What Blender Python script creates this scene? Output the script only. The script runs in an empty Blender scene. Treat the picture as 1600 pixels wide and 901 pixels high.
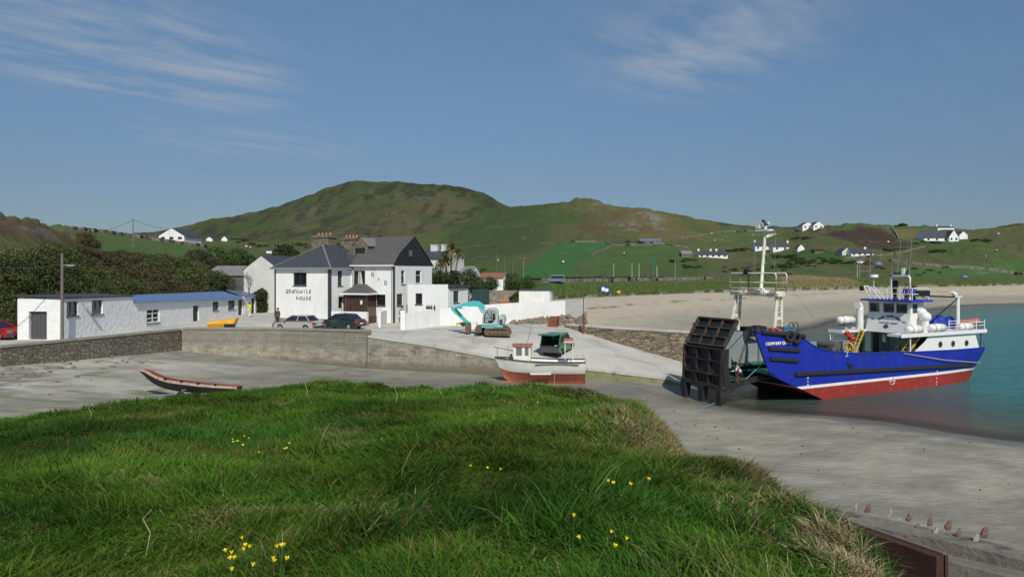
import bpy, math, random
import numpy as np
from mathutils import Vector, Matrix
random.seed(7); RNG = np.random.default_rng(11)
R = math.radians
SC = bpy.context.scene
COL = SC.collection
F = 1111.1; EYE = 8.7; HY = 425.0          # focal length in photo pixels, eye height, horizon row

# ---------------------------------------------------------------- noise (numpy)
def _hash(ix, iy, seed):
    h = (ix.astype(np.int64) * 374761393 + iy.astype(np.int64) * 668265263 + seed * 1442695041) & 0xffffffff
    h = ((h ^ (h >> 13)) * 1274126177) & 0xffffffff
    return ((h ^ (h >> 16)) & 0xffff) / 65535.0
def vnoise(x, y, seed=0):
    x = np.asarray(x, float); y = np.asarray(y, float)
    ix = np.floor(x); iy = np.floor(y); fx = x - ix; fy = y - iy
    fx = fx * fx * (3 - 2 * fx); fy = fy * fy * (3 - 2 * fy)
    a = _hash(ix, iy, seed); b = _hash(ix + 1, iy, seed); c = _hash(ix, iy + 1, seed); d = _hash(ix + 1, iy + 1, seed)
    return (a * (1 - fx) + b * fx) * (1 - fy) + (c * (1 - fx) + d * fx) * fy
def fbm(x, y, seed=0, o=4):
    s = 0; a = .5; t = 0
    for k in range(o):
        s = s + a * vnoise(x, y, seed + k * 17); t += a; a *= .5; x = x * 2.03 + 3.1; y = y * 2.03 + 1.7
    return s / t
def sstep(a, b, x):
    t = np.clip((np.asarray(x, float) - a) / (b - a), 0, 1); return t * t * (3 - 2 * t)

# ---------------------------------------------------------------- materials
def _nodes(m):
    m.use_nodes = True; nt = m.node_tree
    return nt, nt.nodes, nt.links, nt.nodes['Principled BSDF']
def c4(c): return (c[0], c[1], c[2], 1)
def mat(name, col, col2=None, rough=.7, scale=2.0, det=5, bump=0, bscale=None, metal=0, spec=.4,
        stretch=(1, 1, 1), rust=None, rscale=3, rlo=.55, rhi=.62, coat=0):
    m = bpy.data.materials.new(name); nt, N, L, b = _nodes(m)
    if col2 is None: col2 = tuple(v * .78 for v in col)
    g = N.new('ShaderNodeNewGeometry'); mp = N.new('ShaderNodeMapping'); mp.inputs['Scale'].default_value = stretch
    L.new(g.outputs['Position'], mp.inputs['Vector'])
    n = N.new('ShaderNodeTexNoise'); n.inputs['Scale'].default_value = scale; n.inputs['Detail'].default_value = det
    n.inputs['Roughness'].default_value = .65
    L.new(mp.outputs[0], n.inputs['Vector'])
    r = N.new('ShaderNodeValToRGB'); r.color_ramp.elements[0].position = .3; r.color_ramp.elements[1].position = .7
    r.color_ramp.elements[0].color = c4(col2); r.color_ramp.elements[1].color = c4(col)
    L.new(n.outputs['Fac'], r.inputs[0]); out = r.outputs[0]
    if rust:
        n2 = N.new('ShaderNodeTexNoise'); n2.inputs['Scale'].default_value = rscale; n2.inputs['Detail'].default_value = 7
        L.new(mp.outputs[0], n2.inputs['Vector'])
        r2 = N.new('ShaderNodeValToRGB'); r2.color_ramp.elements[0].position = rlo; r2.color_ramp.elements[1].position = rhi
        L.new(n2.outputs['Fac'], r2.inputs[0])
        mx = N.new('ShaderNodeMixRGB'); mx.inputs[2].default_value = c4(rust); L.new(r2.outputs[0], mx.inputs[0]); L.new(out, mx.inputs[1]); out = mx.outputs[0]
    L.new(out, b.inputs['Base Color'])
    b.inputs['Roughness'].default_value = rough; b.inputs['Metallic'].default_value = metal
    b.inputs['Specular IOR Level'].default_value = spec
    if coat: b.inputs['Coat Weight'].default_value = coat
    if bump:
        nb = N.new('ShaderNodeTexNoise'); nb.inputs['Scale'].default_value = bscale or scale * 3; nb.inputs['Detail'].default_value = 6
        L.new(mp.outputs[0], nb.inputs['Vector'])
        bp = N.new('ShaderNodeBump'); bp.inputs['Strength'].default_value = 1; bp.inputs['Distance'].default_value = bump
        L.new(nb.outputs['Fac'], bp.inputs['Height']); L.new(bp.outputs[0], b.inputs['Normal'])
    return m
def stone_mat(name, c1, c2, mortar, sx=1.2, sy=3.2, bump=.05, moss=None, wet=None, mort=.02):
    """Courses of irregular stones, box-projected so that they run along the wall; wet/mossy towards the foot."""
    m = bpy.data.materials.new(name); nt, N, L, b = _nodes(m)
    g = N.new('ShaderNodeNewGeometry'); sp = N.new('ShaderNodeSeparateXYZ'); L.new(g.outputs['Position'], sp.inputs[0])
    ad = N.new('ShaderNodeMath'); ad.operation = 'ADD'; L.new(sp.outputs[0], ad.inputs[0]); L.new(sp.outputs[1], ad.inputs[1])
    cb = N.new('ShaderNodeCombineXYZ'); L.new(ad.outputs[0], cb.inputs[0]); L.new(sp.outputs[2], cb.inputs[1])
    dn = N.new('ShaderNodeTexNoise'); dn.inputs['Scale'].default_value = 1.7; L.new(g.outputs['Position'], dn.inputs['Vector'])
    va = N.new('ShaderNodeVectorMath'); va.operation = 'MULTIPLY_ADD'; va.inputs[1].default_value = (.35, .22, 0)
    L.new(dn.outputs['Color'], va.inputs[0]); L.new(cb.outputs[0], va.inputs[2])
    mp = N.new('ShaderNodeMapping'); mp.inputs['Scale'].default_value = (sx, sy, 1); L.new(va.outputs[0], mp.inputs[0])
    v = N.new('ShaderNodeTexVoronoi'); v.feature = 'F1'; v.inputs['Scale'].default_value = 1; L.new(mp.outputs[0], v.inputs['Vector'])
    ve = N.new('ShaderNodeTexVoronoi'); ve.feature = 'DISTANCE_TO_EDGE'; L.new(mp.outputs[0], ve.inputs['Vector'])
    ve.inputs['Scale'].default_value = 1
    sr = N.new('ShaderNodeSeparateXYZ'); L.new(v.outputs['Color'], sr.inputs[0])
    mx = N.new('ShaderNodeMixRGB'); mx.inputs[1].default_value = c4(c1); mx.inputs[2].default_value = c4(c2); L.new(sr.outputs[0], mx.inputs[0])
    n = N.new('ShaderNodeTexNoise'); n.inputs['Scale'].default_value = 4; n.inputs['Detail'].default_value = 8; L.new(g.outputs['Position'], n.inputs['Vector'])
    mm = N.new('ShaderNodeMixRGB'); mm.blend_type = 'MULTIPLY'; mm.inputs[0].default_value = .8
    rr = N.new('ShaderNodeValToRGB'); rr.color_ramp.elements[0].position = .3; rr.color_ramp.elements[0].color = (.45, .45, .45, 1); rr.color_ramp.elements[1].position = .72; rr.color_ramp.elements[1].color = (1.25, 1.2, 1.12, 1)
    L.new(n.outputs['Fac'], rr.inputs[0]); L.new(mx.outputs[0], mm.inputs[1]); L.new(rr.outputs[0], mm.inputs[2])
    er = N.new('ShaderNodeValToRGB'); er.color_ramp.elements[0].position = mort; er.color_ramp.elements[1].position = mort + .06
    L.new(ve.outputs['Distance'], er.inputs[0])
    m2 = N.new('ShaderNodeMixRGB'); m2.inputs[1].default_value = c4(mortar); L.new(er.outputs[0], m2.inputs[0]); L.new(mm.outputs[0], m2.inputs[2])
    out = m2.outputs[0]
    if wet:       # (height of the tide line, colour below it)
        nz = N.new('ShaderNodeMath'); nz.operation = 'MULTIPLY_ADD'; nz.inputs[1].default_value = 1.6; L.new(n.outputs['Fac'], nz.inputs[0]); L.new(sp.outputs[2], nz.inputs[2])
        mr = N.new('ShaderNodeMapRange'); mr.inputs[1].default_value = wet[0] + .3; mr.inputs[2].default_value = wet[0] + 1.2; L.new(nz.outputs[0], mr.inputs[0])
        m3 = N.new('ShaderNodeMixRGB'); m3.inputs[1].default_value = c4(wet[1]); L.new(mr.outputs[0], m3.inputs[0]); L.new(out, m3.inputs[2]); out = m3.outputs[0]
    L.new(out, b.inputs['Base Color']); b.inputs['Roughness'].default_value = .9
    bp = N.new('ShaderNodeBump'); bp.inputs['Distance'].default_value = bump; bp.inputs['Strength'].default_value = 1
    ah = N.new('ShaderNodeMath'); ah.operation = 'MULTIPLY_ADD'; ah.inputs[1].default_value = .5; L.new(n.outputs['Fac'], ah.inputs[0]); L.new(er.outputs[0], ah.inputs[2])
    L.new(ah.outputs[0], bp.inputs['Height']); L.new(bp.outputs[0], b.inputs['Normal'])
    return m
def quay_face(name, top, low, split, blk=(1.5, .5)):
    """weathered cast and block quay wall: faint courses, pale runs and dark stains, wet weedy foot"""
    m = bpy.data.materials.new(name); nt, N, L, b = _nodes(m)
    g = N.new('ShaderNodeNewGeometry'); sp = N.new('ShaderNodeSeparateXYZ'); L.new(g.outputs['Position'], sp.inputs[0])
    cb = N.new('ShaderNodeCombineXYZ'); L.new(sp.outputs[0], cb.inputs[0]); L.new(sp.outputs[2], cb.inputs[1])
    def noise(sc, st, d=8):
        mp = N.new('ShaderNodeMapping'); mp.inputs['Scale'].default_value = st; L.new(cb.outputs[0], mp.inputs[0]); n = N.new('ShaderNodeTexNoise'); n.inputs['Scale'].default_value = sc; n.inputs['Detail'].default_value = d; n.inputs['Roughness'].default_value = .7; L.new(mp.outputs[0], n.inputs['Vector']); return n.outputs['Fac']
    def ramp(f, a, b_): r = N.new('ShaderNodeMapRange'); r.inputs[1].default_value = a; r.inputs[2].default_value = b_; L.new(f, r.inputs[0]); return r.outputs[0]
    def mixc(f, a, b_):
        x = N.new('ShaderNodeMixRGB'); L.new(f, x.inputs[0])
        for i, v in ((1, a), (2, b_)):
            if isinstance(v, tuple): x.inputs[i].default_value = c4(v)
            else: L.new(v, x.inputs[i])
        return x.outputs[0]
    zz = N.new('ShaderNodeMath'); zz.operation = 'MULTIPLY_ADD'; zz.inputs[1].default_value = .5; L.new(noise(.8, (1, 1, 1)), zz.inputs[0]); L.new(sp.outputs[2], zz.inputs[2])
    col = mixc(ramp(zz.outputs[0], split + .1, split + .35), low, top)
    col = mixc(ramp(noise(1.1, (1, 1.6, 1)), .40, .62), col, tuple(v * .55 for v in low)); 
    col = mixc(ramp(noise(2.2, (2.2, .35, 1)), .60, .74), col, (.50, .47, .37))
    bt = N.new('ShaderNodeTexBrick'); bt.inputs['Scale'].default_value = 1; bt.inputs['Brick Width'].default_value = blk[0]; bt.inputs['Row Height'].default_value = blk[1]; bt.inputs['Mortar Size'].default_value = .018; bt.inputs['Mortar Smooth'].default_value = .6
    ds = N.new('ShaderNodeVectorMath'); ds.operation = 'MULTIPLY_ADD'; ds.inputs[1].default_value = (.25, .12, 0); nn = N.new('ShaderNodeTexNoise'); nn.inputs['Scale'].default_value = 1.2; L.new(g.outputs['Position'], nn.inputs['Vector']); L.new(nn.outputs['Color'], ds.inputs[0]); L.new(cb.outputs[0], ds.inputs[2]); L.new(ds.outputs[0], bt.inputs['Vector'])
    fm = N.new('ShaderNodeMath'); fm.operation = 'MULTIPLY'; L.new(bt.outputs['Fac'], fm.inputs[0]); L.new(ramp(noise(.7, (1, 1, 1)), .4, .6), fm.inputs[1])
    col = mixc(fm.outputs[0], col, (.42, .39, .31))
    col = mixc(ramp(zz.outputs[0], 1.75, 1.15), col, (.13, .12, .08)); fi = noise(9, (1, 1, 1)); 
    mm = N.new('ShaderNodeMixRGB'); mm.blend_type = 'OVERLAY'; mm.inputs[0].default_value = .55; L.new(col, mm.inputs[1]); L.new(fi, mm.inputs[2]); L.new(mm.outputs[0], b.inputs['Base Color']); b.inputs['Roughness'].default_value = .9
    bp = N.new('ShaderNodeBump'); bp.inputs['Distance'].default_value = .05; bp.inputs['Strength'].default_value = .8; L.new(fi, bp.inputs['Height']); L.new(bp.outputs[0], b.inputs['Normal']); return m
def attr_mat(name, rough=.9, bump=0, bscale=2, noise=.3, nscale=1.0, trans=0, spec=.2, nscale2=None):
    m = bpy.data.materials.new(name); nt, N, L, b = _nodes(m)
    a = N.new('ShaderNodeAttribute'); a.attribute_name = 'tint'; out = a.outputs['Color']
    g = N.new('ShaderNodeNewGeometry')
    if noise:
        for sc_ in ([nscale, nscale2] if nscale2 else [nscale]):
            n = N.new('ShaderNodeTexNoise'); n.inputs['Scale'].default_value = sc_; n.inputs['Detail'].default_value = 8; n.inputs['Roughness'].default_value = .7
            L.new(g.outputs['Position'], n.inputs['Vector'])
            r = N.new('ShaderNodeMapRange'); r.inputs[1].default_value = .3; r.inputs[2].default_value = .7; r.inputs[3].default_value = 1 - noise; r.inputs[4].default_value = 1 + noise; r.clamp = False
            L.new(n.outputs['Fac'], r.inputs[0])
            mx = N.new('ShaderNodeVectorMath'); mx.operation = 'SCALE'; L.new(out, mx.inputs[0]); L.new(r.outputs[0], mx.inputs['Scale']); out = mx.outputs[0]
    L.new(out, b.inputs['Base Color']); b.inputs['Roughness'].default_value = rough; b.inputs['Specular IOR Level'].default_value = spec
    if bump:
        nb = N.new('ShaderNodeTexNoise'); nb.inputs['Scale'].default_value = bscale; nb.inputs['Detail'].default_value = 8; nb.inputs['Roughness'].default_value = .65
        L.new(g.outputs['Position'], nb.inputs['Vector'])
        bp = N.new('ShaderNodeBump'); bp.inputs['Distance'].default_value = bump; L.new(nb.outputs['Fac'], bp.inputs['Height']); L.new(bp.outputs[0], b.inputs['Normal'])
    if trans:
        t = N.new('ShaderNodeBsdfTranslucent'); L.new(out, t.inputs['Color'])
        ms = N.new('ShaderNodeMixShader'); ms.inputs[0].default_value = trans
        L.new(b.outputs[0], ms.inputs[1]); L.new(t.outputs[0], ms.inputs[2]); L.new(ms.outputs[0], N['Material Output'].inputs['Surface'])
    return m

M = {}
M['white'] = mat('white_render', (.80, .80, .78), (.71, .71, .68), rough=.85, scale=1.2, bump=.006, bscale=12, stretch=(1, 1, .35), rust=(.55, .54, .48), rscale=1.1, rlo=.56, rhi=.86)
M['whitewash'] = mat('whitewash', (.82, .82, .80), (.72, .72, .70), rough=.95, scale=1.4, bump=.06, bscale=2.6, rust=(.50, .48, .42), rscale=2.2, rlo=.64, rhi=.78)
M['gable_white'] = mat('old_white_render', (.62, .62, .58), (.5, .5, .46), rough=.9, scale=.8, bump=.01)
M['slate'] = mat('slate', (.062, .066, .078), (.036, .039, .048), rough=.6, scale=5, bump=.012, bscale=14, stretch=(1, 1, 2.5))
M['slate_dark'] = mat('dark_slate', (.020, .022, .030), (.012, .013, .018), rough=.8, scale=4, bump=.008, bscale=14)
M['slate_old'] = mat('weathered_slate', (.105, .1, .096), (.06, .058, .058), rough=.75, scale=4, bump=.01, bscale=14, stretch=(1, 1, 2.5))
M['stone_chim'] = stone_mat('chimney_stone', (.20, .17, .125), (.12, .105, .08), (.22, .2, .17), 2.5, 4, .02)
M['terra'] = mat('terracotta', (.42, .20, .12), (.30, .14, .09), scale=8)
M['ridge'] = mat('ridge_tile', (.20, .19, .17), scale=4)
M['dgrey'] = mat('dark_grey_paint', (.05, .052, .057), scale=3, rough=.5)
M['black'] = mat('black_paint', (.018, .018, .02), (.01, .01, .011), rough=.45, scale=4)
M['glass'] = mat('window_glass', (.02, .024, .028), (.012, .014, .017), rough=.06, scale=.6, spec=.7)
M['glass_l'] = mat('pale_glass', (.16, .19, .21), (.10, .12, .14), rough=.1, scale=.8, spec=.7)
M['brown'] = mat('brown_joinery', (.085, .035, .022), (.05, .022, .016), scale=6, rough=.55)
M['curtain'] = mat('curtain', (.62, .6, .55), scale=12, stretch=(6, 6, .3))
M['greywood'] = mat('grey_wood', (.10, .10, .105), (.06, .06, .065), scale=6, stretch=(5, 5, .5), rough=.85)
M['polewood'] = mat('pole_wood', (.19, .165, .135), (.12, .105, .09), scale=6, stretch=(6, 6, .4), rough=.9)
M['bluesheet'] = mat('blue_corrugated_sheet', (.10, .165, .29), (.07, .12, .22), rough=.55, scale=1.5)
M['roofgrey'] = mat('grey_roof_sheet', (.22, .23, .23), (.13, .14, .14), rust=(.2, .12, .08), scale=2, rscale=2)
M['rust'] = mat('rust', (.20, .07, .035), (.11, .038, .022), rough=.85, scale=5, bump=.006, bscale=20)
M['rustdark'] = mat('dark_rust', (.075, .030, .022), (.04, .017, .014), rough=.8, scale=3, bump=.006, bscale=18)
M['concrete'] = mat('quay_concrete', (.50, .485, .44), (.40, .385, .335), rough=.9, scale=.35, det=9, bump=.012, bscale=6, rust=(.31, .29, .245), rscale=.45, rlo=.5, rhi=.72)
_nt = M['concrete'].node_tree; _b = _nt.nodes['Principled BSDF']; _src = _b.inputs['Base Color'].links[0].from_socket
_br = _nt.nodes.new('ShaderNodeTexBrick'); _br.inputs['Scale'].default_value = 1; _br.inputs['Brick Width'].default_value = 6; _br.inputs['Row Height'].default_value = 4.2; _br.inputs['Mortar Size'].default_value = .03; _br.inputs['Mortar Smooth'].default_value = .5
_g = _nt.nodes.new('ShaderNodeNewGeometry'); _nz = _nt.nodes.new('ShaderNodeTexNoise'); _nz.inputs['Scale'].default_value = .6; _va = _nt.nodes.new('ShaderNodeVectorMath'); _va.operation = 'MULTIPLY_ADD'; _va.inputs[1].default_value = (.5, .5, 0)
_nt.links.new(_g.outputs['Position'], _nz.inputs['Vector']); _nt.links.new(_nz.outputs['Color'], _va.inputs[0]); _nt.links.new(_g.outputs['Position'], _va.inputs[2]); _nt.links.new(_va.outputs[0], _br.inputs['Vector'])
_mx = _nt.nodes.new('ShaderNodeMixRGB'); _mx.blend_type = 'MULTIPLY'; _mx.inputs[2].default_value = (.62, .6, .55, 1); _nt.links.new(_br.outputs['Fac'], _mx.inputs[0]); _nt.links.new(_src, _mx.inputs[1]); _nt.links.new(_mx.outputs[0], _b.inputs['Base Color'])
M['steel'] = mat('galvanised_steel', (.36, .38, .40), scale=3, metal=.4, rough=.5)
M['whitepaint'] = mat('white_gloss', (.80, .80, .77), (.70, .69, .65), rough=.35, scale=2.5, rust=(.35, .2, .1), rscale=4, rlo=.70, rhi=.80, spec=.5)
M['cream'] = mat('cream_gantry_paint', (.72, .70, .60), (.6, .56, .45), rough=.45, scale=3, rust=(.33, .16, .06), rscale=2.6, rlo=.58, rhi=.72, stretch=(1, 1, .5))
M['hullblue'] = mat('blue_hull_paint', (.014, .030, .36), (.010, .022, .27), rough=.38, scale=1.2, spec=.5, stretch=(1, 1, .3), bump=.018, bscale=1.3, rust=(.055, .045, .13), rscale=2.2, rlo=.60, rhi=.78)
M['hullred'] = mat('red_antifouling', (.33, .035, .025), (.22, .025, .02), rough=.6, scale=1.6, rust=(.30, .12, .09), rscale=2.4, rlo=.62, rhi=.8)
M['deckgreen'] = mat('green_deck_paint', (.01, .17, .065), (.02, .11, .05), rough=.5, scale=2, rust=(.10, .06, .04), rscale=3, rlo=.6, rhi=.72)
M['boatgrey'] = mat('grey_ship_paint', (.25, .29, .30), (.19, .22, .23), rough=.5, scale=2, rust=(.22, .1, .05), rscale=5, rlo=.66, rhi=.75)
M['ledge'] = mat('coping_concrete', (.30, .285, .235), (.19, .18, .15), rough=.9, scale=1.2, bump=.01)
M['rampblack'] = mat('ramp_steel', (.028, .026, .026), (.014, .014, .015), rough=.6, scale=3, rust=(.11, .045, .024), rscale=1.6, rlo=.56, rhi=.72, bump=.01)
M['ramprust'] = mat('rusted_ramp_edge', (.19, .075, .035), (.07, .035, .024), rough=.8, scale=5)
M['rubber'] = mat('rubber', (.022, .022, .024), rough=.8, scale=5)
M['orange'] = mat('orange_rope', (.45, .13, .05), (.3, .09, .04), scale=12)
M['raftred'] = mat('red_plastic', (.52, .03, .025), (.4, .025, .02), rough=.4)
M['tarpblue'] = mat('blue_tarpaulin', (.018, .045, .33), (.012, .03, .22), rough=.55, bump=.05, bscale=4)
M['yellow'] = mat('yellow_paint', (.72, .40, .02), (.6, .3, .02), rough=.5)
M['railyellow'] = mat('yellow_rail_paint', (.62, .46, .05), (.4, .3, .05), rough=.5)
M['teal'] = mat('turquoise_paint', (.06, .50, .48), (.05, .38, .38), rough=.4, scale=3)
M['excgrey'] = mat('grey_machine_paint', (.42, .47, .46), (.34, .38, .38), rough=.45)
M['track'] = mat('muddy_track', (.17, .12, .075), (.09, .065, .045), rough=.9, scale=8, bump=.02)
M['boatwhite'] = mat('boat_white_paint', (.80, .79, .73), (.68, .66, .58), rough=.45, scale=2.5, stretch=(1, 1, .4))
M['boatred'] = mat('faded_red_antifouling', (.46, .15, .09), (.30, .085, .055), rough=.7, scale=2.5, rust=(.6, .42, .32), rscale=4, rlo=.66, rhi=.8)
M['skin'] = mat('skin', (.50, .28, .20), rough=.6)
M['plastic_teal'] = mat('teal_crate', (.05, .2, .25), rough=.5)
M['rope'] = mat('rope', (.12, .26, .42), rough=.9, scale=20)
M['ropepale'] = mat('pale_rope', (.5, .42, .3), rough=.9, scale=20)

# ---------------------------------------------------------------- object helpers
def tag(o, label=None, cat=None, group=None, kind=None):
    if label: o['label'] = label
    if cat: o['category'] = cat
    if group: o['group'] = group
    if kind: o['kind'] = kind
    return o
def empty(name, loc=(0, 0, 0), rz=0, label=None, cat=None, group=None):
    o = bpy.data.objects.new(name, None); COL.objects.link(o); o.location = loc; o.rotation_euler = (0, 0, rz)
    return tag(o, label, cat, group)
def copy_tree(o, parent=None):
    c = o.copy(); COL.objects.link(c)
    if parent: c.parent = parent
    for ch in list(o.children): copy_tree(ch, c)
    return c
class MB:
    def __init__(s): s.v = []; s.f = []; s.sm = []
    def add(s, vs, fs, smooth=False):
        n = len(s.v); s.v += [tuple(p) for p in vs]; s.f += [tuple(i + n for i in f) for f in fs]; s.sm += [smooth] * len(fs); return s
    def box(s, x0, x1, y0, y1, z0, z1):
        if x0 > x1: x0, x1 = x1, x0
        if y0 > y1: y0, y1 = y1, y0
        if z0 > z1: z0, z1 = z1, z0
        return s.add([(x0, y0, z0), (x1, y0, z0), (x1, y1, z0), (x0, y1, z0), (x0, y0, z1), (x1, y0, z1), (x1, y1, z1), (x0, y1, z1)],
                     [(0, 3, 2, 1), (4, 5, 6, 7), (0, 1, 5, 4), (1, 2, 6, 5), (2, 3, 7, 6), (3, 0, 4, 7)])
    def hexa(s, p):   # eight corners: bottom ring, top ring
        return s.add(p, [(0, 3, 2, 1), (4, 5, 6, 7), (0, 1, 5, 4), (1, 2, 6, 5), (2, 3, 7, 6), (3, 0, 4, 7)])
    def beam(s, p, q, w, h=None, up=(0, 0, 1)):
        h = h or w; p = Vector(p); q = Vector(q); d = (q - p).normalized(); up = Vector(up)
        a = d.cross(up)
        if a.length < 1e-3: a = d.cross(Vector((1, 0, 0)))
        a.normalize(); b = a.cross(d).normalized(); a = a * (w / 2); b = b * (h / 2)
        return s.hexa([p - a - b, p + a - b, p + a + b, p - a + b, q - a - b, q + a - b, q + a + b, q - a + b])
    def tube(s, pts, r, n=8, cap=True):
        pts = [Vector(p) for p in pts]; rs = r if isinstance(r, (list, tuple)) else [r] * len(pts); vs = []; fs = []
        ref = Vector((0, 0, 1)); d0 = (pts[-1] - pts[0])
        if d0.length < 1e-6: d0 = pts[1] - pts[0]
        if abs(d0.normalized().z) > .8: ref = Vector((1, 0, 0))
        for i, p in enumerate(pts):
            d = (pts[min(i + 1, len(pts) - 1)] - pts[max(i - 1, 0)]).normalized()
            a = d.cross(ref)
            if a.length < 1e-3: a = d.cross(Vector((0, 1, 0)))
            a.normalize(); b = a.cross(d)
            for k in range(n):
                t = 2 * math.pi * k / n; vs.append(p + (a * math.cos(t) + b * math.sin(t)) * rs[i])
        for i in range(len(pts) - 1):
            for k in range(n):
                k2 = (k + 1) % n; fs.append((i * n + k, i * n + k2, (i + 1) * n + k2, (i + 1) * n + k))
        s.add(vs, fs, True)
        if cap:
            s.add(vs[:n], [tuple(range(n))[::-1]]); s.add(vs[-n:], [tuple(range(n))])
        return s
    def prism(s, poly, o, u, v, w):
        """2-D polygon (a,b) -> o + a*u + b*v, extruded by vector w"""
        o = Vector(o); u = Vector(u); v = Vector(v); w = Vector(w); n = len(poly)
        A = [o + u * a + v * b for a, b in poly]; B = [p + w for p in A]
        return s.add(A + B, [tuple(range(n))[::-1], tuple(range(n, 2 * n))] + [(i, (i + 1) % n, n + (i + 1) % n, n + i) for i in range(n)])
    def quad(s, a, b, c, d): return s.add([a, b, c, d], [(0, 1, 2, 3)])
    def ball(s, c, r, n=12, m=8, sq=(1, 1, 1)):
        vs = []; fs = []
        for j in range(m + 1):
            t = math.pi * j / m
            for k in range(n):
                a = 2 * math.pi * k / n
                vs.append((c[0] + r * sq[0] * math.sin(t) * math.cos(a), c[1] + r * sq[1] * math.sin(t) * math.sin(a), c[2] + r * sq[2] * math.cos(t)))
        for j in range(m):
            for k in range(n): fs.append((j * n + k, (j + 1) * n + k, (j + 1) * n + (k + 1) % n, j * n + (k + 1) % n))
        return s.add(vs, fs, True)
    def loft(s, rings, closed=True, caps=True, smooth=True):
        n = len(rings[0]); vs = [p for r in rings for p in r]; fs = []
        for i in range(len(rings) - 1):
            for k in range(n if closed else n - 1):
                k2 = (k + 1) % n; fs.append((i * n + k, i * n + k2, (i + 1) * n + k2, (i + 1) * n + k))
        s.add(vs, fs, smooth)
        if caps: s.add(rings[0], [tuple(range(n))[::-1]]); s.add(rings[-1], [tuple(range(n))])
        return s
    def build(s, name, m, parent=None, bevel=0, loc=None, rz=None):
        me = bpy.data.meshes.new(name); me.from_pydata(s.v, [], s.f)
        me.polygons.foreach_set('use_smooth', s.sm); me.update()
        o = bpy.data.objects.new(name, me); COL.objects.link(o)
        me.materials.append(m if not isinstance(m, str) else M[m])
        if parent: o.parent = parent
        if loc is not None: o.location = loc
        if rz is not None: o.rotation_euler = (0, 0, rz)
        if bevel:
            b = o.modifiers.new('bevel', 'BEVEL'); b.width = bevel; b.segments = 2; b.limit_method = 'ANGLE'; b.angle_limit = R(40)
        return o
def grid_mesh(name, X, Y, Z, m, tint=None, smooth=True):
    r, c = X.shape; co = np.stack([X, Y, Z], -1).reshape(-1, 3).astype(np.float32)
    i = np.arange(r * c).reshape(r, c); f = np.stack([i[:-1, :-1], i[:-1, 1:], i[1:, 1:], i[1:, :-1]], -1).reshape(-1, 4)
    return raw_mesh(name, co, f, m, tint, smooth)
def raw_mesh(name, co, f, m, tint=None, smooth=False):
    me = bpy.data.meshes.new(name); k = f.shape[1]
    me.vertices.add(len(co)); me.vertices.foreach_set('co', np.ascontiguousarray(co, np.float32).ravel())
    me.loops.add(f.size); me.loops.foreach_set('vertex_index', f.astype(np.int32).ravel())
    me.polygons.add(len(f)); me.polygons.foreach_set('loop_start', np.arange(0, f.size, k, dtype=np.int32))
    try: me.polygons.foreach_set('loop_total', np.full(len(f), k, np.int32))
    except Exception: pass
    me.polygons.foreach_set('use_smooth', np.full(len(f), smooth)); me.update(calc_edges=True)
    if tint is not None:
        a = me.color_attributes.new('tint', 'FLOAT_COLOR', 'POINT'); t = np.ones((len(co), 4), np.float32); t[:, :3] = tint.reshape(-1, 3); a.data.foreach_set('color', t.ravel())
    o = bpy.data.objects.new(name, me); COL.objects.link(o); me.materials.append(m); return o

def W(px, py, D): return Vector(((px - 800) / F * D, D, EYE - (py - HY) / F * D))
class Frame:
    """Local axes of a building or vessel; reads photo pixels off its vertical planes."""
    def __init__(s, o, ang):
        s.o = Vector(o); s.ang = ang; s.a = Vector((math.cos(ang), math.sin(ang), 0)); s.b = Vector((-math.sin(ang), math.cos(ang), 0))
    def _solve(s, px, py, base, d):
        u = (px - 800) / F; t = (u * base.y - base.x) / (d.x - u * d.y); yy = base.y + t * d.y
        return t, EYE - (py - HY) / F * yy - s.o.z
    def X(s, px, py, Y): return s._solve(px, py, s.o + s.b * Y, s.a)     # on the plane local y = Y -> (x, z)
    def Y(s, px, py, X): return s._solve(px, py, s.o + s.a * X, s.b)     # on the plane local x = X -> (y, z)

def facade(mb, org, ax, n, L, z0, z1, holes=(), depth=.16):
    """Wall rectangle with real window openings. org: foot of its left end, ax: along, n: inward."""
    org = Vector(org); ax = Vector(ax); n = Vector(n)
    xs = sorted({0, L} | {v for h in holes for v in h[:2]}); zs = sorted({z0, z1} | {v for h in holes for v in h[2:4]})
    P = lambda a, z, d=0: org + ax * a + n * d + Vector((0, 0, z))
    for i in range(len(xs) - 1):
        for j in range(len(zs) - 1):
            a, b, c, d = xs[i], xs[i + 1], zs[j], zs[j + 1]
            if any(h[0] <= (a + b) / 2 <= h[1] and h[2] <= (c + d) / 2 <= h[3] for h in holes): continue
            mb.quad(P(a, c), P(b, c), P(b, d), P(a, d))
    for h in holes:
        a, b, c, d = h[:4]
        mb.quad(P(a, c), P(a, d), P(a, d, depth), P(a, c, depth)); mb.quad(P(b, c), P(b, c, depth), P(b, d, depth), P(b, d))
        mb.quad(P(a, c), P(a, c, depth), P(b, c, depth), P(b, c)); mb.quad(P(a, d), P(b, d), P(b, d, depth), P(a, d, depth))
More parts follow.
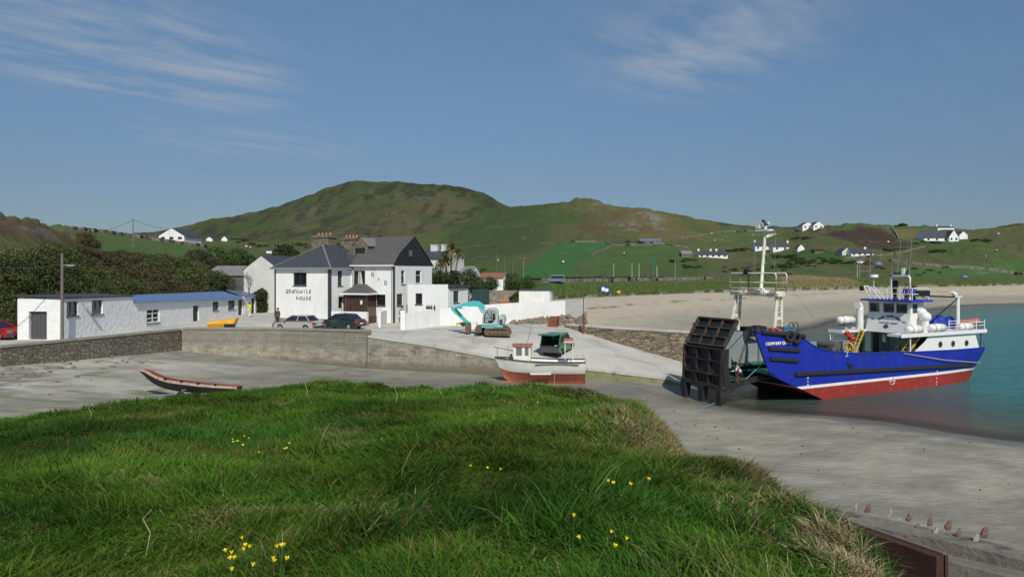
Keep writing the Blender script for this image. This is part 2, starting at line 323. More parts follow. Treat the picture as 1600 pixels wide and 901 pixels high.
def window(parent, org, ax, n, h, fm='whitepaint', gm='glass', depth=.13, mull=1, trans=0, fw=.06, sill=True, name='window', curt=False):
    org = Vector(org); ax = Vector(ax); n = Vector(n); a, b, c, d = h[:4]
    P = lambda s, z, e=0: org + ax * s + n * e + Vector((0, 0, z))
    mb = MB()
    def bar(a0, a1, z0, z1, e0=depth - .04, e1=depth + .03):
        mb.hexa([P(a0, z0, e0), P(a1, z0, e0), P(a1, z0, e1), P(a0, z0, e1), P(a0, z1, e0), P(a1, z1, e0), P(a1, z1, e1), P(a0, z1, e1)])
    bar(a, a + fw, c, d); bar(b - fw, b, c, d); bar(a + fw, b - fw, c, c + fw); bar(a + fw, b - fw, d - fw, d)
    for k in range(mull): x = a + (b - a) * (k + 1) / (mull + 1); bar(x - fw * .4, x + fw * .4, c + fw, d - fw)
    for k in range(trans): z = c + (d - c) * (.62 if trans == 1 else (k + 1) / (trans + 1)); bar(a + fw, b - fw, z - fw * .4, z + fw * .4, depth - .035, depth + .025)
    w = mb.build(name, fm, parent)
    pb = MB(); pb.quad(P(a, c, depth), P(b, c, depth), P(b, d, depth), P(a, d, depth)); pb.build('pane', gm, w)
    if curt:
        cb = MB(); m_ = (a + b) / 2; w_ = (b - a)
        cb.add([P(m_ - w_ * .12, d - fw, depth - .015), P(m_ + w_ * .1, d - fw, depth - .015), P(m_ + w_ * .26, c + fw, depth - .015), P(m_ - w_ * .16, c + fw, depth - .015)], [(0, 1, 2, 3)])
        cb.build('curtain', 'curtain', w)
    if sill:
        sb = MB(); e0, e1 = -.07, depth - .04
        sb.hexa([P(a - .06, c - .08, e0), P(b + .06, c - .08, e0), P(b + .06, c - .08, e1), P(a - .06, c - .08, e1), P(a - .06, c - .002, e0), P(b + .06, c - .002, e0), P(b + .06, c - .002, e1), P(a - .06, c - .002, e1)])
        sb.build('sill', 'dgrey', w)
    return w
def glyphs(s, size=1.0):
    cu = bpy.data.curves.new('t', 'FONT'); cu.body = s; cu.size = size; cu.align_x = 'CENTER'; cu.resolution_u = 3
    o = bpy.data.objects.new('t', cu); COL.objects.link(o); bpy.context.view_layer.update()
    me = bpy.data.meshes.new_from_object(o.evaluated_get(bpy.context.evaluated_depsgraph_get()))
    vs = [tuple(v.co) for v in me.vertices]; fs = [tuple(p.vertices) for p in me.polygons]
    bpy.data.objects.remove(o); bpy.data.curves.remove(cu); bpy.data.meshes.remove(me); return vs, fs
def put_text(mb, s, org, ax, up, size, bold=0):
    vs, fs = glyphs(s, size); org = Vector(org); ax = Vector(ax); up = Vector(up); nn = ax.cross(up)
    for k in range(3 if bold else 1):
        off = (k - 1) * bold if bold else 0
        mb.add([org + ax * (v[0] + off) + up * v[1] + nn * .0015 * k for v in vs], fs)
# ================================================================ LAND
def poly_sd(x, y, P):
    """signed distance to polygon P, positive outside"""
    x = np.asarray(x, float); y = np.asarray(y, float); d = np.full(x.shape, 1e9); ins = np.zeros(x.shape, bool); n = len(P)
    for i in range(n):
        ax, ay = P[i]; bx, by = P[(i + 1) % n]; ex, ey = bx - ax, by - ay
        t = np.clip(((x - ax) * ex + (y - ay) * ey) / (ex * ex + ey * ey), 0, 1)
        d = np.minimum(d, np.hypot(x - ax - t * ex, y - ay - t * ey))
        c = ((ay > y) != (by > y)) & (x < (bx - ax) * (y - ay) / (by - ay + 1e-12) + ax); ins ^= c
    return np.where(ins, -d, d)
WATER = [(70, 5), (48, 24), (36, 31.5), (26, 37), (21.5, 41.5), (18, 43.6), (15.2, 45.0), (13.4, 47.6), (13.8, 51), (17, 58), (22, 70), (30, 86), (38.6, 102), (58, 129),
         (90, 160), (119, 187), (142, 197), (190, 206), (260, 215), (460, 228), (460, -40), (110, -40)]
def sand_z(x, y):
    d = poly_sd(x, y, WATER) + (fbm(x * .12, y * .12, 5) - .5) * 2.2
    far = sstep(66, 92, y); sl = .022 + .058 * far
    z = np.where(d < 0, np.maximum(d * .05, -3), np.where(d < 5, .07 * d, .35 + sl * (d - 5)))
    z = z + np.clip(-20 - x, 0, 40) * .06 * (1 - far)
    z = np.where(z > 3.2, 3.2 + (z - 3.2) * .25, z); z = np.minimum(z, 4.4)
    z = z + (fbm(x * .3, y * .3, 9) - .5) * .10 * sstep(-1, 6, d)
    return z, d
QUAY = [(-75, 44), (-35.2, 49.2), (-29.4, 63.2), (-20.2, 62.4), (-11.8, 58.5), (-2, 72.5), (5, 68.3), (8, 84), (10, 95), (13, 125), (-75, 125)]

# hills: ridges (px, row, distance) seen from the quay side bank, nearest to farthest
def ridge(pts, xs, smooth=5, dsm=31):
    a = np.array(pts, float); r = np.interp(xs, a[:, 0], a[:, 1]); d = np.interp(xs, a[:, 0], a[:, 2])
    def sm(v, w):
        if w < 3: return v
        k = np.hanning(w + 2)[1:-1]; k /= k.sum(); return np.convolve(np.pad(v, w // 2, 'edge'), k, 'valid')
    return sm(r, smooth), sm(d, dsm)
PX = np.arange(-560, 2161, 3.0)
_R0 = [(-560, 600, 36), (-100, 520, 54), (0, 517, 58), (41, 514, 62), (231, 492, 84), (320, 484, 98), (400, 475, 112), (500, 470, 118), (700, 466, 126), (760, 463, 130), (840, 462, 136), (880, 462, 144), (1000, 457, 168), (1200, 450, 205), (1400, 446, 245), (1600, 443, 275), (2160, 438, 330)]
_R1 = [(-560, 250, 70), (-100, 305, 74), (0, 331, 78), (30, 337, 80), (60, 346, 82), (95, 358, 85), (130, 379, 88), (160, 398, 92), (200, 404, 98), (320, 412, 115), (400, 420, 130), (500, 432, 140), (700, 442, 150), (760, 441, 155), (870, 438, 165), (940, 439, 176), (1000, 438, 192), (1200, 432, 232), (1250, 431, 240), (1400, 430, 275), (1600, 428, 305), (2160, 420, 360)]
_R2 = [(-560, 330, 180), (0, 345, 180), (90, 352, 175), (130, 359, 178), (200, 366, 185), (260, 374, 192), (320, 384, 200), (380, 396, 210), (450, 402, 220), (560, 410, 235), (700, 424, 240), (800, 432, 240), (870, 431, 245), (960, 428, 260), (1060, 424, 290), (1200, 412, 330), (1300, 402, 340), (1400, 396, 345), (1500, 390, 345), (1600, 384, 345), (2160, 380, 370)]
_R3 = [(-560, 372, 420), (100, 368, 420), (270, 374, 400), (400, 380, 420), (520, 383, 460), (640, 378, 500), (700, 360, 530), (740, 345, 550), (775, 331, 560), (800, 324, 565), (825, 321, 570), (850, 319, 575), (870, 317, 580), (888, 315, 582), (900, 311, 585), (912, 309.5, 588), (925, 310, 590), (935, 313, 590), (942, 319, 588), (960, 323, 585), (1000, 325, 575), (1020, 328, 570), (1050, 333, 565), (1080, 340, 560), (1105, 346, 555), (1150, 357, 520), (1200, 362, 480), (1240, 360, 450), (1290, 353, 430), (1320, 350, 425), (1360, 350, 425), (1400, 353, 425), (1450, 353, 430), (1500, 356, 430), (1540, 359, 430), (1570, 355, 430), (1600, 351, 430), (1700, 345, 430), (2160, 335, 430)]
_R4 = [(-560, 366, 900), (200, 365, 900), (262, 360, 900), (285, 354, 905), (330, 343, 910), (370, 337, 915), (400, 330, 920), (440, 320, 930), (465, 311, 935), (490, 303, 940), (505, 296, 945), (520, 290, 950), (540, 284.5, 950), (560, 282.5, 950), (590, 284, 950), (615, 283, 950), (622, 283, 950), (640, 286, 950), (665, 287.5, 950), (695, 288.5, 945), (720, 292, 940), (745, 298, 935), (765, 306, 930), (785, 318, 920), (810, 330, 910), (880, 345, 900), (1000, 346, 900), (1085, 341, 900), (1110, 345, 900), (1150, 351, 900), (1180, 353, 900), (1240, 354, 900), (1300, 357, 900), (1500, 362, 900), (1575, 352, 900), (1600, 349, 900), (1700, 345, 900), (2160, 350, 900)]
RR = [ridge(r, PX, s) for r, s in ((_R0, 9), (_R1, 7), (_R2, 15), (_R3, 3), (_R4, 3))]
RZ = [EYE - (r - HY) / F * d for r, d in RR]; RD = [d for r, d in RR]
rowsD = []; rowsZ = []
rowsD.append(RD[0] - 6); rowsZ.append(RZ[0] - 1.6)
seg = [46, 50, 110, 130]
for k in range(4):
    for j in range(seg[k]):
        t = j / seg[k]
        if k == 0: zt = 1 - (1 - t) ** 1.6
        elif k == 3: zt = t ** 1.25
        elif k == 2: zt = t ** 1.1
        else: zt = t
        D_ = RD[k] * (1 - t) + RD[k + 1] * t; z_ = RZ[k] * (1 - zt) + RZ[k + 1] * zt
        if k in (1, 2, 3):   # shallow valley behind each crest
            z_ = z_ - (RD[k + 1] - RD[k]) * (.014 if k < 3 else .03) * np.sin(math.pi * t) * (t < 1) * np.clip(np.abs(t - .0) * 3, 0, 1)
        rowsD.append(D_); rowsZ.append(z_)
for j in range(9):
    t = j / 8; rowsD.append(RD[4] + 400 * t); rowsZ.append(RZ[4] * (1 - t ** 1.5) + 10 * t)
HD = np.array(rowsD); HZ = np.array(rowsZ)
HXw = (PX[None, :] - 800) / F * HD
amp = np.clip((HD - 70) / 500, .02, 1)
ri = np.arange(HD.shape[0])[:, None]
HZ = HZ + (fbm(HXw * .035, HD * .035, 21, 5) - .5) * 9.0 * amp * np.clip((HD - RD[0][None]) / 60, 0, 1)
HZ = HZ - (np.abs(fbm(HXw * .018, HD * .011, 77, 4) - .5)) * 9 * np.clip((HD - 420) / 300, 0, 1)
HZ = HZ + np.abs(fbm(HXw * .008, HD * .006, 31, 4) - .5) * -9 * np.clip((HD - 560) / 300, 0, 1)
# keep the crests where the photo shows them: pull each ridge row back to its height
off = 1
for k in range(5):
    i0 = off; delta = RZ[k] - HZ[i0]
    fine = (fbm(PX * .09, PX * 0 + k, 50 + k, 3) - .5) * (1.2 + RD[k] * .002)
    w_ = np.exp(-((ri - i0) / (8.0 if k < 4 else 14.0)) ** 2) if k else np.exp(-((ri - i0) / 3.0) ** 2)
    HZ = HZ + w_ * (delta + (fine if k else 0))[None]
    if k < 4: off += seg[k]
# crags on the second hill
PY = HY + (EYE - HZ) / HD * F
PXg = np.broadcast_to(PX[None, :], HD.shape)
def blob(cx, cy, rx, ry, ang=0):
    dx = PXg - cx; dy = PY - cy; c, s = math.cos(R(ang)), math.sin(R(ang)); a = (dx * c + dy * s) / rx; b = (-dx * s + dy * c) / ry
    return np.exp(-(a * a + b * b))
rockm = blob(1028, 352, 9, 17, -35) + blob(1012, 338, 24, 6, 12) + .8 * blob(985, 352, 20, 8, 10) + .5 * blob(955, 353, 25, 6) + .30 * blob(620, 305, 60, 12) + .25 * blob(500, 325, 60, 12) + .35 * blob(640, 347, 14, 6) + .5 * blob(935, 316, 14, 5) + .7 * blob(30, 352, 70, 9, 12)
rockn = fbm(HXw * .30, HD * .22, 90, 5)
rockv = np.clip(rockm, 0, 1) * sstep(.50, .60, rockn + .10 * np.clip(rockm, 0, 1))
HZ = HZ + rockv * (fbm(HXw * .5, HD * .3, 91, 3) - .3) * 5 * np.clip(HD / 500, .12, 1)
def hill_z(x, y):
    x = np.atleast_1d(np.asarray(x, float)); y = np.atleast_1d(np.asarray(y, float)); out = np.zeros(x.shape)
    c = np.clip((x / y * F + 800 - PX[0]) / 3.0, 0, len(PX) - 1.001); i = c.astype(int); f = c - i
    for k in range(x.size):
        a = np.interp(y.flat[k], HD[:, i.flat[k]], HZ[:, i.flat[k]]); b = np.interp(y.flat[k], HD[:, i.flat[k] + 1], HZ[:, i.flat[k] + 1])
        out.flat[k] = a * (1 - f.flat[k]) + b * f.flat[k]
    return out
def hit(px, py, dmin=0):
    """where the sight line through a photo pixel first meets the hills"""
    i = int(round((px - PX[0]) / 3)); d = HD[:, i]; rr = HY + (EYE - HZ[:, i]) / d * F
    for k in range(1, len(d)):
        if d[k] < dmin: continue
        if rr[k] <= py:
            t = 0 if rr[k - 1] <= py else (rr[k - 1] - py) / (rr[k - 1] - rr[k] + 1e-9)
            D_ = d[k - 1] * (1 - t) + d[k] * t
            x = (px - 800) / F * D_; return Vector((x, D_, float(hill_z(x, D_)[0])))
    k = int(np.argmin(rr + (d < dmin) * 1e4)); x = (px - 800) / F * d[k]; return Vector((x, d[k], HZ[k, i]))

def pmask(poly, soft=4):
    return 1 - sstep(-soft, soft, poly_sd(PXg, PY, poly))
C = lambda r, g, b: np.array([r, g, b])
n1 = fbm(HXw * .03, HD * .012, 3, 5); n2 = fbm(HXw * .11, HD * .04, 4, 5); n3 = fbm(HXw * .012, HD * .006, 8, 4); n4 = fbm(HXw * .6, HD * .25, 12, 4)
def mix(a, b, t): return a * (1 - t[..., None]) + b * t[..., None]
T = np.broadcast_to(C(.058, .092, .022), HD.shape + (3,)).copy()
T = mix(T, C(.088, .092, .034), sstep(.42, .62, n1)); T = mix(T, C(.078, .060, .030), sstep(.54, .7, n2) * .6)
farh = sstep(540, 700, HD); T = mix(T, C(.06, .078, .026), farh * .6); T = mix(T, C(.105, .098, .045), farh * sstep(.5, .66, n3)); T = mix(T, C(.045, .045, .028), farh * sstep(.5, .68, n2) * .85)
T = mix(T, C(.034, .040, .018), np.clip(blob(640, 300, 230, 18), 0, 1) * sstep(.4, .6, n2) * .8)
T = mix(T, C(.105, .088, .038), np.clip(blob(640, 345, 90, 22), 0, 1) * sstep(.4, .65, n1) * .6)
h2 = pmask([(700, 365), (780, 328), (860, 312), (950, 316), (1110, 345), (1130, 372), (950, 378), (840, 392), (700, 420)], 8)
T = mix(T, C(.12, .10, .038), h2 * sstep(900, 990, PXg) * sstep(.3, .6, n1) * .8)
T = mix(T, C(.04, .062, .02), h2 * (1 - sstep(820, 900, PXg)) * .75)
T = mix(T, C(.10, .05, .03), h2 * np.clip(blob(960, 352, 60, 14), 0, 1) * sstep(.4, .6, n2) * .8)
T = mix(T, C(.040, .115, .028), pmask([(812, 436), (826, 414), (848, 396), (885, 377), (950, 378), (958, 384), (905, 408), (880, 432)], 2) * .95)
T = mix(T, C(.058, .105, .028), pmask([(880, 436), (905, 408), (960, 383), (1000, 379), (1066, 384), (1072, 398), (1010, 414), (990, 436)], 3) * .8)
T = mix(T, C(.075, .12, .035), pmask([(1110, 375), (1140, 352), (1230, 362), (1230, 378), (1150, 382)], 3) * .55)
T = mix(T, C(.068, .108, .028), pmask([(100, 360), (180, 366), (330, 390), (420, 400), (420, 425), (160, 395), (130, 378)], 3) * .9)
T = mix(T, C(.05, .03, .025), pmask([(1262, 362), (1300, 351), (1345, 353), (1395, 366), (1400, 378), (1330, 378), (1290, 368)], 3) * sstep(.3, .5, n2) * .9)
T = mix(T, C(.052, .032, .024), pmask([(1330, 375), (1345, 357), (1392, 356), (1402, 374), (1440, 380), (1380, 390), (1340, 386)], 2) * .85)
T = mix(T, C(.15, .11, .05), pmask([(1396, 358), (1448, 357), (1450, 371), (1405, 373)], 1.5) * .8)
T = mix(T, C(.045, .085, .02), pmask([(1180, 392), (1300, 388), (1340, 410), (1330, 428), (1190, 428)], 6) * sstep(.35, .6, n2))
T = mix(T, C(.055, .12, .028), pmask([(1400, 420), (1600, 408), (1700, 405), (1700, 432), (1400, 436)], 4) * .8)
dune = 1 - sstep(0, 1, (HD - RD[0][None]) / (RD[1] - RD[0])[None])
strw = pmask([(1215, 449), (1222, 434), (1250, 431), (1330, 437), (1345, 446), (1280, 450)], 3)
T = mix(T, C(.26, .21, .11), strw * sstep(.25, .55, n4)); T = mix(T, C(.20, .16, .09), pmask([(1340, 446), (1345, 440), (1500, 438), (1700, 436), (1700, 448), (1400, 450)], 2) * sstep(.4, .6, n4) * .7)
T = mix(T, C(.065, .12, .025), pmask([(860, 462), (860, 442), (1000, 440), (1200, 436), (1215, 446), (1000, 456)], 3) * .6 * sstep(.3, .6, n4 + .1))
T = mix(T, C(.33, .30, .25), (ri < 5) * sstep(840, 900, PXg) * sstep(.45, .6, n4) * .8)
T = mix(T, C(.088, .058, .036), pmask([(-560, 250), (-560, 360), (0, 372), (60, 385), (140, 385), (110, 362), (60, 348), (0, 334)], 3) * sstep(.35, .55, fbm(HXw * .3, HZ * .35, 61, 4)) * .9)
T = mix(T, C(.09, .11, .03), pmask([(-560, 240), (-560, 275), (0, 336), (60, 350), (130, 380), (130, 365), (70, 335), (0, 320)], 1) * .7)
T = mix(T, C(.19, .18, .16) , np.clip(rockv, 0, 1) * (.55 + .45 * sstep(.4, .6, fbm(HXw * .9, HD * .5, 93, 3))))
lines = sstep(.485, .5, fbm(HXw * .02, HD * .02, 44, 2)) * (1 - sstep(.5, .515, fbm(HXw * .02, HD * .02, 44, 2)))
T = mix(T, C(.16, .155, .12), lines * sstep(200, 260, HD) * (1 - sstep(560, 640, HD)) * sstep(.4, .5, n4) * .35)
hills = grid_mesh('hills', HXw, HD, HZ, attr_mat('hill_turf', bump=.5, bscale=.35, noise=.26, nscale=.25, nscale2=1.1), T * C(.90, .93, .92) * (1 - .18 * farh[..., None]))  # slight bluish haze put into the tint; far hill darker
tag(hills, kind='structure')

# sand, sea bed and harbour floor in one sheet
ys = np.concatenate([np.arange(-20, 90, .6), np.arange(90, 200, 1.5), np.arange(200, 340, 4)]); xs = np.concatenate([np.arange(-110, -46, 2), np.arange(-46, 60, .6), np.arange(60, 130, 2), np.arange(130, 480, 8)])
X, Y = np.meshgrid(xs, ys); Z, Dw = sand_z(X, Y)
inq = poly_sd(X, Y, QUAY); Z = np.where(inq < -1.2, np.minimum(Z, 1.0), Z)
a1 = fbm(X * .09 + Y * .03, Y * .13, 33, 5); a2 = fbm(X * .7 + Y * .25, Y * .9 - X * .1, 34, 5); a3 = fbm(X * .25, Y * .25, 35, 5)
S = np.broadcast_to(C(.256, .240, .182), X.shape + (3,)).copy(); S = mix(S, C(.40, .385, .32), sstep(-12, -30, X) * (Y < 70))
S = mix(S, C(.20, .185, .15), sstep(.4, .6, a1)); S = mix(S, C(.31, .30, .235), sstep(.45, .65, a2) * .6); S = mix(S, C(.185, .175, .135), sstep(.52, .66, fbm(X * .4 - Y * .2, Y * .5, 37, 5)) * .6)
farb = sstep(75, 95, Y); S = mix(S, C(.42, .36, .26), farb * sstep(.5, 2.2, Z)); S = mix(S, C(.30, .265, .195), farb * (1 - sstep(.4, 1.4, Z)))
wet = (1 - sstep(0, 2.0 + 3.4 * a3, Dw)) ; S = mix(S, C(.085, .08, .062), wet * .8)
runn = np.exp(-((Y - 50 + .1 * X) / 5.0) ** 2) * sstep(-28, -16, X) * (1 - sstep(12, 18, X)); S = mix(S, C(.13, .12, .095), np.clip(runn, 0, 1) * .6)
wr = np.exp(-((Z - 2.5 - .5 * (a3 - .5)) / .07) ** 2) * farb; S = mix(S, C(.06, .05, .035), wr * sstep(.45, .6, a2) * .9)
rk = sstep(-24, -34, X) * sstep(38, 42, Y) * sstep(52, 46, Y + (X + 35) * .2); S = mix(S, C(.13, .11, .095), np.clip(rk, 0, 1) * sstep(.35, .55, fbm(X * 2, Y * 2, 66, 3)))
S = mix(S, C(.12, .14, .05), sstep(.66, .72, fbm(X * .35, Y * .7, 71, 3)) * (X < -8) * (Y > 35) * (Y < 62) * .7)
sd = bpy.data.materials.new('beach_sand'); nt, N, L, b = _nodes(sd)
a = N.new('ShaderNodeAttribute'); a.attribute_name = 'tint'; g = N.new('ShaderNodeNewGeometry')
mp = N.new('ShaderNodeMapping'); mp.inputs['Scale'].default_value = (.6, 1.0, 1); mp.inputs['Rotation'].default_value = (0, 0, R(24)); L.new(g.outputs['Position'], mp.inputs[0])
n = N.new('ShaderNodeTexNoise'); n.inputs['Scale'].default_value = .8; n.inputs['Detail'].default_value = 9; n.inputs['Roughness'].default_value = .7; L.new(mp.outputs[0], n.inputs['Vector'])
r = N.new('ShaderNodeMapRange'); r.inputs[1].default_value = .35; r.inputs[2].default_value = .65; r.inputs[3].default_value = .80; r.inputs[4].default_value = 1.17; L.new(n.outputs['Fac'], r.inputs[0])
mx = N.new('ShaderNodeVectorMath'); mx.operation = 'SCALE'; L.new(a.outputs['Color'], mx.inputs[0]); L.new(r.outputs[0], mx.inputs['Scale']); L.new(mx.outputs[0], b.inputs['Base Color'])
sx = N.new('ShaderNodeSeparateXYZ'); L.new(a.outputs['Color'], sx.inputs[0])
rr_ = N.new('ShaderNodeMapRange'); rr_.inputs[1].default_value = .09; rr_.inputs[2].default_value = .2; rr_.inputs[3].default_value = .22; rr_.inputs[4].default_value = .88; L.new(sx.outputs[0], rr_.inputs[0]); L.new(rr_.outputs[0], b.inputs['Roughness'])
nb = N.new('ShaderNodeTexNoise'); nb.inputs['Scale'].default_value = 3.2; nb.inputs['Detail'].default_value = 7; L.new(mp.outputs[0], nb.inputs['Vector'])
bp = N.new('ShaderNodeBump'); bp.inputs['Distance'].default_value = .09; L.new(nb.outputs['Fac'], bp.inputs['Height']); L.new(bp.outputs[0], b.inputs['Normal'])
tag(grid_mesh('beach_sand', X, Y, Z, sd, S), kind='structure')

# far ground reaching the horizon, and the sea
fg = MB(); fg.quad((-6000, -3000, -6), (6000, -3000, -6), (6000, 9000, -6), (-6000, 9000, -6)); tag(fg.build('sea_bed', mat('sea_bed', (.1, .1, .08)), None), kind='structure')
xs2 = np.concatenate([np.arange(-12, 80, .5), np.arange(80, 200, 2), np.arange(200, 500, 10), np.array([600, 900, 1500, 3000, 6000])]); ys2 = np.concatenate([np.array([-3000, -600, -150, -60]), np.arange(-40, 20, 4), np.arange(20, 120, .5), np.arange(120, 235, 2.0)])
X2, Y2 = np.meshgrid(xs2, ys2)
zz, dd = sand_z(X2, Y2); dep = np.clip(-dd, 0, 60)
wt = np.zeros(X2.shape + (3,)); wt[..., 0] = np.clip(dep / 30, 0, 1)
wt[..., 1] = sstep(0, 2.8, dep)
rip = (fbm(X2 * .8, Y2 * 1.7, 101, 3) - .5) * .03 * (X2 < 130)
wm = bpy.data.materials.new('sea_water'); nt, N, L, b = _nodes(wm)
a = N.new('ShaderNodeAttribute'); a.attribute_name = 'tint'; s_ = N.new('ShaderNodeSeparateXYZ'); L.new(a.outputs['Color'], s_.inputs[0])
cr = N.new('ShaderNodeValToRGB'); e = cr.color_ramp.elements; e[0].position = 0; e[0].color = (.40, .39, .35, 1); k_ = e.new(.004); k_.color = (.085, .078, .055, 1); e[-1].position = 1; e[-1].color = (.010, .15, .185, 1)
for p_, c_ in ((.12, (.06, .075, .06)), (.3, (.022, .085, .085)), (.55, (.014, .14, .155))):
    k_ = e.new(p_); k_.color = c4(c_)
L.new(s_.outputs[0], cr.inputs[0]); L.new(cr.outputs[0], b.inputs['Base Color']); b.inputs['Roughness'].default_value = .12; b.inputs['IOR'].default_value = 1.33
g = N.new('ShaderNodeNewGeometry'); mp = N.new('ShaderNodeMapping'); mp.inputs['Scale'].default_value = (.7, 2.0, 1); mp.inputs['Rotation'].default_value = (0, 0, R(-14)); L.new(g.outputs['Position'], mp.inputs[0])
n = N.new('ShaderNodeTexNoise'); n.inputs['Scale'].default_value = 1.1; n.inputs['Detail'].default_value = 6; n.inputs['Roughness'].default_value = .6; L.new(mp.outputs[0], n.inputs['Vector'])
bp = N.new('ShaderNodeBump'); bp.inputs['Distance'].default_value = .34; bp.inputs['Strength'].default_value = .9; L.new(n.outputs['Fac'], bp.inputs['Height']); L.new(bp.outputs[0], b.inputs['Normal'])
tr = N.new('ShaderNodeBsdfTransparent'); tr.inputs[0].default_value = (.8, .84, .82, 1); ms = N.new('ShaderNodeMixShader')
mr = N.new('ShaderNodeMapRange'); mr.inputs[3].default_value = .3; mr.inputs[4].default_value = 1; L.new(s_.outputs[1], mr.inputs[0]); L.new(mr.outputs[0], ms.inputs[0]); L.new(tr.outputs[0], ms.inputs[1]); L.new(b.outputs[0], ms.inputs[2]); L.new(ms.outputs[0], N['Material Output'].inputs['Surface'])
tag(grid_mesh('sea_water', X2, Y2, rip + .0, wm, wt), kind='structure')

# quay plateau and slipway
qm = MB(); top = [(x, y, 3.45 + .004 * (y - 60)) for x, y in QUAY]; qm.add(top, [tuple(range(len(top)))]); qm.add([(x, y, -1) for x, y in QUAY] + top, [(i, (i + 1) % len(top), len(top) + (i + 1) % len(top), len(top) + i) for i in range(len(top))])
tag(qm.build('quay_ground', 'concrete'), kind='structure')
NE = [(-11.8, 58.5, 3.452), (-6.5, 57.3, 2.75), (-1.3, 56, 1.95), (5.3, 54.9, 1.35), (11.9, 53.9, .62), (13.2, 53.7, .1)]
FE = [(-2.0, 72.4, 3.5), (2.0, 70.2, 3.48), (5.2, 68.2, 3.40), (9.2, 65.6, 2.3), (14.6, 62.6, .9), (16.6, 61.4, .1)]
sl = MB(); K = 14
def _ie(E, t): t *= (len(E) - 1); i = min(int(t), len(E) - 2); f = t - i; return Vector(E[i]) * (1 - f) + Vector(E[i + 1]) * f
rings = []
for i in range(31):
    a, b_ = _ie(NE, i / 30), _ie(FE, i / 30); rings.append([Vector((a.x + (b_.x - a.x) * k / K, a.y + (b_.y - a.y) * k / K, a.z + (b_.z - a.z) * (1 - (1 - k / K) ** 3) + .004)) for k in range(K + 1)])
def slip_z(x, y):
    best = None
    for r_ in rings:
        for p in r_:
            d = (p.x - x) ** 2 + (p.y - y) ** 2
            if best is None or d < best[0]: best = (d, p.z)
    return best[1]
sl.loft(rings, closed=False, caps=False, smooth=True)
sl.loft([[r_[0], Vector((r_[0].x, r_[0].y, -1))] for r_ in rings], closed=False, caps=False)
sl.loft([[r_[-1], Vector((r_[-1].x, r_[-1].y, -1))] for r_ in rings], closed=False, caps=False)
tag(sl.build('slipway', 'concrete'), kind='structure')

# ---------------------------------------------------------------- sky, sun, camera
SUN_AZ = math.atan2(.20, -.98)     # direction towards the sun: (sin, cos)
SUN_EL = R(43)
w = bpy.data.worlds.new('World'); SC.world = w; w.use_nodes = True; nt = w.node_tree; N = nt.nodes; L = nt.links
bg = N['Background']; sky = N.new('ShaderNodeTexSky'); sky.sky_type = 'NISHITA'; sky.sun_disc = False; sky.sun_elevation = SUN_EL; sky.sun_rotation = SUN_AZ; sky.air_density = 1.0; sky.dust_density = .6; sky.ozone_density = 1.6
tc = N.new('ShaderNodeTexCoord'); sp = N.new('ShaderNodeSeparateXYZ'); L.new(tc.outputs['Generated'], sp.inputs[0])
# project the view direction on a high cloud deck
mxz = N.new('ShaderNodeMath'); mxz.operation = 'MAXIMUM'; mxz.inputs[1].default_value = .03; L.new(sp.outputs[2], mxz.inputs[0])
dv = N.new('ShaderNodeVectorMath'); dv.operation = 'DIVIDE'; cbz = N.new('ShaderNodeCombineXYZ')
for i in range(3): L.new(mxz.outputs[0], cbz.inputs[i])
L.new(tc.outputs['Generated'], dv.inputs[0]); L.new(cbz.outputs[0], dv.inputs[1])
mp0 = N.new('ShaderNodeMapping'); mp0.inputs['Rotation'].default_value = (0, 0, R(-48)); L.new(dv.outputs[0], mp0.inputs[0]); mp = N.new('ShaderNodeMapping'); mp.inputs['Scale'].default_value = (.8, 1.9, 1); L.new(mp0.outputs[0], mp.inputs[0])
cn = N.new('ShaderNodeTexNoise'); cn.inputs['Scale'].default_value = 1.9; cn.inputs['Detail'].default_value = 9; cn.inputs['Roughness'].default_value = .62; cn.inputs['Distortion'].default_value = .25; L.new(mp.outputs[0], cn.inputs['Vector'])
cr = N.new('ShaderNodeValToRGB'); cr.color_ramp.elements[0].position = .40; cr.color_ramp.elements[1].position = .74; L.new(cn.outputs['Fac'], cr.inputs[0])
def patch(cx, cy, r0, r1, sx=1., sy=1.):
    m_ = N.new('ShaderNodeVectorMath'); m_.operation = 'SUBTRACT'; m_.inputs[1].default_value = (cx, cy, 1); L.new(dv.outputs[0], m_.inputs[0])
    m2 = N.new('ShaderNodeVectorMath'); m2.operation = 'MULTIPLY'; m2.inputs[1].default_value = (1 / sx, 1 / sy, 0); L.new(m_.outputs[0], m2.inputs[0])
    ln = N.new('ShaderNodeVectorMath'); ln.operation = 'LENGTH'; L.new(m2.outputs[0], ln.inputs[0])
    r_ = N.new('ShaderNodeMapRange'); r_.inputs[1].default_value = r0; r_.inputs[2].default_value = r1; r_.inputs[3].default_value = 1; r_.inputs[4].default_value = 0; r_.interpolation_type = 'SMOOTHSTEP'; L.new(ln.outputs['Value'], r_.inputs[0]); return r_.outputs[0]
pa = patch(-1.8, 3.3, .4, 1.0, .95, 1.5); pb = patch(.85, 3.2, .1, 1.0, .75, 1.35); pc = patch(-2.0, 5.5, .2, 1.0, 1.1, 1.2)
ad = N.new('ShaderNodeMath'); ad.operation = 'MAXIMUM'; L.new(pa, ad.inputs[0]); L.new(pb, ad.inputs[1])
ad2 = N.new('ShaderNodeMath'); ad2.operation = 'MAXIMUM'; L.new(ad.outputs[0], ad2.inputs[0]); sc2 = N.new('ShaderNodeMath'); sc2.operation = 'MULTIPLY'; sc2.inputs[1].default_value = .5; L.new(pc, sc2.inputs[0]); L.new(sc2.outputs[0], ad2.inputs[1])
ad3 = N.new('ShaderNodeMath'); ad3.operation = 'ADD'; ad3.inputs[1].default_value = .05; L.new(ad2.outputs[0], ad3.inputs[0])
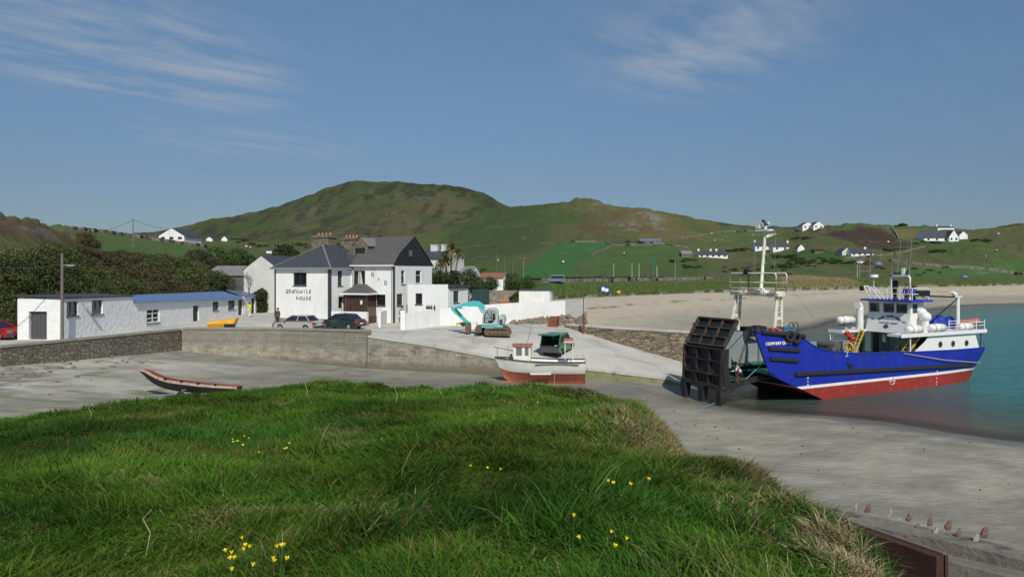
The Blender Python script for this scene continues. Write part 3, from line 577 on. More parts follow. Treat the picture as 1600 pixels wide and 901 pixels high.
ml = N.new('ShaderNodeMath'); ml.operation = 'MULTIPLY'; L.new(cr.outputs[0], ml.inputs[0]); L.new(ad3.outputs[0], ml.inputs[1])
ml2 = N.new('ShaderNodeMath'); ml2.operation = 'MULTIPLY'; ml2.inputs[1].default_value = .75; ml2.use_clamp = True; L.new(ml.outputs[0], ml2.inputs[0])
tint = N.new('ShaderNodeMixRGB'); tint.blend_type = 'MULTIPLY'; tint.inputs[0].default_value = 1; L.new(sky.outputs[0], tint.inputs[1])
tr_ = N.new('ShaderNodeValToRGB'); te = tr_.color_ramp.elements; te[0].position = 0; te[0].color = (.46, .56, .74, 1); te[1].position = .42; te[1].color = (1.12, 1.25, 1.27, 1); k_ = te.new(.9); k_.color = (1.7, 1.75, 1.7, 1); k_ = te.new(.12); k_.color = (.61, .68, .80, 1); k_ = te.new(.25); k_.color = (.83, .96, 1.04, 1); L.new(sp.outputs[2], tr_.inputs[0]); L.new(tr_.outputs[0], tint.inputs[2])
mxs = N.new('ShaderNodeMixRGB'); L.new(ml2.outputs[0], mxs.inputs[0]); L.new(tint.outputs[0], mxs.inputs[1]); mxs.inputs[2].default_value = (5.1, 5.6, 6.4, 1)
L.new(mxs.outputs[0], bg.inputs['Color']); bg.inputs['Strength'].default_value = .075
sl_ = bpy.data.lights.new('sun', 'SUN'); sl_.energy = 3.9; sl_.angle = R(.5); sl_.color = (1, .95, .86); so = bpy.data.objects.new('sun', sl_); COL.objects.link(so)
sdv = Vector((math.sin(SUN_AZ) * math.cos(SUN_EL), math.cos(SUN_AZ) * math.cos(SUN_EL), math.sin(SUN_EL)))
so.rotation_euler = sdv.to_track_quat('Z', 'Y').to_euler(); so.location = (0, -20, 60)
cam = bpy.data.cameras.new('camera'); cam.sensor_width = 36; cam.lens = 36 * F / 1600; cam.shift_y = -(450.5 - HY) / 1600; cam.clip_end = 12000; cam.clip_start = .05
co = bpy.data.objects.new('camera', cam); COL.objects.link(co); co.location = (0, 0, EYE); co.rotation_euler = (R(90), 0, 0); SC.camera = co
SC.view_settings.view_transform = 'Standard'; SC.view_settings.look = 'None'; SC.view_settings.exposure = 0
SC.render.resolution_x = 1024; SC.render.resolution_y = 576
# ================================================================ THE GUEST HOUSE
GZ = 3.46
H = Frame((-18.2, 71, GZ), R(-21))
def LX(o): return empty(o[0], H.o, H.ang, *o[1:])
hotel = empty('guest_house', H.o, H.ang, 'large white guest house with slate roofs, stone chimneys and B & B lettering', 'house')
def z5(X, Y): return 410 + X / 5.007, 350 + Y / 5.006       # detail view of the house -> photo pixels
def boxX(x0, y0, x1, y1, Yp):    # window box on a plane facing the front
    a, zt = H.X(*z5(x0, y0), Yp); b, zb = H.X(*z5(x1, y1), Yp); return (a, b, zb, zt)
def boxY(x0, y0, x1, y1, Xp):
    a, zt = H.Y(*z5(x0, y0), Xp); b, zb = H.Y(*z5(x1, y1), Xp); return (a, b, zb, zt)
wingW = 6.75; EW = 5.65; B0 = 3.7; MR = 6.5; GW = 8.4       # wing width, eave, front of main block, its right end, gable depth
MR = H.X(*z5(1028, 500), B0)[0]; EM = 5.95
wl = -wingW
wall = MB()
h1 = boxX(242, 370, 345, 480, 0); h1 = (h1[0] - wl, h1[1] - wl, h1[2], h1[3] - .12)
facade(wall, (wl, 0, 0), (1, 0, 0), (0, 1, 0), wingW, .55, EW, [h1])
hy = [boxY(590, 365, 625, 480, 0), boxY(595, 568, 628, 657, 0)]
facade(wall, (0, 0, 0), (0, 1, 0), (-1, 0, 0), B0, .55, EW, hy)
facade(wall, (wl, 16, 0), (0, -1, 0), (1, 0, 0), 16, .55, EW)
hm = [boxX(713, 365, 803, 474, B0), boxX(890, 550, 962, 638, B0)]
facade(wall, (0, B0, 0), (1, 0, 0), (0, 1, 0), MR, .0, EM, hm)
hg = [boxY(1086, 360, 1116, 468, MR), boxY(1200, 362, 1244, 462, MR), boxY(1052, 546, 1098, 634, MR)]
hg = [(a - B0, b - B0, c, d) for a, b, c, d in hg]
facade(wall, (MR, B0, 0), (0, 1, 0), (-1, 0, 0), GW, .0, EM, hg)
facade(wall, (MR, B0 + GW, 0), (-1, 0, 0), (0, -1, 0), MR + 2, 0, EM); facade(wall, (0, 16, 0), (-1, 0, 0), (0, -1, 0), wingW, 0, EW); facade(wall, (0, B0 + GW - .5, 0), (0, 1, 0), (-1, 0, 0), 16 - B0 - GW + .5, 0, EW)
wall.build('wall', 'white', hotel)
pl = MB(); pl.box(wl - .03, .03, -.03, 4, -.4, .55); pl.box(wl - .03, 0, 4, 16, -.4, .55); pl.build('plinth', stone_mat('plinth_stone', (.3, .27, .21), (.2, .18, .15), (.3, .28, .24), 2.2, 4), hotel)
for b_ in ((-.22, .02, -.02, .28, .55, EW - .1), (wl - .02, wl + .16, -.02, .1, .55, EW - .1), (MR - .1, MR + .03, B0 - .03, B0 + .22, 0, EM - .1)): cs = MB(); cs.box(*b_); cs.build('corner_band', 'dgrey', hotel)
X_, Y_, Z_ = (1, 0, 0), (0, 1, 0), (0, 0, 1)
window(hotel, (wl, 0, 0), X_, Y_, h1, 'dgrey', mull=1, fw=.09, curt=False)
for h in hy[:1]: window(hotel, (0, 0, 0), Y_, (-1, 0, 0), h, 'dgrey', mull=0, trans=1)
window(hotel, (0, 0, 0), Y_, (-1, 0, 0), hy[1], 'dgrey', mull=0, name='side_door', sill=False)
window(hotel, (0, B0, 0), X_, Y_, hm[0], 'dgrey', mull=1, fw=.07, curt=True)
window(hotel, (0, B0, 0), X_, Y_, hm[1], 'brown', mull=0, trans=1, fw=.07)
for h in hg: window(hotel, (MR, B0, 0), Y_, (-1, 0, 0), h, 'whitepaint' if h is not hg[2] else 'brown', mull=0, trans=1)
# wing roof: hipped at the front, ridge running back
ov = .3; a = wingW / 2; hz = 2.45; roof = MB(); mx_ = wl / 2; e0 = EW
A = [(wl - ov, -ov, e0), (ov, -ov, e0), (ov, 16 + ov, e0), (wl - ov, 16 + ov, e0)]; rf = (mx_, a + .1, e0 + hz); rb = (mx_, 16 - a, e0 + hz)
roof.add(A + [rf, rb], [(0, 1, 4), (1, 2, 5, 4), (2, 3, 5), (3, 0, 4, 5), (3, 2, 1, 0)])
rw = roof.build('wing_roof', 'slate', hotel)
rt = MB()
for p in (A[0], A[1]): rt.beam(Vector(p) + Vector((0, 0, .04)), Vector(rf) + Vector((0, 0, .04)), .16, .07)
rt.beam(Vector(rf) + Vector((0, 0, .05)), Vector(rb) + Vector((0, 0, .05)), .2, .09); rt.build('ridge_tile', 'ridge', rw)
gt = MB(); gt.box(wl - ov - .02, ov + .02, -ov - .09, -ov - .003, e0 - .12, e0 + .05); gt.box(ov + .003, ov + .09, -ov - .02, B0 - .4, e0 - .12, e0 + .05); gt.build('gutter', 'boatgrey', rw)
sf = MB(); sf.box(wl - ov, ov, -ov, .0, e0 - .14, e0 - .003); sf.box(.0, ov, .0, B0 - .35, e0 - .14, e0 - .003); sf.build('soffit', 'white', rw)
# main roof: broken pitch to the front, straight at the back, hanging slates on the gable
rx0 = -1.2; kz = 1.25; ky = 1.0; rz_ = 3.15; ry = GW * .5
prof = [(-.3, -.08), (-.3 + .001, 0), (ky, kz), (ry, rz_), (GW + .25, -.08)]
mr = MB()
def rp(x, y, z): return (x, B0 + y, EM + z)
def strip(p, q, m_, x0, x1):
    m_.quad(rp(x0, *p), rp(x1, *p), rp(x1, *q), rp(x0, *q))
lw = MB(); lw.add([rp(.12, -.3, -.02), rp(.12, ky, kz), rp(.12, 3.2, .2)], [(0, 2, 1)]); strip((-.3, 0), (ky, kz), lw, .12, MR + .12); 
up_ = MB(); strip((ky, kz), (ry, rz_), up_, rx0, MR + .12); strip((ry, rz_), (GW + .3, -.05), up_, rx0, MR + .12); up_.add([rp(rx0, ky, kz), rp(rx0, ry, rz_), rp(rx0, GW + .3, -.05), rp(rx0, ky, -.6)], [(0, 1, 2, 3)]); up_.add([rp(rx0, ky, kz - .01), rp(.12, ky, kz - .01), rp(.12, ky, -.6), rp(rx0, ky, -.6)], [(0, 1, 2, 3)])
mroof = up_.build('main_roof', 'slate_old', hotel); lw.build('lower_roof_slope', 'slate_old', mroof)
gb = MB(); gb.add([(MR + .04, B0 - .02, EM - .02), (MR + .04, B0 + ky, EM + kz - .06), (MR + .04, B0 + ry, EM + rz_ - .04), (MR + .04, B0 + GW, EM - .02)], [(0, 3, 2, 1)])
gb.add([(MR, B0 - .02, EM - .02), (MR + .04, B0 - .02, EM - .02), (MR + .04, B0 + GW, EM - .02), (MR, B0 + GW, EM - .02)], [(0, 1, 2, 3)]); gb.build('slate_hung_gable', 'slate_dark', hotel)
for q in ((1140, 200, 1168, 258), (1212, 212, 1232, 252)):
    hbx = boxY(*q, MR); wf = MB(); wf.box(MR + .045, MR + .1, hbx[0], hbx[1], hbx[2], hbx[3]); ww = wf.build('window', 'dgrey', hotel)
    pb = MB(); pb.box(MR + .102, MR + .108, hbx[0] + .08, hbx[1] - .06, hbx[2] + .08, hbx[3] - .07); pb.build('pane', 'glass_l' if q[0] == 1140 else 'glass', ww)
gg = MB(); gg.box(.1, MR + .14, B0 - .42, B0 - .3, EM - .10, EM + .02); gg.build('gutter', 'white', mroof)
sf = MB(); sf.box(.1, MR + .1, B0 - .3, B0, EM - .12, EM - .004); sf.build('soffit', 'white', mroof)
for x in (MR - .18, .3): dp = MB(); dp.tube([(x, B0 - .1, .1), (x, B0 - .1, EM - .1)], .05); dp.build('downpipe', 'boatgrey', hotel)
# dormer
dx0, zt = H.X(*z5(712, 172), B0 + ky); dx1, zb = H.X(*z5(824, 252), B0 + ky)
dm = MB(); dyb = B0 + ky + 2.6
win = boxX(726, 186, 806, 244, B0 + ky)
facade(dm, (dx0, B0 + ky - .05, 0), X_, Y_, dx1 - dx0, zb, zt, [(win[0] - dx0, win[1] - dx0, win[2], win[3])], .1)
dm.quad((dx1, B0 + ky - .05, zb), (dx1, dyb, zb), (dx1, dyb, zt), (dx1, B0 + ky - .05, zt)); dm.quad((dx0, dyb, zb), (dx0, B0 + ky - .05, zb), (dx0, B0 + ky - .05, zt), (dx0, dyb, zt))
mxx = (dx0 + dx1) / 2; dm.add([(dx0 - .08, B0 + ky - .06, zt), (dx1 + .08, B0 + ky - .06, zt), (mxx, B0 + ky - .06, zt + .85)], [(0, 1, 2)])
dor = dm.build('dormer', 'stone_chim', hotel); window(dor, (dx0, B0 + ky - .05, 0), X_, Y_, (win[0] - dx0, win[1] - dx0, win[2], win[3]), 'dgrey', mull=0, depth=.08, sill=False)
dr = MB(); P0 = (dx0 - .15, B0 + ky - .15, zt - .03); P1 = (mxx, B0 + ky - .1, zt + .92); P2 = (dx1 + .15, B0 + ky - .15, zt - .03)
dr.quad(P0, P1, (mxx, dyb + .9, zt + .92), (dx0 - .15, dyb + .4, zt - .03)); dr.quad(P1, P2, (dx1 + .15, dyb + .4, zt - .03), (mxx, dyb + .9, zt + .92)); dr.build('dormer_roof', 'ridge', dor)
# chimneys
def chimney(name, x0, x1, y0, y1, z0, z1, parent, pots, mt='stone_chim', pr=.13):
    c = MB(); c.box(x0, x1, y0, y1, z0, z1 - .28); c.box(x0 - .1, x1 + .1, y0 - .1, y1 + .1, z1 - .28, z1 - .1); c.box(x0 + .02, x1 - .02, y0 + .02, y1 - .02, z1 - .1, z1)
    o = c.build(name, mt, parent)
    for k in range(pots):
        x = x0 + (x1 - x0) * (k + .9) / (pots + .5); p = MB(); p.tube([(x, (y0 + y1) / 2, z1), (x, (y0 + y1) / 2, z1 + .1), (x, (y0 + y1) / 2, z1 + .26), (x, (y0 + y1) / 2, z1 + .32)], [pr * 1.15, pr, pr * .85, pr], 10); p.build('chimney_pot', 'terra', o)
    return o
cy = 4.4; a_, zt_ = H.X(*z5(382, 88), cy); b_, _ = H.X(*z5(516, 88), cy); chimney('chimney', a_, b_, cy, cy + 1.5, EW + 1.0, zt_, hotel, 4)
cy = B0 + 3.6; a_, zt_ = H.X(*z5(616, 105), cy); b_, _ = H.X(*z5(738, 105), cy); chimney('chimney', a_, b_, cy, cy + .9, EM, zt_, hotel, 4)
# porch
py0 = B0 - 1.9; px0, pzt = H.X(*z5(640, 543), py0); px1, _ = H.X(*z5(812, 543), py0); por = MB()
n_ = 7
for i in range(n_ + 1):
    x = px0 + (px1 - px0) * i / n_; por.box(x - .05, x + .05, py0 - .05, py0 + .05, .1, pzt)
por.box(px0, px1, py0 - .04, py0 + .04, pzt - .12, pzt); por.box(px0, px1, py0 - .045, py0 + .045, .05, .75); por.box(px0 - .05, px0 + .05, py0, B0, .05, .75); por.box(px1 - .05, px1 + .05, py0, B0, .05, .75)
por.box(px0 - .05, px0 + .05, py0, B0, pzt - .12, pzt); por.box(px1 - .05, px1 + .05, py0, B0, pzt - .12, pzt)
po = por.build('porch', 'brown', hotel)
pg = MB(); pg.quad((px0, py0 + .01, .7), (px1, py0 + .01, .7), (px1, py0 + .01, pzt - .1), (px0, py0 + .01, pzt - .1)); pg.quad((px1 - .01, py0, .7), (px1 - .01, B0, .7), (px1 - .01, B0, pzt - .1), (px1 - .01, py0, pzt - .1)); pg.build('porch_glazing', mat('porch_glass', (.10, .06, .04), (.03, .02, .018), rough=.12, scale=2.4, spec=.7, stretch=(3, 3, .4)), po)
pr_ = MB(); q = [(px0 - .3, py0 - .3, pzt), (px1 + .3, py0 - .3, pzt), (px1 + .3, B0, pzt), (px0 - .3, B0, pzt)]; t1 = ((px0 + .55, B0 - .35, pzt + .95)); t2 = ((px1 - 1.2, B0 - .35, pzt + .95))
pr_.add(q + [t1, t2, (t2[0], B0, t2[2]), (t1[0], B0, t1[2])], [(0, 1, 5, 4), (1, 2, 6, 5), (3, 0, 4, 7), (4, 5, 6, 7)]); pr_.build('porch_roof', 'slate_old', po)
fa = MB(); fa.box(px0 - .34, px1 + .34, py0 - .36, py0 - .3, pzt - .1, pzt + .06); fa.box(px1 + .3, px1 + .36, py0 - .36, B0, pzt - .1, pzt + .06); fa.build('fascia', 'white', po)
nt_ = MB(); nx, nz = H.X(*z5(774, 612), py0 - .06); nt_.box(nx - .12, nx + .12, py0 - .075, py0 - .065, nz - .2, nz + .2); nt_.build('paper_notice', 'white', po)
# lettering
UN = {'G': [[(.9, .85), (.5, 1), (.15, .8), (.05, .4), (.3, .02), (.7, .02), (.8, .45), (.45, .45)], [(.8, .45), (.85, -.15)]],
      'R': [[(.1, 0), (.15, 1)], [(.0, 1), (.6, 1), (.75, .75), (.6, .5), (.15, .48)], [(.4, .48), (.85, .0)]],
      'A': [[(.8, 1), (.8, .05), (.95, 0)], [(.8, .6), (.35, .65), (.08, .35), (.3, .02), (.8, .2)]],
      'N': [[(.1, 0), (.1, 1)], [(.05, .95), (.5, 1), (.8, .75), (.8, 0)]], 'U': [[(.1, 1), (.1, .3), (.35, 0), (.8, .12)], [(.8, 1), (.8, 0)]],
      'I': [[(.45, 1), (.45, 0)]], 'L': [[(.2, 1.15), (.2, .15), (.5, 0), (.8, .1)]],
      'E': [[(.85, .85), (.5, 1), (.15, .8), (.08, .4), (.3, .03), (.8, .1)], [(.1, .5), (.75, .5)]],
      'H': [[(.12, 1.15), (.12, 0)], [(.12, .6), (.5, .7), (.8, .45), (.78, 0)]], 'O': [[(.5, 1), (.12, .75), (.12, .25), (.5, 0), (.88, .25), (.88, .75), (.5, 1)]],
      'S': [[(.8, .88), (.5, 1), (.2, .8), (.3, .55), (.7, .45), (.8, .2), (.5, 0), (.15, .12)]]}
def uncial(word, x0, x1, z0, hgt, y):
    mb = MB(); st = (x1 - x0) / len(word)
    for i, ch in enumerate(word):
        for s_i in UN[ch]:
            for p, q in zip(s_i[:-1], s_i[1:]):
                mb.beam((x0 + st * (i + p[0] * .82), y, z0 + p[1] * hgt), (x0 + st * (i + q[0] * .82), y, z0 + q[1] * hgt), .02, .075, up=(0, 1, 0)) if False else mb.beam((x0 + st * (i + p[0] * .82), y, z0 + p[1] * hgt), (x0 + st * (i + q[0] * .82), y, z0 + q[1] * hgt), .055, .02, up=(0, 1, 0))
    return mb
x0, zt = H.X(*z5(184, 512), 0); x1, zb = H.X(*z5(388, 541), 0); uncial('GRANUAILE', x0, x1, zb, zt - zb, -.012).build('lettering', 'dgrey', hotel)
x0, zt = H.X(*z5(265, 566), 0); x1, zb = H.X(*z5(388, 594), 0); uncial('HOUSE', x0, x1, zb, zt - zb, -.012).build('lettering', 'dgrey', hotel)
for ch, (u, v), hh in (('B', (862, 412), .5), ('&', (911, 440), .3), ('B', (964, 478), .5)):
    mb = MB(); xx, zz_ = H.X(*z5(u, v), B0); put_text(mb, ch, (xx, B0 - .012, zz_), X_, Z_, hh * 1.35, 0); mb.build('lettering', 'dgrey', hotel)
# ---- single-storey flat-roofed extension on the right
ext = empty('flat_roofed_annexe', H.o, H.ang, 'white flat-roofed annexe built against the right gable of the guest house', 'annexe')
ey = B0 + .6; ex0, ezt = H.X(*z5(1136, 470), ey); ex1, _ = H.X(700, 444.5, ey); 
eb = MB(); ehx = boxX(1197, 541, 1250, 628, ey)
facade(eb, (ex0, ey, 0), X_, Y_, ex1 - ex0, 0, ezt, [(ehx[0] - ex0, ehx[1] - ex0, ehx[2], ehx[3])])
exr = H.Y(731, 450, ex1)[0]; hh = [H.Y(*(640 + 237 / 3.464, 360 + 328 / 3.465), ex1), H.Y(*(640 + 268 / 3.464, 360 + 388 / 3.465), ex1)]
facade(eb, (ex1, ey, 0), Y_, (-1, 0, 0), exr - ey, 0, ezt - .45, [(hh[0][0] - ey, hh[1][0] - ey, hh[1][1], hh[0][1])])
facade(eb, (ex0, ey, 0), Y_, (1, 0, 0), exr - ey, 0, ezt); facade(eb, (ex1, exr, 0), (-1, 0, 0), (0, -1, 0), ex1 - ex0, 0, ezt - .5); eb.build('wall', 'white', ext)
rb_ = MB(); rb_.box(ex0, ex1 - .2, ey + .1, exr, ezt - .3, ezt - .1); rb_.box(ex1 - .2, ex1 + .14, ey + .2, exr, ezt - .46, ezt - .14); rb_.build('flat_roof', 'dgrey', ext)
window(ext, (ex0, ey, 0), X_, Y_, (ehx[0] - ex0, ehx[1] - ex0, ehx[2], ehx[3]), 'brown', mull=0); window(ext, (ex1, ey, 0), Y_, (-1, 0, 0), (hh[0][0] - ey, hh[1][0] - ey, hh[1][1], hh[0][1]), 'brown', mull=1)

# ---- boundary walls in front of the house
def wall_thing(name, pts, h, t, m_, label, cat='wall', cope=None, lump=0):
    """pts: (x, y, ground z); h height or list"""
    mb = MB(); pts = [Vector(p) for p in pts]; hs = h if isinstance(h, list) else [h] * len(pts); rings = []
    for i, p in enumerate(pts):
        d = (pts[min(i + 1, len(pts) - 1)] - pts[max(i - 1, 0)]); d.z = 0; d.normalize(); nrm = Vector((-d.y, d.x, 0)) * (t / 2); j = (random.uniform(-lump, lump) if lump else 0)
        zt = p.z + hs[i] + j; rings.append([(p - nrm) - Vector((0, 0, .4)), (p + nrm) - Vector((0, 0, .4)), Vector((p.x + nrm.x, p.y + nrm.y, zt)), Vector((p.x - nrm.x, p.y - nrm.y, zt))])
    mb.loft(rings, smooth=False); o = mb.build(name, m_); tag(o, label, cat)
    if cope:
        cb = MB(); r2 = []
        for i, p in enumerate(pts):
            d = (pts[min(i + 1, len(pts) - 1)] - pts[max(i - 1, 0)]); d.z = 0; d.normalize(); nrm = Vector((-d.y, d.x, 0)) * (t / 2 + .05); zt = p.z + hs[i] + .003
            r2.append([Vector((p.x - nrm.x, p.y - nrm.y, zt)), Vector((p.x + nrm.x, p.y + nrm.y, zt)), Vector((p.x + nrm.x, p.y + nrm.y, zt + .1)), Vector((p.x - nrm.x, p.y - nrm.y, zt + .1))])
        cb.loft(r2, smooth=False).build('coping', cope, o)
    return o
def gp(px, py, z=GZ):  # ground point at height z seen through a pixel
    D = F * (EYE - z) / (py - HY); return Vector(((px - 800) / F * D, D, z))
Lh = lambda x, y: H.o + H.a * x + H.b * y
fx1, _ = H.X(*z5(905, 700), -.6)
p0, p1 = Lh(.2, .1), Lh(4.35, .1)
wall_thing('garden_wall', [p0, p1], 1.35, .25, 'white', 'low white garden wall in front of the glazed porch, above the parked cars')
bs = MB(); bs.box(.25, 4.45, -.04, .2, -.1, .42); bs.build('wall_foot', stone_mat('wall_foot_stone', (.3, .27, .21), (.2, .18, .15), (.3, .28, .24), 2.2, 4), None, loc=H.o, rz=H.ang); tag(bpy.data.objects['wall_foot'], 'rough stone footing showing under the low white porch wall', 'wall')
wall_thing('garden_wall', [gp(593, 511.5), gp(612, 499)], [1.5, 1.25], .25, 'white', 'short white wall turning back beside the guest house entrance gap')
wall_thing('garden_wall', [gp(629.5, 515), gp(686, 509.5), W(775, 502.5, 72.2), W(882, 495, 77)], [1.45, 1.7, 1.8, 1.75], .3, 'white', 'long white yard wall behind the turquoise excavator')
a_ = gp(630, 515); pm = MB(); pm.box(a_.x - .22, a_.x + .22, a_.y - .22, a_.y + .22, GZ - .2, GZ + 1.75); tag(pm.build('gate_pillar', 'white'), 'white pillar ending the long yard wall by the man with the dog', 'pillar')
# ---- white box building and stone wall beyond the yard wall
def simple_block(name, fr, x0, x1, y0, y1, z0, z1, m_, label, cat='building', roofm='dgrey', holes=(), rt=.12):
    e = empty(name, fr.o, fr.ang, label, cat); mb = MB()
    facade(mb, (x0, y0, z0), X_, Y_, x1 - x0, 0, z1 - z0, holes); facade(mb, (x1, y0, z0), Y_, (-1, 0, 0), y1 - y0, 0, z1 - z0); facade(mb, (x0, y1, z0), (0, -1, 0), (1, 0, 0), y1 - y0, 0, z1 - z0); facade(mb, (x1, y1, z0), (-1, 0, 0), (0, -1, 0), x1 - x0, 0, z1 - z0)
    mb.build('wall', m_, e); r = MB(); r.box(x0 - .12, x1 + .12, y0 - .12, y1 + .12, z1 + .003, z1 + rt); r.build('flat_roof', roofm, e); return e
Bf = Frame((0.9, 90, GZ), R(-8)); bx0, bz = Bf.X(811, 453.5, 0); bx1, bz1 = Bf.X(859.5, 455, 0)
eb_ = simple_block('flat_roofed_store', Bf, bx0, bx1, 0, 3.5, 0, bz, 'white', 'plain white flat-roofed block behind the right end of the yard wall', 'outbuilding')
db = MB(); dxa = Bf.X(811 + 23, 470, 0)[0]; db.box(bx0 + .3, dxa, -.02, -.003, 0, bz - .35); db.build('door', 'boatwhite', eb_)
wall_thing('rubble_wall', [W(763, 470, 93), W(810, 468, 92)], 0, .5, stone_mat('yard_rubble', (.34, .29, .22), (.2, .17, .14), (.3, .27, .22), 1.5, 2.5), 'tall brown rubble wall joining the white block, behind the yard wall')
o = bpy.data.objects['rubble_wall']; o.scale = (1, 1, 1)
for v in o.data.vertices:
    v.co.z = GZ - .2 if (v.co.z < W(763, 470, 93).z - .2) else W(780, 453.5, 92.5).z
tk = MB(); T0 = W(751, 472, 88); tk.box(T0.x - 1.05, T0.x + 1.05, 87.4, 89.2, GZ, W(751, 452.5, 88).z)
for k in range(9): x = T0.x - 1.0 + k * .25; tk.box(x - .04, x + .04, 87.33, 87.398, GZ + .1, W(751, 453, 88).z - .05)
tag(tk.build('oil_tank', mat('dark_green_tank', (.02, .05, .05), rough=.5)), 'dark green ribbed oil tank against the rubble wall', 'tank')

# ================================================================ LONG WHITEWASHED SHED (left)
SD = Frame((-34.9, 55.1, GZ), math.atan2(31.9, 2.4))    # local X runs back along the shed, local Y to the left
def s3(X, Y): return X / 3.004, 320 + Y / 3.003
def s4(X, Y): return 200 + X / 3.217, 340 + Y / 3.218
shed = empty('whitewashed_shed', SD.o, SD.ang, 'long low whitewashed shed with part blue sheet roof beside the quay road', 'shed')
sb_ = MB(); hA = SD.X(*s3(300, 440), 0)[1]; x208, hB = SD.X(*s3(625, 430), 0); hC = SD.X(*s4(30, 428), 0)[1]; xE, hE = SD.X(*s4(578, 406), 0)
def sbx(f, x0, y0, x1, y1):
    a, zt = SD.X(*f(x0, y0), 0); b, zb = SD.X(*f(x1, y1), 0); return (a, b, zb, zt)
H1 = [sbx(s3, 313, 455, 367, 518), sbx(s3, 431, 449, 483, 510)]
facade(sb_, (0, 0, 0), X_, Y_, x208, -.2, min(hA, hB), H1, .22)
sb_.quad((0, 0, min(hA, hB)), (x208, 0, min(hA, hB)), (x208, 0, hB + .002), (0, 0, hA + .002))
H2 = [sbx(s4, 94, 460, 158, 524), sbx(s4, 327, 443, 356, 530), sbx(s4, 426, 416, 456, 463), sbx(s4, 504, 416, 538, 458), sbx(s4, 554, 408, 577, 490)]
H2 = [(a, b, max(c, .05), min(d, min(hC, hE) - .12)) for a, b, c, d in H2]
facade(sb_, (x208, 0, 0), X_, Y_, xE - x208, -.2, min(hC, hE), [(a - x208, b - x208, c, d) for a, b, c, d in H2], .2)
sb_.quad((x208, 0, min(hC, hE)), (xE, 0, min(hC, hE)), (xE, 0, hE + .002), (x208, 0, hC + .002))
# end facing the camera
LW = 5.4; y30, hL = SD.Y(*s3(82, 438), 0); LW = y30
dY0 = SD.Y(*s3(220, 500), 0); dY1 = SD.Y(*s3(135, 500), 0); hd = dY0[1]
facade(sb_, (0, LW, 0), (0, -1, 0), (1, 0, 0), LW, -.2, hA, [(LW - dY1[0], LW - dY0[0], .0, hd)], .3)
sb_.quad((xE, 0, -.2), (xE, LW, -.2), (xE, LW, hE + .8), (xE, 0, hE)); sb_.quad((0, LW, -.2), (0, LW, hA), (xE, LW, hE + .3), (xE, LW, -.2))
sb_.quad((x208, 0, hC), (x208, LW, hC), (x208, LW, hB + .1), (x208, 0, hB))
sb_.build('wall', 'whitewash', shed)
r1 = MB(); r1.hexa([(-.1, -.1, hA), (x208, -.1, hB), (x208, LW, hB + .15), (-.1, LW + .1, hA + .15), (-.1, -.1, hA + .1), (x208, -.1, hB + .1), (x208, LW, hB + .3), (-.1, LW + .1, hA + .3)]); r1.build('flat_roof', 'dgrey', shed)
r2 = MB(); rid = SD.X(*s4(25, 388), 2.6)[1]; rid2 = SD.X(*s4(480, 371), 2.6)[1]
nC = 60
for i in range(nC):
    t0 = i / nC; t1 = (i + 1) / nC; xa = x208 + .02 + (xE + .2 - x208) * t0; xb = x208 + .02 + (xE + .2 - x208) * t1; xm = (xa + xb) / 2
    e_ = hC + (hE - hC) * t0; rr_z = rid + (rid2 - rid) * t0
    r2.add([(xa, -.25, e_), (xa, 2.6, rr_z), (xm, 2.6, rr_z + .05), (xm, -.25, e_ + .05), (xb, -.25, e_), (xb, 2.6, rr_z)], [(0, 3, 2, 1), (3, 4, 5, 2)])
    r2.add([(xa, 2.6, rr_z), (xa, LW + .2, e_ + .1), (xb, LW + .2, e_ + .1), (xb, 2.6, rr_z)], [(0, 3, 2, 1)])
r2.build('blue_sheet_roof', 'bluesheet', shed)
for h in H1:
    window(shed, (0, 0, 0), X_, Y_, h, 'greywood', 'glass', depth=.2, mull=1, fw=.07)
window(shed, (0, 0, 0), X_, Y_, H2[0], 'whitepaint', 'glass', depth=.1, mull=1, trans=2, fw=.12)
for h in (H2[2], H2[3]): window(shed, (0, 0, 0), X_, Y_, h, 'greywood', 'glass', depth=.15, mull=0, trans=1)
for h in (H2[1], H2[4]): d_ = MB(); d_.box(h[0], h[1], .14, .18, h[2], h[3]); d_.build('door', 'black', shed)
d_ = MB(); nb_ = 9
for i in range(nb_):
    y0_ = dY0[0] + (dY1[0] - dY0[0]) * i / nb_; y1_ = dY0[0] + (dY1[0] - dY0[0]) * (i + 1) / nb_ - .02; d_.box(.2 + .01 * (i % 2), .25, y0_, y1_, .02, hd)
d_.build('plank_door', 'greywood', shed)
# far end block of the shed
x0_, z0_ = SD.X(*s4(582, 396), 0); eo = MB(); xA = xE + .4; xB = SD.X(*s4(645, 396), 0)[0]; xB = min(xB, xA + 12)
end = empty('shed_annexe', SD.o, SD.ang, 'small white annexe with blue roof at the far end of the long shed', 'shed')
ew = MB(); zt_ = SD.X(*s4(600, 396), 0)[1]; facade(ew, (xA, 0, 0), X_, Y_, xB - xA, -.2, zt_, [(xB - xA - 1.4, xB - xA - .4, 0, 2.0)]); facade(ew, (xA, 4, 0), (0, -1, 0), (1, 0, 0), 4, -.2, zt_); facade(ew, (xB, 0, 0), Y_, (-1, 0, 0), 4, -.2, zt_); ew.build('wall', 'whitewash', end)
dd_ = MB(); dd_.box(xB - 1.4, xB - .4, .13, .16, 0, 2.0); dd_.build('door', 'black', end)
er = MB(); er.hexa([(xA - .1, -.2, zt_), (xB + .2, -.2, zt_), (xB + .2, 2.2, zt_ + .55), (xA - .1, 2.2, zt_ + .75), (xA - .1, -.2, zt_ + .08), (xB + .2, -.2, zt_ + .08), (xB + .2, 2.2, zt_ + .63), (xA - .1, 2.2, zt_ + .83)]); er.build('blue_sheet_roof', 'bluesheet', end)
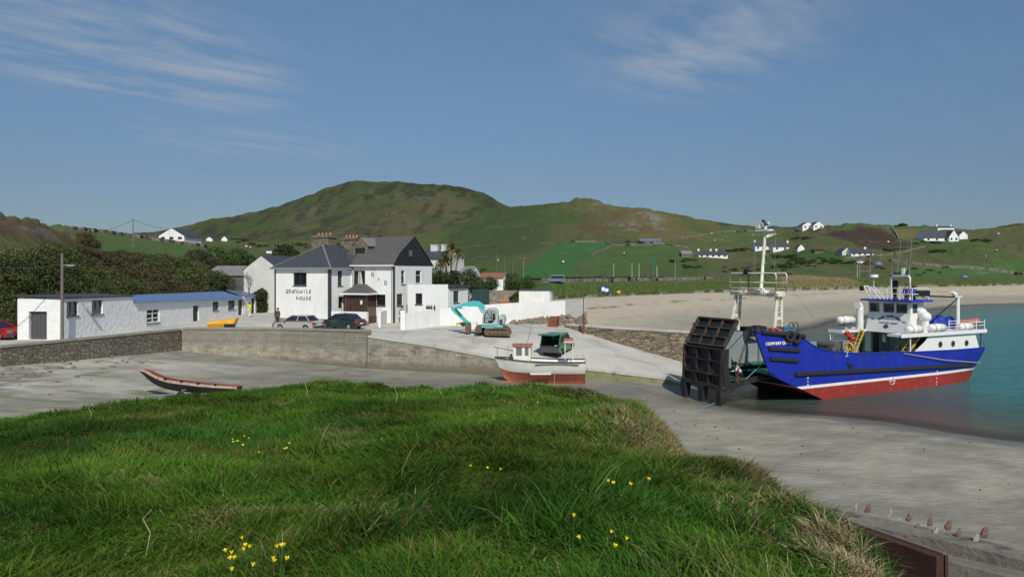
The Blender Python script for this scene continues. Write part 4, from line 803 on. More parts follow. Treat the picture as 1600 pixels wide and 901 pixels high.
# dark retaining wall behind the red car
wall_thing('retaining_wall', [W(-60, 540, 61), W(52, 530, 63)], [4.2, 3.7], .6, stone_mat('grey_block', (.10, .098, .09), (.07, .068, .062), (.12, .118, .11), 1.6, 2.4), 'dark grey retaining wall behind the red car at the left edge')

# ================================================================ GABLED HOUSES NEAR THE HOTEL
def gabled(name, fr, w, d, he, hr, m_wall, m_roof, label, cat='house', axis='X', eo=.2, chim=(), wins=(), z0=0, doors=(), eg=.05, group=None, skirt=.5):
    """house with its front wall along local X (width w), depth d. axis 'X': ridge along X; 'Y': gable faces the front."""
    e = empty(name, fr.o, fr.ang, label, cat, group); mb = MB()
    fh = [h for h in wins if h[0] == 'F'] + [h for h in doors if h[0] == 'F']
    facade(mb, (0, 0, 0), X_, Y_, w, -skirt, he, [h[1:5] for h in fh], .12); sh = [h for h in wins if h[0] == 'R']
    facade(mb, (w, 0, 0), Y_, (-1, 0, 0), d, -skirt, he, [h[1:5] for h in sh], .12)
    facade(mb, (0, d, 0), (0, -1, 0), (1, 0, 0), d, -skirt, he); facade(mb, (w, d, 0), (-1, 0, 0), (0, -1, 0), w, -skirt, he)
    if axis == 'X':
        mb.add([(w, 0, he), (w, d, he), (w, d / 2, hr)], [(0, 1, 2)]); mb.add([(0, d, he), (0, 0, he), (0, d / 2, hr)], [(0, 1, 2)])
    else:
        mb.add([(0, 0, he), (w, 0, he), (w / 2, 0, hr)], [(0, 1, 2)]); mb.add([(w, d, he), (0, d, he), (w / 2, d, hr)], [(0, 1, 2)])
    mb.build('wall', m_wall, e); r = MB(); t = .1; s = (hr - he) / (d / 2 if axis == 'X' else w / 2)
    if axis == 'X':
        for y0, y1, z0_, z1_ in ((-eo, d / 2, he - eo * s, hr), (d + eo, d / 2, he - eo * s, hr)):
            r.hexa([(-eg, y0, z0_ + .02), (w + eg, y0, z0_ + .02), (w + eg, y1, z1_ + .02), (-eg, y1, z1_ + .02), (-eg, y0, z0_ + t), (w + eg, y0, z0_ + t), (w + eg, y1, z1_ + t), (-eg, y1, z1_ + t)])
    else:
        for x0, x1 in ((-eo, w / 2), (w + eo, w / 2)):
            z0_ = he - eo * s; r.hexa([(x0, -eg, z0_ + .02), (x1, -eg, hr + .02), (x1, d + eg, hr + .02), (x0, d + eg, z0_ + .02), (x0, -eg, z0_ + t), (x1, -eg, hr + t), (x1, d + eg, hr + t), (x0, d + eg, z0_ + t)])
    ro = r.build('roof', m_roof, e)
    for c in chim:
        cx, cw = c; cm = MB(); yy = d / 2 if axis == 'X' else cx
        if axis == 'X': cm.box(cx - cw / 2, cx + cw / 2, d / 2 - .35, d / 2 + .35, hr - .8, hr + .9); cm.box(cx - cw / 2 - .06, cx + cw / 2 + .06, d / 2 - .41, d / 2 + .41, hr + .9, hr + 1.0)
        else: cm.box(w / 2 - .35, w / 2 + .35, cx - cw / 2, cx + cw / 2, hr - .8, hr + .9); cm.box(w / 2 - .41, w / 2 + .41, cx - cw / 2 - .06, cx + cw / 2 + .06, hr + .9, hr + 1.0)
        cm.build('chimney', m_wall, ro)
    for h in wins:
        if h[0] == 'F': window(e, (0, 0, 0), X_, Y_, h[1:5], 'dgrey', depth=.1, mull=1 if h[2] - h[1] > .8 else 0)
        else: window(e, (w, 0, 0), Y_, (-1, 0, 0), h[1:5], 'dgrey', depth=.1, mull=0)
    for h in doors: dd = MB(); dd.box(h[1], h[2], .08, .12, h[3], h[4]); dd.build('door', 'dgrey', e)
    return e
G1 = Frame(W(381, 480, 92), R(-14)); G1.o.z = GZ; gw = G1.X(436, 430, 0)[0]; ge = G1.X(381, 421, 0)[1]; gr = G1.X(410, 399.5, 0)[1]
gabled('white_gabled_house', G1, gw, 12, ge, gr, 'gable_white', 'slate', 'blank white gable-end house just left of the guest house', axis='Y', eo=.15)
G2 = Frame(W(318, 470, 99), R(-14)); G2.o.z = GZ + .3; gw = G2.X(388, 430, 0)[0]; ge = G2.X(340, 430, 0)[1]; gr2 = G2.X(355, 409, 0)[1] - .6
gabled('stone_barn', G2, gw, 6, ge, max(gr2, ge + .8), stone_mat('barn_stone', (.16, .14, .11), (.09, .08, .065), (.14, .13, .11), 1.6, 3), 'roofgrey', 'stone barn with pale grey patched sheet roof behind the thicket', 'barn')
# houses right behind the guest house
G3 = Frame(W(650, 470, 104), R(-20)); G3.o.z = 5.0; 
g3 = gabled('white_house', G3, G3.X(690, 400, 0)[0], 8, G3.X(680, 404, 0)[1], G3.X(680, 391, 0)[1], 'gable_white', 'slate', 'white house with dark roof half hidden behind the slate gable', axis='X', chim=[(1.1, 1.1), (2.6, .6)])
for i, (px_, pt) in enumerate(((656, 376.5), (666, 384), (673.5, 388))):
    pass
G4 = Frame(W(668, 470, 112), R(25)); G4.o.z = 5.6
gabled('white_house', G4, 4.6, 7, G4.X(672, 404, 0)[1], G4.X(676, 389, 0)[1], 'gable_white', 'slate', 'narrow white gabled house with bargeboards left of the cordyline palms', axis='Y', wins=[('F', 1.4, 2.4, 1.0, 2.0)])
G5 = Frame(W(703, 470, 108), R(-15)); G5.o.z = 4.6; 
gabled('lean_shed', G5, G5.X(735, 430, 0)[0], 5, G5.X(720, 428, 0)[1], G5.X(720, 418.5, 0)[1] + .2, 'gable_white', 'roofgrey', 'low building with pale blue-grey sheet roof beside the palms', 'building')
G6 = Frame(W(749, 470, 118), R(-12)); G6.o.z = 4.3
g6w = G6.X(773, 440, 0)[0]; g6h = G6.X(752, 434, 0)[1]
gabled('ruined_shed', G6, g6w + 1.4, 5, g6h, g6h + .75, 'whitewash', mat('rusty_sheet', (.30, .12, .07), (.18, .08, .05), scale=2), 'small white shed with rusty sheet roof and gaping doorway', 'shed', wins=(), doors=[('F', .9, 2.3, 0, 2.0)])

# ================================================================ HARBOUR WALLS
hs = quay_face('harbour_masonry', (.22, .21, .175), (.33, .295, .225), 2.3); _ = stone_mat('old_masonry', (.36, .34, .28), (.28, .26, .21), (.20, .185, .15), 1.0, 2.6, .05, wet=(.9, (.11, .105, .075)), mort=.006)
def harbour(name, pts, label, m_, cope='concrete', t=.6, cw=.7):
    """pts: (x, y, bottom, top): a wall face leaning back a little, with a coping"""
    mb = MB(); rings = []
    pp = []
    for i in range(len(pts) - 1):
        a, b = pts[i], pts[i + 1]; n = max(1, int(math.hypot(b[0] - a[0], b[1] - a[1]) / 1.2))
        for k in range(n): pp.append([a[j] + (b[j] - a[j]) * k / n for j in range(4)])
    pp.append(list(pts[-1]))
    for i, p in enumerate(pp):
        q0, q1 = pp[max(i - 1, 0)], pp[min(i + 1, len(pp) - 1)]; d = Vector((q1[0] - q0[0], q1[1] - q0[1], 0)).normalized(); n = Vector((d.y, -d.x, 0)); c = Vector((p[0], p[1], 0)); j = random.uniform(-.05, .05)
        rings.append([c + n * (.35 + j) + Vector((0, 0, p[2] - .7)), c + n * (.12 + j) + Vector((0, 0, (p[2] + p[3]) / 2)), c + n * .06 + Vector((0, 0, p[3])), c - n * t + Vector((0, 0, p[3])), c - n * t + Vector((0, 0, p[2] - .7))])
    mb.loft(rings, smooth=False); o = mb.build(name, m_); tag(o, label, 'harbour wall')
    cb = MB(); r2 = []
    for p, r_ in zip(pp, rings):
        z = p[3]; a_, b_ = r_[2], r_[3]; d = (a_ - b_).normalized() * .06; r2.append([a_ + d + Vector((0, 0, .003)), a_ + d + Vector((0, 0, .16)), b_ + Vector((0, 0, .16)), b_ + Vector((0, 0, .003))])
    cb.loft(r2, smooth=False).build('coping', cope, o); return o
hs2 = stone_mat('dark_harbour_masonry', (.215, .19, .145), (.12, .105, .08), (.10, .092, .075), 1.9, 4.6, .08, mort=.03)
harbour('harbour_wall', [(-60, 30, 2.3, 3.45), (-35.2, 49.0, 2.3, 3.48), (-29.35, 63.0, 1.5, 3.55)], 'dark rubble harbour wall below the long whitewashed shed', hs2, 'ledge')
harbour('harbour_wall', [(-29.1, 62.9, 1.4, 3.62), (-20.2, 62.3, 1.1, 3.66), (-11.9, 58.4, .6, 3.78)], 'tall pale mortared harbour wall with parapet in front of the parked cars', hs, 'ledge')
harbour('harbour_wall', [(-11.8, 58.4, .6, 3.35), (-6.5, 57.2, .6, 2.70), (-1.3, 55.9, .6, 1.88), (5.3, 54.8, .4, 1.27)], 'stained slipway side wall stepping down behind the red and white boat', quay_face('slipway_masonry', (.30, .28, .22), (.24, .215, .165), 1.5, (.8, .36)), t=.5)
harbour('slipway_kerb', [(5.35, 54.79, .3, 1.2), (11.9, 53.8, .2, .55), (13.2, 53.6, 0, .1)], 'low weedy kerb of the slipway running down into the wet sand', mat('weedy_concrete', (.13, .15, .04), (.22, .2, .14), rough=.8, scale=1.6, bump=.04, rust=(.10, .16, .03), rscale=2), 'concrete', t=.4)
bw = stone_mat('rough_stone_wall', (.34, .28, .19), (.20, .16, .11), (.13, .11, .08), 2.2, 5.0, .1, mort=.03)
harbour('sea_wall', [(5.3, 68.5, 3.1, 3.55), (9.4, 65.8, 2.0, 3.45), (14.8, 62.8, .6, 3.35), (18.5, 61.5, -.2, 3.2)], 'rough brown stone wall on the beach side of the slipway', bw, t=.9)
# ================================================================ THE CAR FERRY
FR = Frame((22.0, 49.0, 0), math.atan2(.456, .89)); BW = 5.8
ferry = empty('car_ferry', FR.o, FR.ang, 'blue and red car ferry with its bow ramp lowered onto the wet sand', 'ferry')
def f1(X, Y): return 1050 + X / 2.907, 330 + Y / 2.906
def f2(X, Y): return 1280 + X / 3.218, 360 + Y / 3.218
def f7(X, Y): return 1340 + X / 4.744, 370 + Y / 4.742
def f8(X, Y): return 1060 + X / 5.633, 480 + Y / 5.631
# side profile: sheer of the bulwark (aft x -> height) on the near side
sheer = [(-7.35, 5.05), (-6.0, 4.85), (-3.4, 4.62), (-3.0, 4.45), (-2.4, 4.0), (-1.6, 3.62), (-.8, 3.36), (.4, 3.15), (2.2, 2.98), (4.5, 2.85), (9, 2.72), (14, 2.62), (18.0, 2.62)]
def sh(x): return float(np.interp(x, [p[0] for p in sheer], [p[1] for p in sheer]))
def stemx(z): return -5.85 - (z - 2.07) * .47 if z >= 2.07 else -5.85 * max(0, (z + .35)) / 2.42   # forward edge of the side plate at height z
def sternx(z): return 17.0 + (z) * .42
xs_ = [None, -3.4, -3.0, -2.4, -1.6, -.8, .4, 2.2, 4.5, 7, 9, 11.5, 14, 16, None]
def tumble(x, z, side):     # slight narrowing of the stern near the waterline and flare
    t = max(0, (x - 11) / 7); return (.0 + .9 * t * t * max(0, (2.4 - z)) / 2.4) * (1 if side == 0 else -1)
def hullgrid(za_f, zb_f, n=4, y=0, off=0, side=0):
    rows = []
    for j in range(n + 1):
        row = []
        for x in np.concatenate([np.linspace(0, 1, 25)]):
            # parameter from stem to stern
            zt = None; z0 = za_f; 
            xx = None
            # fixed-point: x depends on z through the raked ends
            X_ = stemx(2) + (18 - stemx(2)) * x
            for it in range(6):
                za = za_f(X_) if callable(za_f) else za_f; zb = zb_f(X_) if callable(zb_f) else zb_f
                z = za + (zb - za) * j / n; X_ = stemx(z) + (sternx(z) - stemx(z)) * x
            yy = y + tumble(X_, z, side) + off
            row.append(Vector((X_, yy, z)))
        rows.append(row)
    return rows
zW0, zW1 = .86, 1.05
for side, y in ((0, 0.0), (1, BW)):
    pass
hb = MB(); hr = MB(); hw = MB(); hi_ = MB()
for side, y in ((0, 0.0), (1, BW)):
    hr.loft(hullgrid(-.35, zW0, 3, y, 0, side), closed=False, caps=False, smooth=False)
    hw.loft(hullgrid(zW0, zW1, 1, y, 0, side), closed=False, caps=False, smooth=False)
    hb.loft(hullgrid(zW1, sh, 6, y, 0, side), closed=False, caps=False, smooth=True)
    # inner face of the bulwark
    hi_.loft(hullgrid(1.6, sh, 3, y, .14 if side == 0 else -.14, side), closed=False, caps=False)
def across(mb, z0, z1, fx, n=3):
    r = []
    for j in range(n + 1):
        z = z0 + (z1 - z0) * j / n; x = fx(z); r.append([Vector((x, 0 + tumble(x, z, 0), z)), Vector((x, BW + tumble(x, z, 1), z))])
    mb.loft(r, closed=False, caps=False, smooth=False)
across(hr, -.35, zW0, stemx); across(hw, zW0, zW1, stemx, 1); across(hr, -.35, zW0, sternx); across(hw, zW0, zW1, sternx, 1); across(hb, zW1, 2.62, sternx)
hr.quad((stemx(-.35), 0, -.35), (stemx(-.35), BW, -.35), (16.9, BW, -.35), (16.9, 0, -.35))
hull = hb.build('hull', 'hullblue', ferry); hw.build('white_waterline', 'whitepaint', hull); hi_.build('bulwark_inside', 'boatgrey', hull); hr.build('red_bottom', 'hullred', hull)
# dark bow apron under the ramp hinge
ap = MB(); across(ap, zW1, 2.0, stemx); ap.build('bow_apron', mat('navy_paint', (.008, .014, .06), rough=.5), hull)
kn = MB()      # side knuckle line of the raked bow, painted white and rusty
kn.beam((stemx(2.05), -.012, 2.05), (stemx(zW1), -.012, zW1 - .04), .03, .05); kn.beam((stemx(2.07), -.015, 2.07), (stemx(5.03), -.015, 5.03), .05, .07); kn.build('stem_bar', 'hullblue', hull)
# rubbing strakes and fenders
def strake(p, q, hgt=.17, th=.16):
    a = FR.X(*p, 0); b_ = FR.X(*q, 0); m_ = MB(); n = 10
    rr_ = []
    for i in range(n + 1):
        x = a[0] + (b_[0] - a[0]) * i / n; z = a[1] + (b_[1] - a[1]) * i / n; y = tumble(x, z, 0); rr_.append([Vector((x, y - th, z - hgt / 2)), Vector((x, y + .02, z - hgt / 2 - .03)), Vector((x, y + .02, z + hgt / 2 + .03)), Vector((x, y - th, z + hgt / 2))])
    m_.loft(rr_, smooth=False); return m_
strake(f1(437, 622), f1(576, 632)).build('fender_bar', 'rubber', hull); strake(f1(442, 668), f1(570, 678)).build('fender_bar', 'rubber', hull); strake(f1(557, 738), f2(790, 674), .2, .18).build('rubbing_strake', 'rubber', hull)
cap = MB(); 
for y in (.07, BW - .07):
    pts = [Vector((x, y, sh(x) + .03)) for x in np.linspace(-7.2, 18, 40)]
    for p, q in zip(pts[:-1], pts[1:]): cap.beam(p, q, .22, .07)
cap.build('bulwark_cap', 'hullblue', hull)
wc = MB()
pts = [Vector((x, .07, sh(x) + .07)) for x in np.linspace(-1.2, 8.4, 20)]
# registration and draught marks, name
nm = MB(); a0, z0 = FR.X(*f1(493, 604), 0); a1, _ = FR.X(*f1(553, 604), 0); put_text(nm, 'CLEW BAY QUEEN', (FR.X(*f1(486, 602), 0)[0], -.02, z0), X_, Z_, .285, .022); 
nmo = nm.build('name_lettering', 'whitepaint', hull)
dm_ = MB()
for k, (u, v) in enumerate(((616, 760), (616, 775), (616, 790), (616, 803))):
    x, z = FR.X(*f1(u, v), 0); put_text(dm_, 'M5M4'[k], (x, -.02, z), X_, Z_, .17, .01)
for k, (u, v) in enumerate(((593, 712), (593, 728), (590, 745), (590, 762), (588, 775))):
    x, z = FR.X(*f2(u, v), 0); put_text(dm_, 'M2864'[k], (x, tumble(x, z, 0) - .02, z), X_, Z_, .17, .01)
dm_.build('draught_marks', 'whitepaint', hull)
pm_ = MB(); x, z = FR.X(*f2(366, 755), 0)       # load line disc
pm_.tube([(x + .27 * math.cos(t), -.02, z + .27 * math.sin(t)) for t in np.linspace(0, 2 * math.pi, 25)], .022, 6, cap=False); pm_.box(x - .34, x + .34, -.03, -.012, z - .02, z + .02); pm_.build('load_line_mark', 'whitepaint', hull)
sc = MB(); x, z = FR.X(*f2(152, 684), 0); sc.prism([(-.3, .3), (.35, .12), (.3, -.12), (-.1, -.1)], (x, -.03, z), X_, Z_, (0, .02, 0)); sc.build('scupper_opening', 'black', hull)
sc = MB(); x, z = FR.X(*f1(718, 712), 0); sc.box(x - .55, x + .65, -.05, .0, z - .22, z + .22); sc.build('doubler_plate', 'hullblue', hull)
fl = MB(); x, z = FR.X(*f2(135, 620), 0); fl.tube([(x - .1, -.03, z + .2), (x + .13, -.03, z + .1), (x, -.03, z), (x + .15, -.03, z - .12), (x - .1, -.03, z - .2)], .03, 5); fl.build('number_mark', 'whitepaint', hull)
# car deck, bow shoulders
dk = MB(); dk.box(-5.7, 10, 1.0, BW - 1.0, 1.55, 1.6); dk.box(-5.0, 10.5, .14, 1.0, 1.9, 2.0); dk.box(-5.0, 10.5, BW - 1.0, BW - .14, 1.9, 2.0); dk.build('car_deck', 'deckgreen', ferry)
for y0, y1, nm_ in ((.14, 1.12, 'bow_shoulder'), (BW - 1.12, BW - .14, 'bow_shoulder')):
    m_ = MB(); m_.prism([(-4.3, 2.1), (-5.9, 4.42), (-3.1, 4.4), (-2.9, 2.1)], (0, y0, 0), X_, Z_, (0, y1 - y0, 0)); m_.build(nm_, 'boatgrey', ferry)
ins = MB()
for k in range(14): x = -2.6 + (k % 7) * 1.6; y0_ = .141 if k > 6 else BW - .32; ins = MB(); ins.box(x - .05, x + .05, y0_, y0_ + .179, 2.0, sh(x) - .1); ins.build('stiffener', 'boatgrey', ferry)
gp_ = MB(); gp_.box(-.2, 7.6, BW - 1.3, BW - .4, 2.0, 3.25); gp_.build('side_locker', 'boatgrey', ferry)
ga = MB(); ga.box(-6.2, -5.4, 3.9, 4.6, 1.7, 4.4); ga.build('grey_cabinet', 'boatgrey', ferry)
# winch and vents on the foredeck, tyres, crate, rope, hoops
wn = MB(); wn.box(2.9, 3.6, 2.2, 3.4, 2.0, 3.1); wn.tube([(3.2, 2.0, 3.3), (3.2, 3.6, 3.3)], .34, 12); wn.tube([(3.1, 2.3, 3.1), (3.2, 2.5, 4.0), (3.5, 2.5, 4.1)], .09); wn.box(2.0, 2.4, 1.5, 1.9, 2, 3.3); wn.build('winch', mat('grey_brown_winch', (.12, .11, .11), rough=.7), ferry)
def ring(mb, c, r, t, n, m=18, k=8):
    c = Vector(c); n = Vector(n).normalized(); a = n.cross(Vector((0, 0, 1))); a = a.normalized() if a.length > .1 else Vector((1, 0, 0)); b = n.cross(a); rr_ = []
    for i in range(m + 1):
        th = 2 * math.pi * i / m; d = a * math.cos(th) + b * math.sin(th); rr_.append([c + d * (r + t * math.cos(2 * math.pi * j / k)) + n * (t * math.sin(2 * math.pi * j / k)) for j in range(k)])
    mb.loft(rr_, caps=False); return mb
for u, v in ((536, 568), (566, 576)):
    x, z = FR.X(*f1(u, v), -.15); ring(MB(), (x, -.16, z), .30, .13, (0, 1, 0)).build('tyre_fender', 'rubber', ferry)
tf = MB(); x0, z0 = FR.X(*f1(405, 548), 0); x1, z1 = FR.X(*f1(600, 566), 0); tf.tube([(x0, -.02, z0), ((x0 + x1) / 2, -.06, (z0 + z1) / 2), (x1, -.02, z1)], .15, 10); tf.build('roller_fender', 'rubber', ferry)
cr_ = MB(); x, z = FR.X(*f1(518, 538), .6); cr_.box(x - .5, x + .5, .3, .9, z - .2, z + .2); cr_.box(x - .54, x + .54, .26, .94, z + .15, z + .22); cr_.build('fish_crate', 'plastic_teal', ferry)
op = MB()
for k in range(9):
    x, z = FR.X(*f1(455 + 4 * k, 540), .6); ring(op, (x + random.uniform(-.1, .1), .6 + random.uniform(-.2, .2), z + random.uniform(-.1, .12)), random.uniform(.2, .4), .045, (random.uniform(-.5, .5), random.uniform(-.5, .5), 1), 12, 5)
op.build('orange_rope_heap', 'orange', ferry)
for u in (541, 563):
    x, z = FR.X(*f1(u, 545), .5); m_ = MB(); m_.tube([(x - .2, .5, z), (x - .2, .5, z + .45), (x - .1, .5, z + .6), (x + .1, .5, z + .6), (x + .2, .5, z + .45), (x + .2, .5, z)], .03, 6); m_.build('hoop_rail', 'black', ferry)
bf = MB(); x, z = FR.X(*f1(381, 532), 0); bf.box(x - .1, x + .3, -.1, .2, z - .25, z + .2); bf.build('bow_fairlead', 'rampblack', ferry)
ff = MB(); x0, z0 = FR.X(*f1(315, 540), BW - .4); x1, _ = FR.X(*f1(372, 540), BW - .6); ff.box(x0, x1 + 1.2, BW - .7, BW + .05, z0 - .5, z0 + .25); ff.build('bow_fender_pad', 'rubber', ferry)
# gantry
gx = -4.0; zb = 4.5
def leg(y, x0a, x0b, x1a, x1b, zt):
    m_ = MB(); A0, A1 = Vector((x0a, y, zb)), Vector((x1a, y, zt)); B0_, B1 = Vector((x0b, y, zb)), Vector((x1b, y, zt))
    m_.beam(A0, A1, .13, .24, up=(1, 0, 0)); m_.beam(B0_, B1, .11, .2, up=(1, 0, 0))
    for k in range(6):
        t = (k + .6) / 6.2; m_.beam(A0.lerp(A1, t), B0_.lerp(B1, t), .035 if k != 2 else .12, .04 if k != 2 else .2)
    return m_.build('gantry_leg', 'cream', ferry)
ztop = FR.X(*f1(480, 385), 1.05)[1]
xa0 = FR.X(*f1(462, 522), 1.05)[0]; xb0 = FR.X(*f1(497, 525), 1.05)[0]; xa1 = FR.X(*f1(477, 385), 1.05)[0]; xb1 = FR.X(*f1(496, 385), 1.05)[0]
leg(1.05, xa0, xb0, xa1, xb1, ztop)
YB = 4.75; xa0 = FR.X(*f1(264, 488), YB)[0]; xb0 = FR.X(*f1(300, 495), YB)[0]; xa1 = FR.X(*f1(293, 372), YB)[0]; xb1 = FR.X(*f1(312, 376), YB)[0]
leg(YB, xa0, xb0, xa1, xb1, ztop)
gc = (xa1 + FR.X(*f1(487, 385), 1.05)[0]) / 2
cb_ = MB(); cb_.box(gc - .35, gc + .3, .75, YB + .4, ztop - .02, ztop + .2); cb_.box(gc - .5, gc + .5, .9, 1.4, ztop + .2, ztop + .32); cb_.box(gc - .5, gc + .5, YB - .6, YB + .3, ztop + .2, ztop + .32); cb_.box(gc - .45, gc + .45, 2.2, 3.3, ztop + .2, ztop + .38); cb_.build('gantry_beam', 'cream', ferry)
gr_ = MB(); zr = ztop + .2
for x in (gc - .5, gc + .5):
    gr_.tube([(x, .8, zr), (x, .75, zr + 1.2), (x, .85, zr + 1.35), (x, YB + .1, zr + 1.35), (x, YB + .25, zr + 1.2), (x, YB + .2, zr)], .045, 6)
    gr_.tube([(x, .8, zr + .7), (x, YB + .25, zr + .7)], .03, 6); gr_.tube([(x, .8, zr + .3), (x, YB + .25, zr + .3)], .025, 6)
gr_.build('gantry_rail', 'cream', ferry)
mx0, mz0 = FR.Y(*f1(405, 362), gc); mx1, mz1 = FR.Y(*f1(427, 45), gc)
ms_ = MB(); top = Vector((gc, mx1, mz1)); ms_.tube([(gc, mx0, ztop + .2), (gc, mx0, ztop + .45), (gc, mx0 - .0, ztop + .6), top], [.36, .25, .12, .09], 10)
mast = ms_.build('mast', 'cream', ferry)
def mp_(z): t = (z - ztop) / (mz1 - ztop); return mx0 + (mx1 - mx0) * t
ya = MB(); y0, z0 = FR.Y(*f1(366, 109), gc); y1, _ = FR.Y(*f1(472, 110), gc); ya.tube([(gc, y0, z0), (gc, y1, z0)], .05, 6); ya.build('yardarm', 'cream', mast)
rd = MB(); y, z = FR.Y(*f1(398, 88), gc); y2, _ = FR.Y(*f1(450, 88), gc); rd.box(gc - .2, gc + .2, y2, y + .2, z - .05, z + .05); rd.box(gc - .12, gc + .12, y - .1, y + .25, z + .15, z + .42); rd.box(gc - .1, gc + .1, y - .8, y + .35, z + .45, z + .55); rd.build('radar_scanner', 'whitepaint', mast)
for (u, v, s_) in ((427, 50, .13), (415, 42, .1), (362, 275, .22)):
    m_ = MB(); y, z = FR.Y(*f1(u, v), gc)
    if s_ > .2: m_.tube([(gc - .3, y, ztop + .2), (gc - .3, y, z - .1)], .04, 6); m_.tube([(gc - .6, y, z), (gc - .2, y, z)], .2, 12); m_.build('floodlight', 'black', mast)
    else: m_.tube([(gc, y, z - .2), (gc, y, z + .05)], s_, 10); m_.build('navigation_light', 'black', mast)
wr_ = MB()
for y in (y0 if False else FR.Y(*f1(374, 110), gc)[0], FR.Y(*f1(470, 110), gc)[0]): wr_.tube([(gc, y, FR.Y(*f1(470, 110), gc)[1]), (gc, y * .93 + mx0 * .07, zr + 1.35)], .012, 4)
wr_.tube([(gc, mp_(10.2), 10.2), (gc + 4.5, 1.0, zr - 2.9)], .012, 4); wr_.tube([(gc, YB - 1, ztop), (-7.2, YB - .6, 5.2)], .012, 4); wr_.tube([(gc, 1.6, ztop), (-7.2, 1.3, 5.2)], .012, 4); wr_.build('mast_stay', 'steel', mast)
st_ = MB()
for k in range(7): z = ztop + 1 + k * .6; y = mp_(z); st_.box(gc - .03, gc + .03, y - .2, y + .2, z - .02, z + .02)
st_.build('mast_steps', 'cream', mast)
# ---- bow ramp: apron on the sand, lower and upper panels folded up
ya_, yb_ = 1.1, 4.7
RA = [(-5.9, 1.55), (-8.85, 1.22)]; P2 = (-8.72, 3.72); P3 = (-7.50, 5.50)
ramp = empty('bow_ramp', (0, 0, 0), 0); ramp.parent = ferry
m_ = MB(); m_.prism([(-5.8, 1.42), (-8.8, 1.05), (-8.8, 1.22), (-5.8, 1.62)], (0, ya_, 0), X_, Z_, (0, yb_ - ya_, 0))
for y in (ya_, yb_): m_.beam((-5.2, y, 1.75), (-8.8, y, 1.15), .16, .32)
m_.build('ramp_deck', 'rampblack', ramp)
gl = MB(); gl.box(-8.5, -6.2, 1.6, 4.2, 1.52, 1.56); gl.build('ramp_tread', 'deckgreen', ramp)
M['ramprib'] = mat('ramp_rib_steel', (.05, .038, .032), (.025, .022, .02), rough=.7, scale=3, rust=(.14, .06, .03), rscale=2.2, rlo=.5, rhi=.68)
def panel(name, P, Q, cols, rows, mframe, mrec, dth=.22, holes=False):
    """ribbed ramp panel from edge P (x,z) to Q; outside faces forward"""
    u = Vector((Q[0] - P[0], 0, Q[1] - P[1])); Lp = u.length; u.normalize(); n = Vector((-u.z, 0, u.x)); n = n if n.x < 0 else -n; o = Vector((P[0], ya_, P[1])); v = Vector((0, 1, 0)); Wd = yb_ - ya_
    def slab(mb, a0, a1, b0, b1, c0, c1): mb.hexa([o + v * a0 + u * b0 + n * c0, o + v * a1 + u * b0 + n * c0, o + v * a1 + u * b0 + n * c1, o + v * a0 + u * b0 + n * c1, o + v * a0 + u * b1 + n * c0, o + v * a1 + u * b1 + n * c0, o + v * a1 + u * b1 + n * c1, o + v * a0 + u * b1 + n * c1])
    fr_ = MB(); slab(fr_, 0, Wd, 0, Lp, -.04, .0); f = fr_.build(name + '_plate', mrec, ramp)
    rb = MB()
    for i in range(1, cols): a = Wd * i / cols; slab(rb, a - .05, a + .05, .1, Lp - .1, 0, dth * .8)
    for j in range(1, rows): b = Lp * j / rows; slab(rb, .1, Wd - .1, b - .04, b + .04, 0, dth * .72)
    if holes:      # heavier lower band with round lightening holes
        for i in range(6):
            a = Wd * (i + .5) / 6; slab(rb, a - Wd / 12 + (.2 if True else 0), a + Wd / 12 - .2, .12, .7, 0, .05)
        slab(rb, .1, Wd - .1, .72, .85, 0, dth * .9); slab(rb, -.12, Wd + .12, -.05, .14, 0, dth)
    rb.build('ramp_ribs', mframe if not holes else 'rampblack', f)
    ed = MB(); slab(ed, -.06, .08, 0, Lp, -.05, dth); slab(ed, Wd - .08, Wd + .06, 0, Lp, -.05, dth); slab(ed, .08, Wd - .08, Lp - .09, Lp + .02, -.05, dth); slab(ed, .08, Wd - .08, -.02, .09, -.05, dth * .9); ed.build('ramp_edge', mframe, f)
    return f
panel('lower_panel', RA[1], P2, 3, 3, 'rampblack', 'rampblack', .26, True); panel('upper_panel', (P2[0] + .02, P2[1] + .06), P3, 3, 3, 'ramprib', 'black', .2)
sk = MB(); sk.beam((-8.88, ya_ - .15, 1.25), (-8.88, yb_ + .15, 1.25), .12, .08); sk.build('green_sill', 'deckgreen', ramp)
for y in (ya_ + .1, (ya_ + yb_) / 2, yb_ - .1):
    m_ = MB(); m_.hexa([(-9.12, y - .19, .18), (-8.75, y - .19, .18), (-8.75, y + .19, .18), (-9.12, y + .19, .18), (-9.2, y - .23, 1.2), (-8.6, y - .23, 1.2), (-8.6, y + .23, 1.2), (-9.2, y + .23, 1.2)]); m_.build('ramp_foot', 'rampblack', ramp)
for y in (ya_ - .1, yb_ + .1): sw = MB(); sw.prism([(-8.8, 1.1), (-8.98, 2.6), (-8.62, 3.75), (-8.45, 3.7), (-8.5, 2.4), (-8.2, 1.3)], (0, y - .05, 0), X_, Z_, (0, .1, 0)); sw.build('ramp_cheek', 'rampblack', ramp)
ch = MB()
A_ = Vector((-6.75, ya_ - .05, 4.3)); B_ = Vector((-7.7, ya_ - .1, 1.45))
for k in range(16):
    c = A_.lerp(B_, k / 15) + Vector((-.25 * math.sin(math.pi * k / 15), 0, -.1 * math.sin(math.pi * k / 15))); ring(ch, c, .085, .03, (1, 0, 0) if k % 2 else (0, 1, 0), 8, 5)
ch.build('ramp_chain', 'ramprust', ramp)
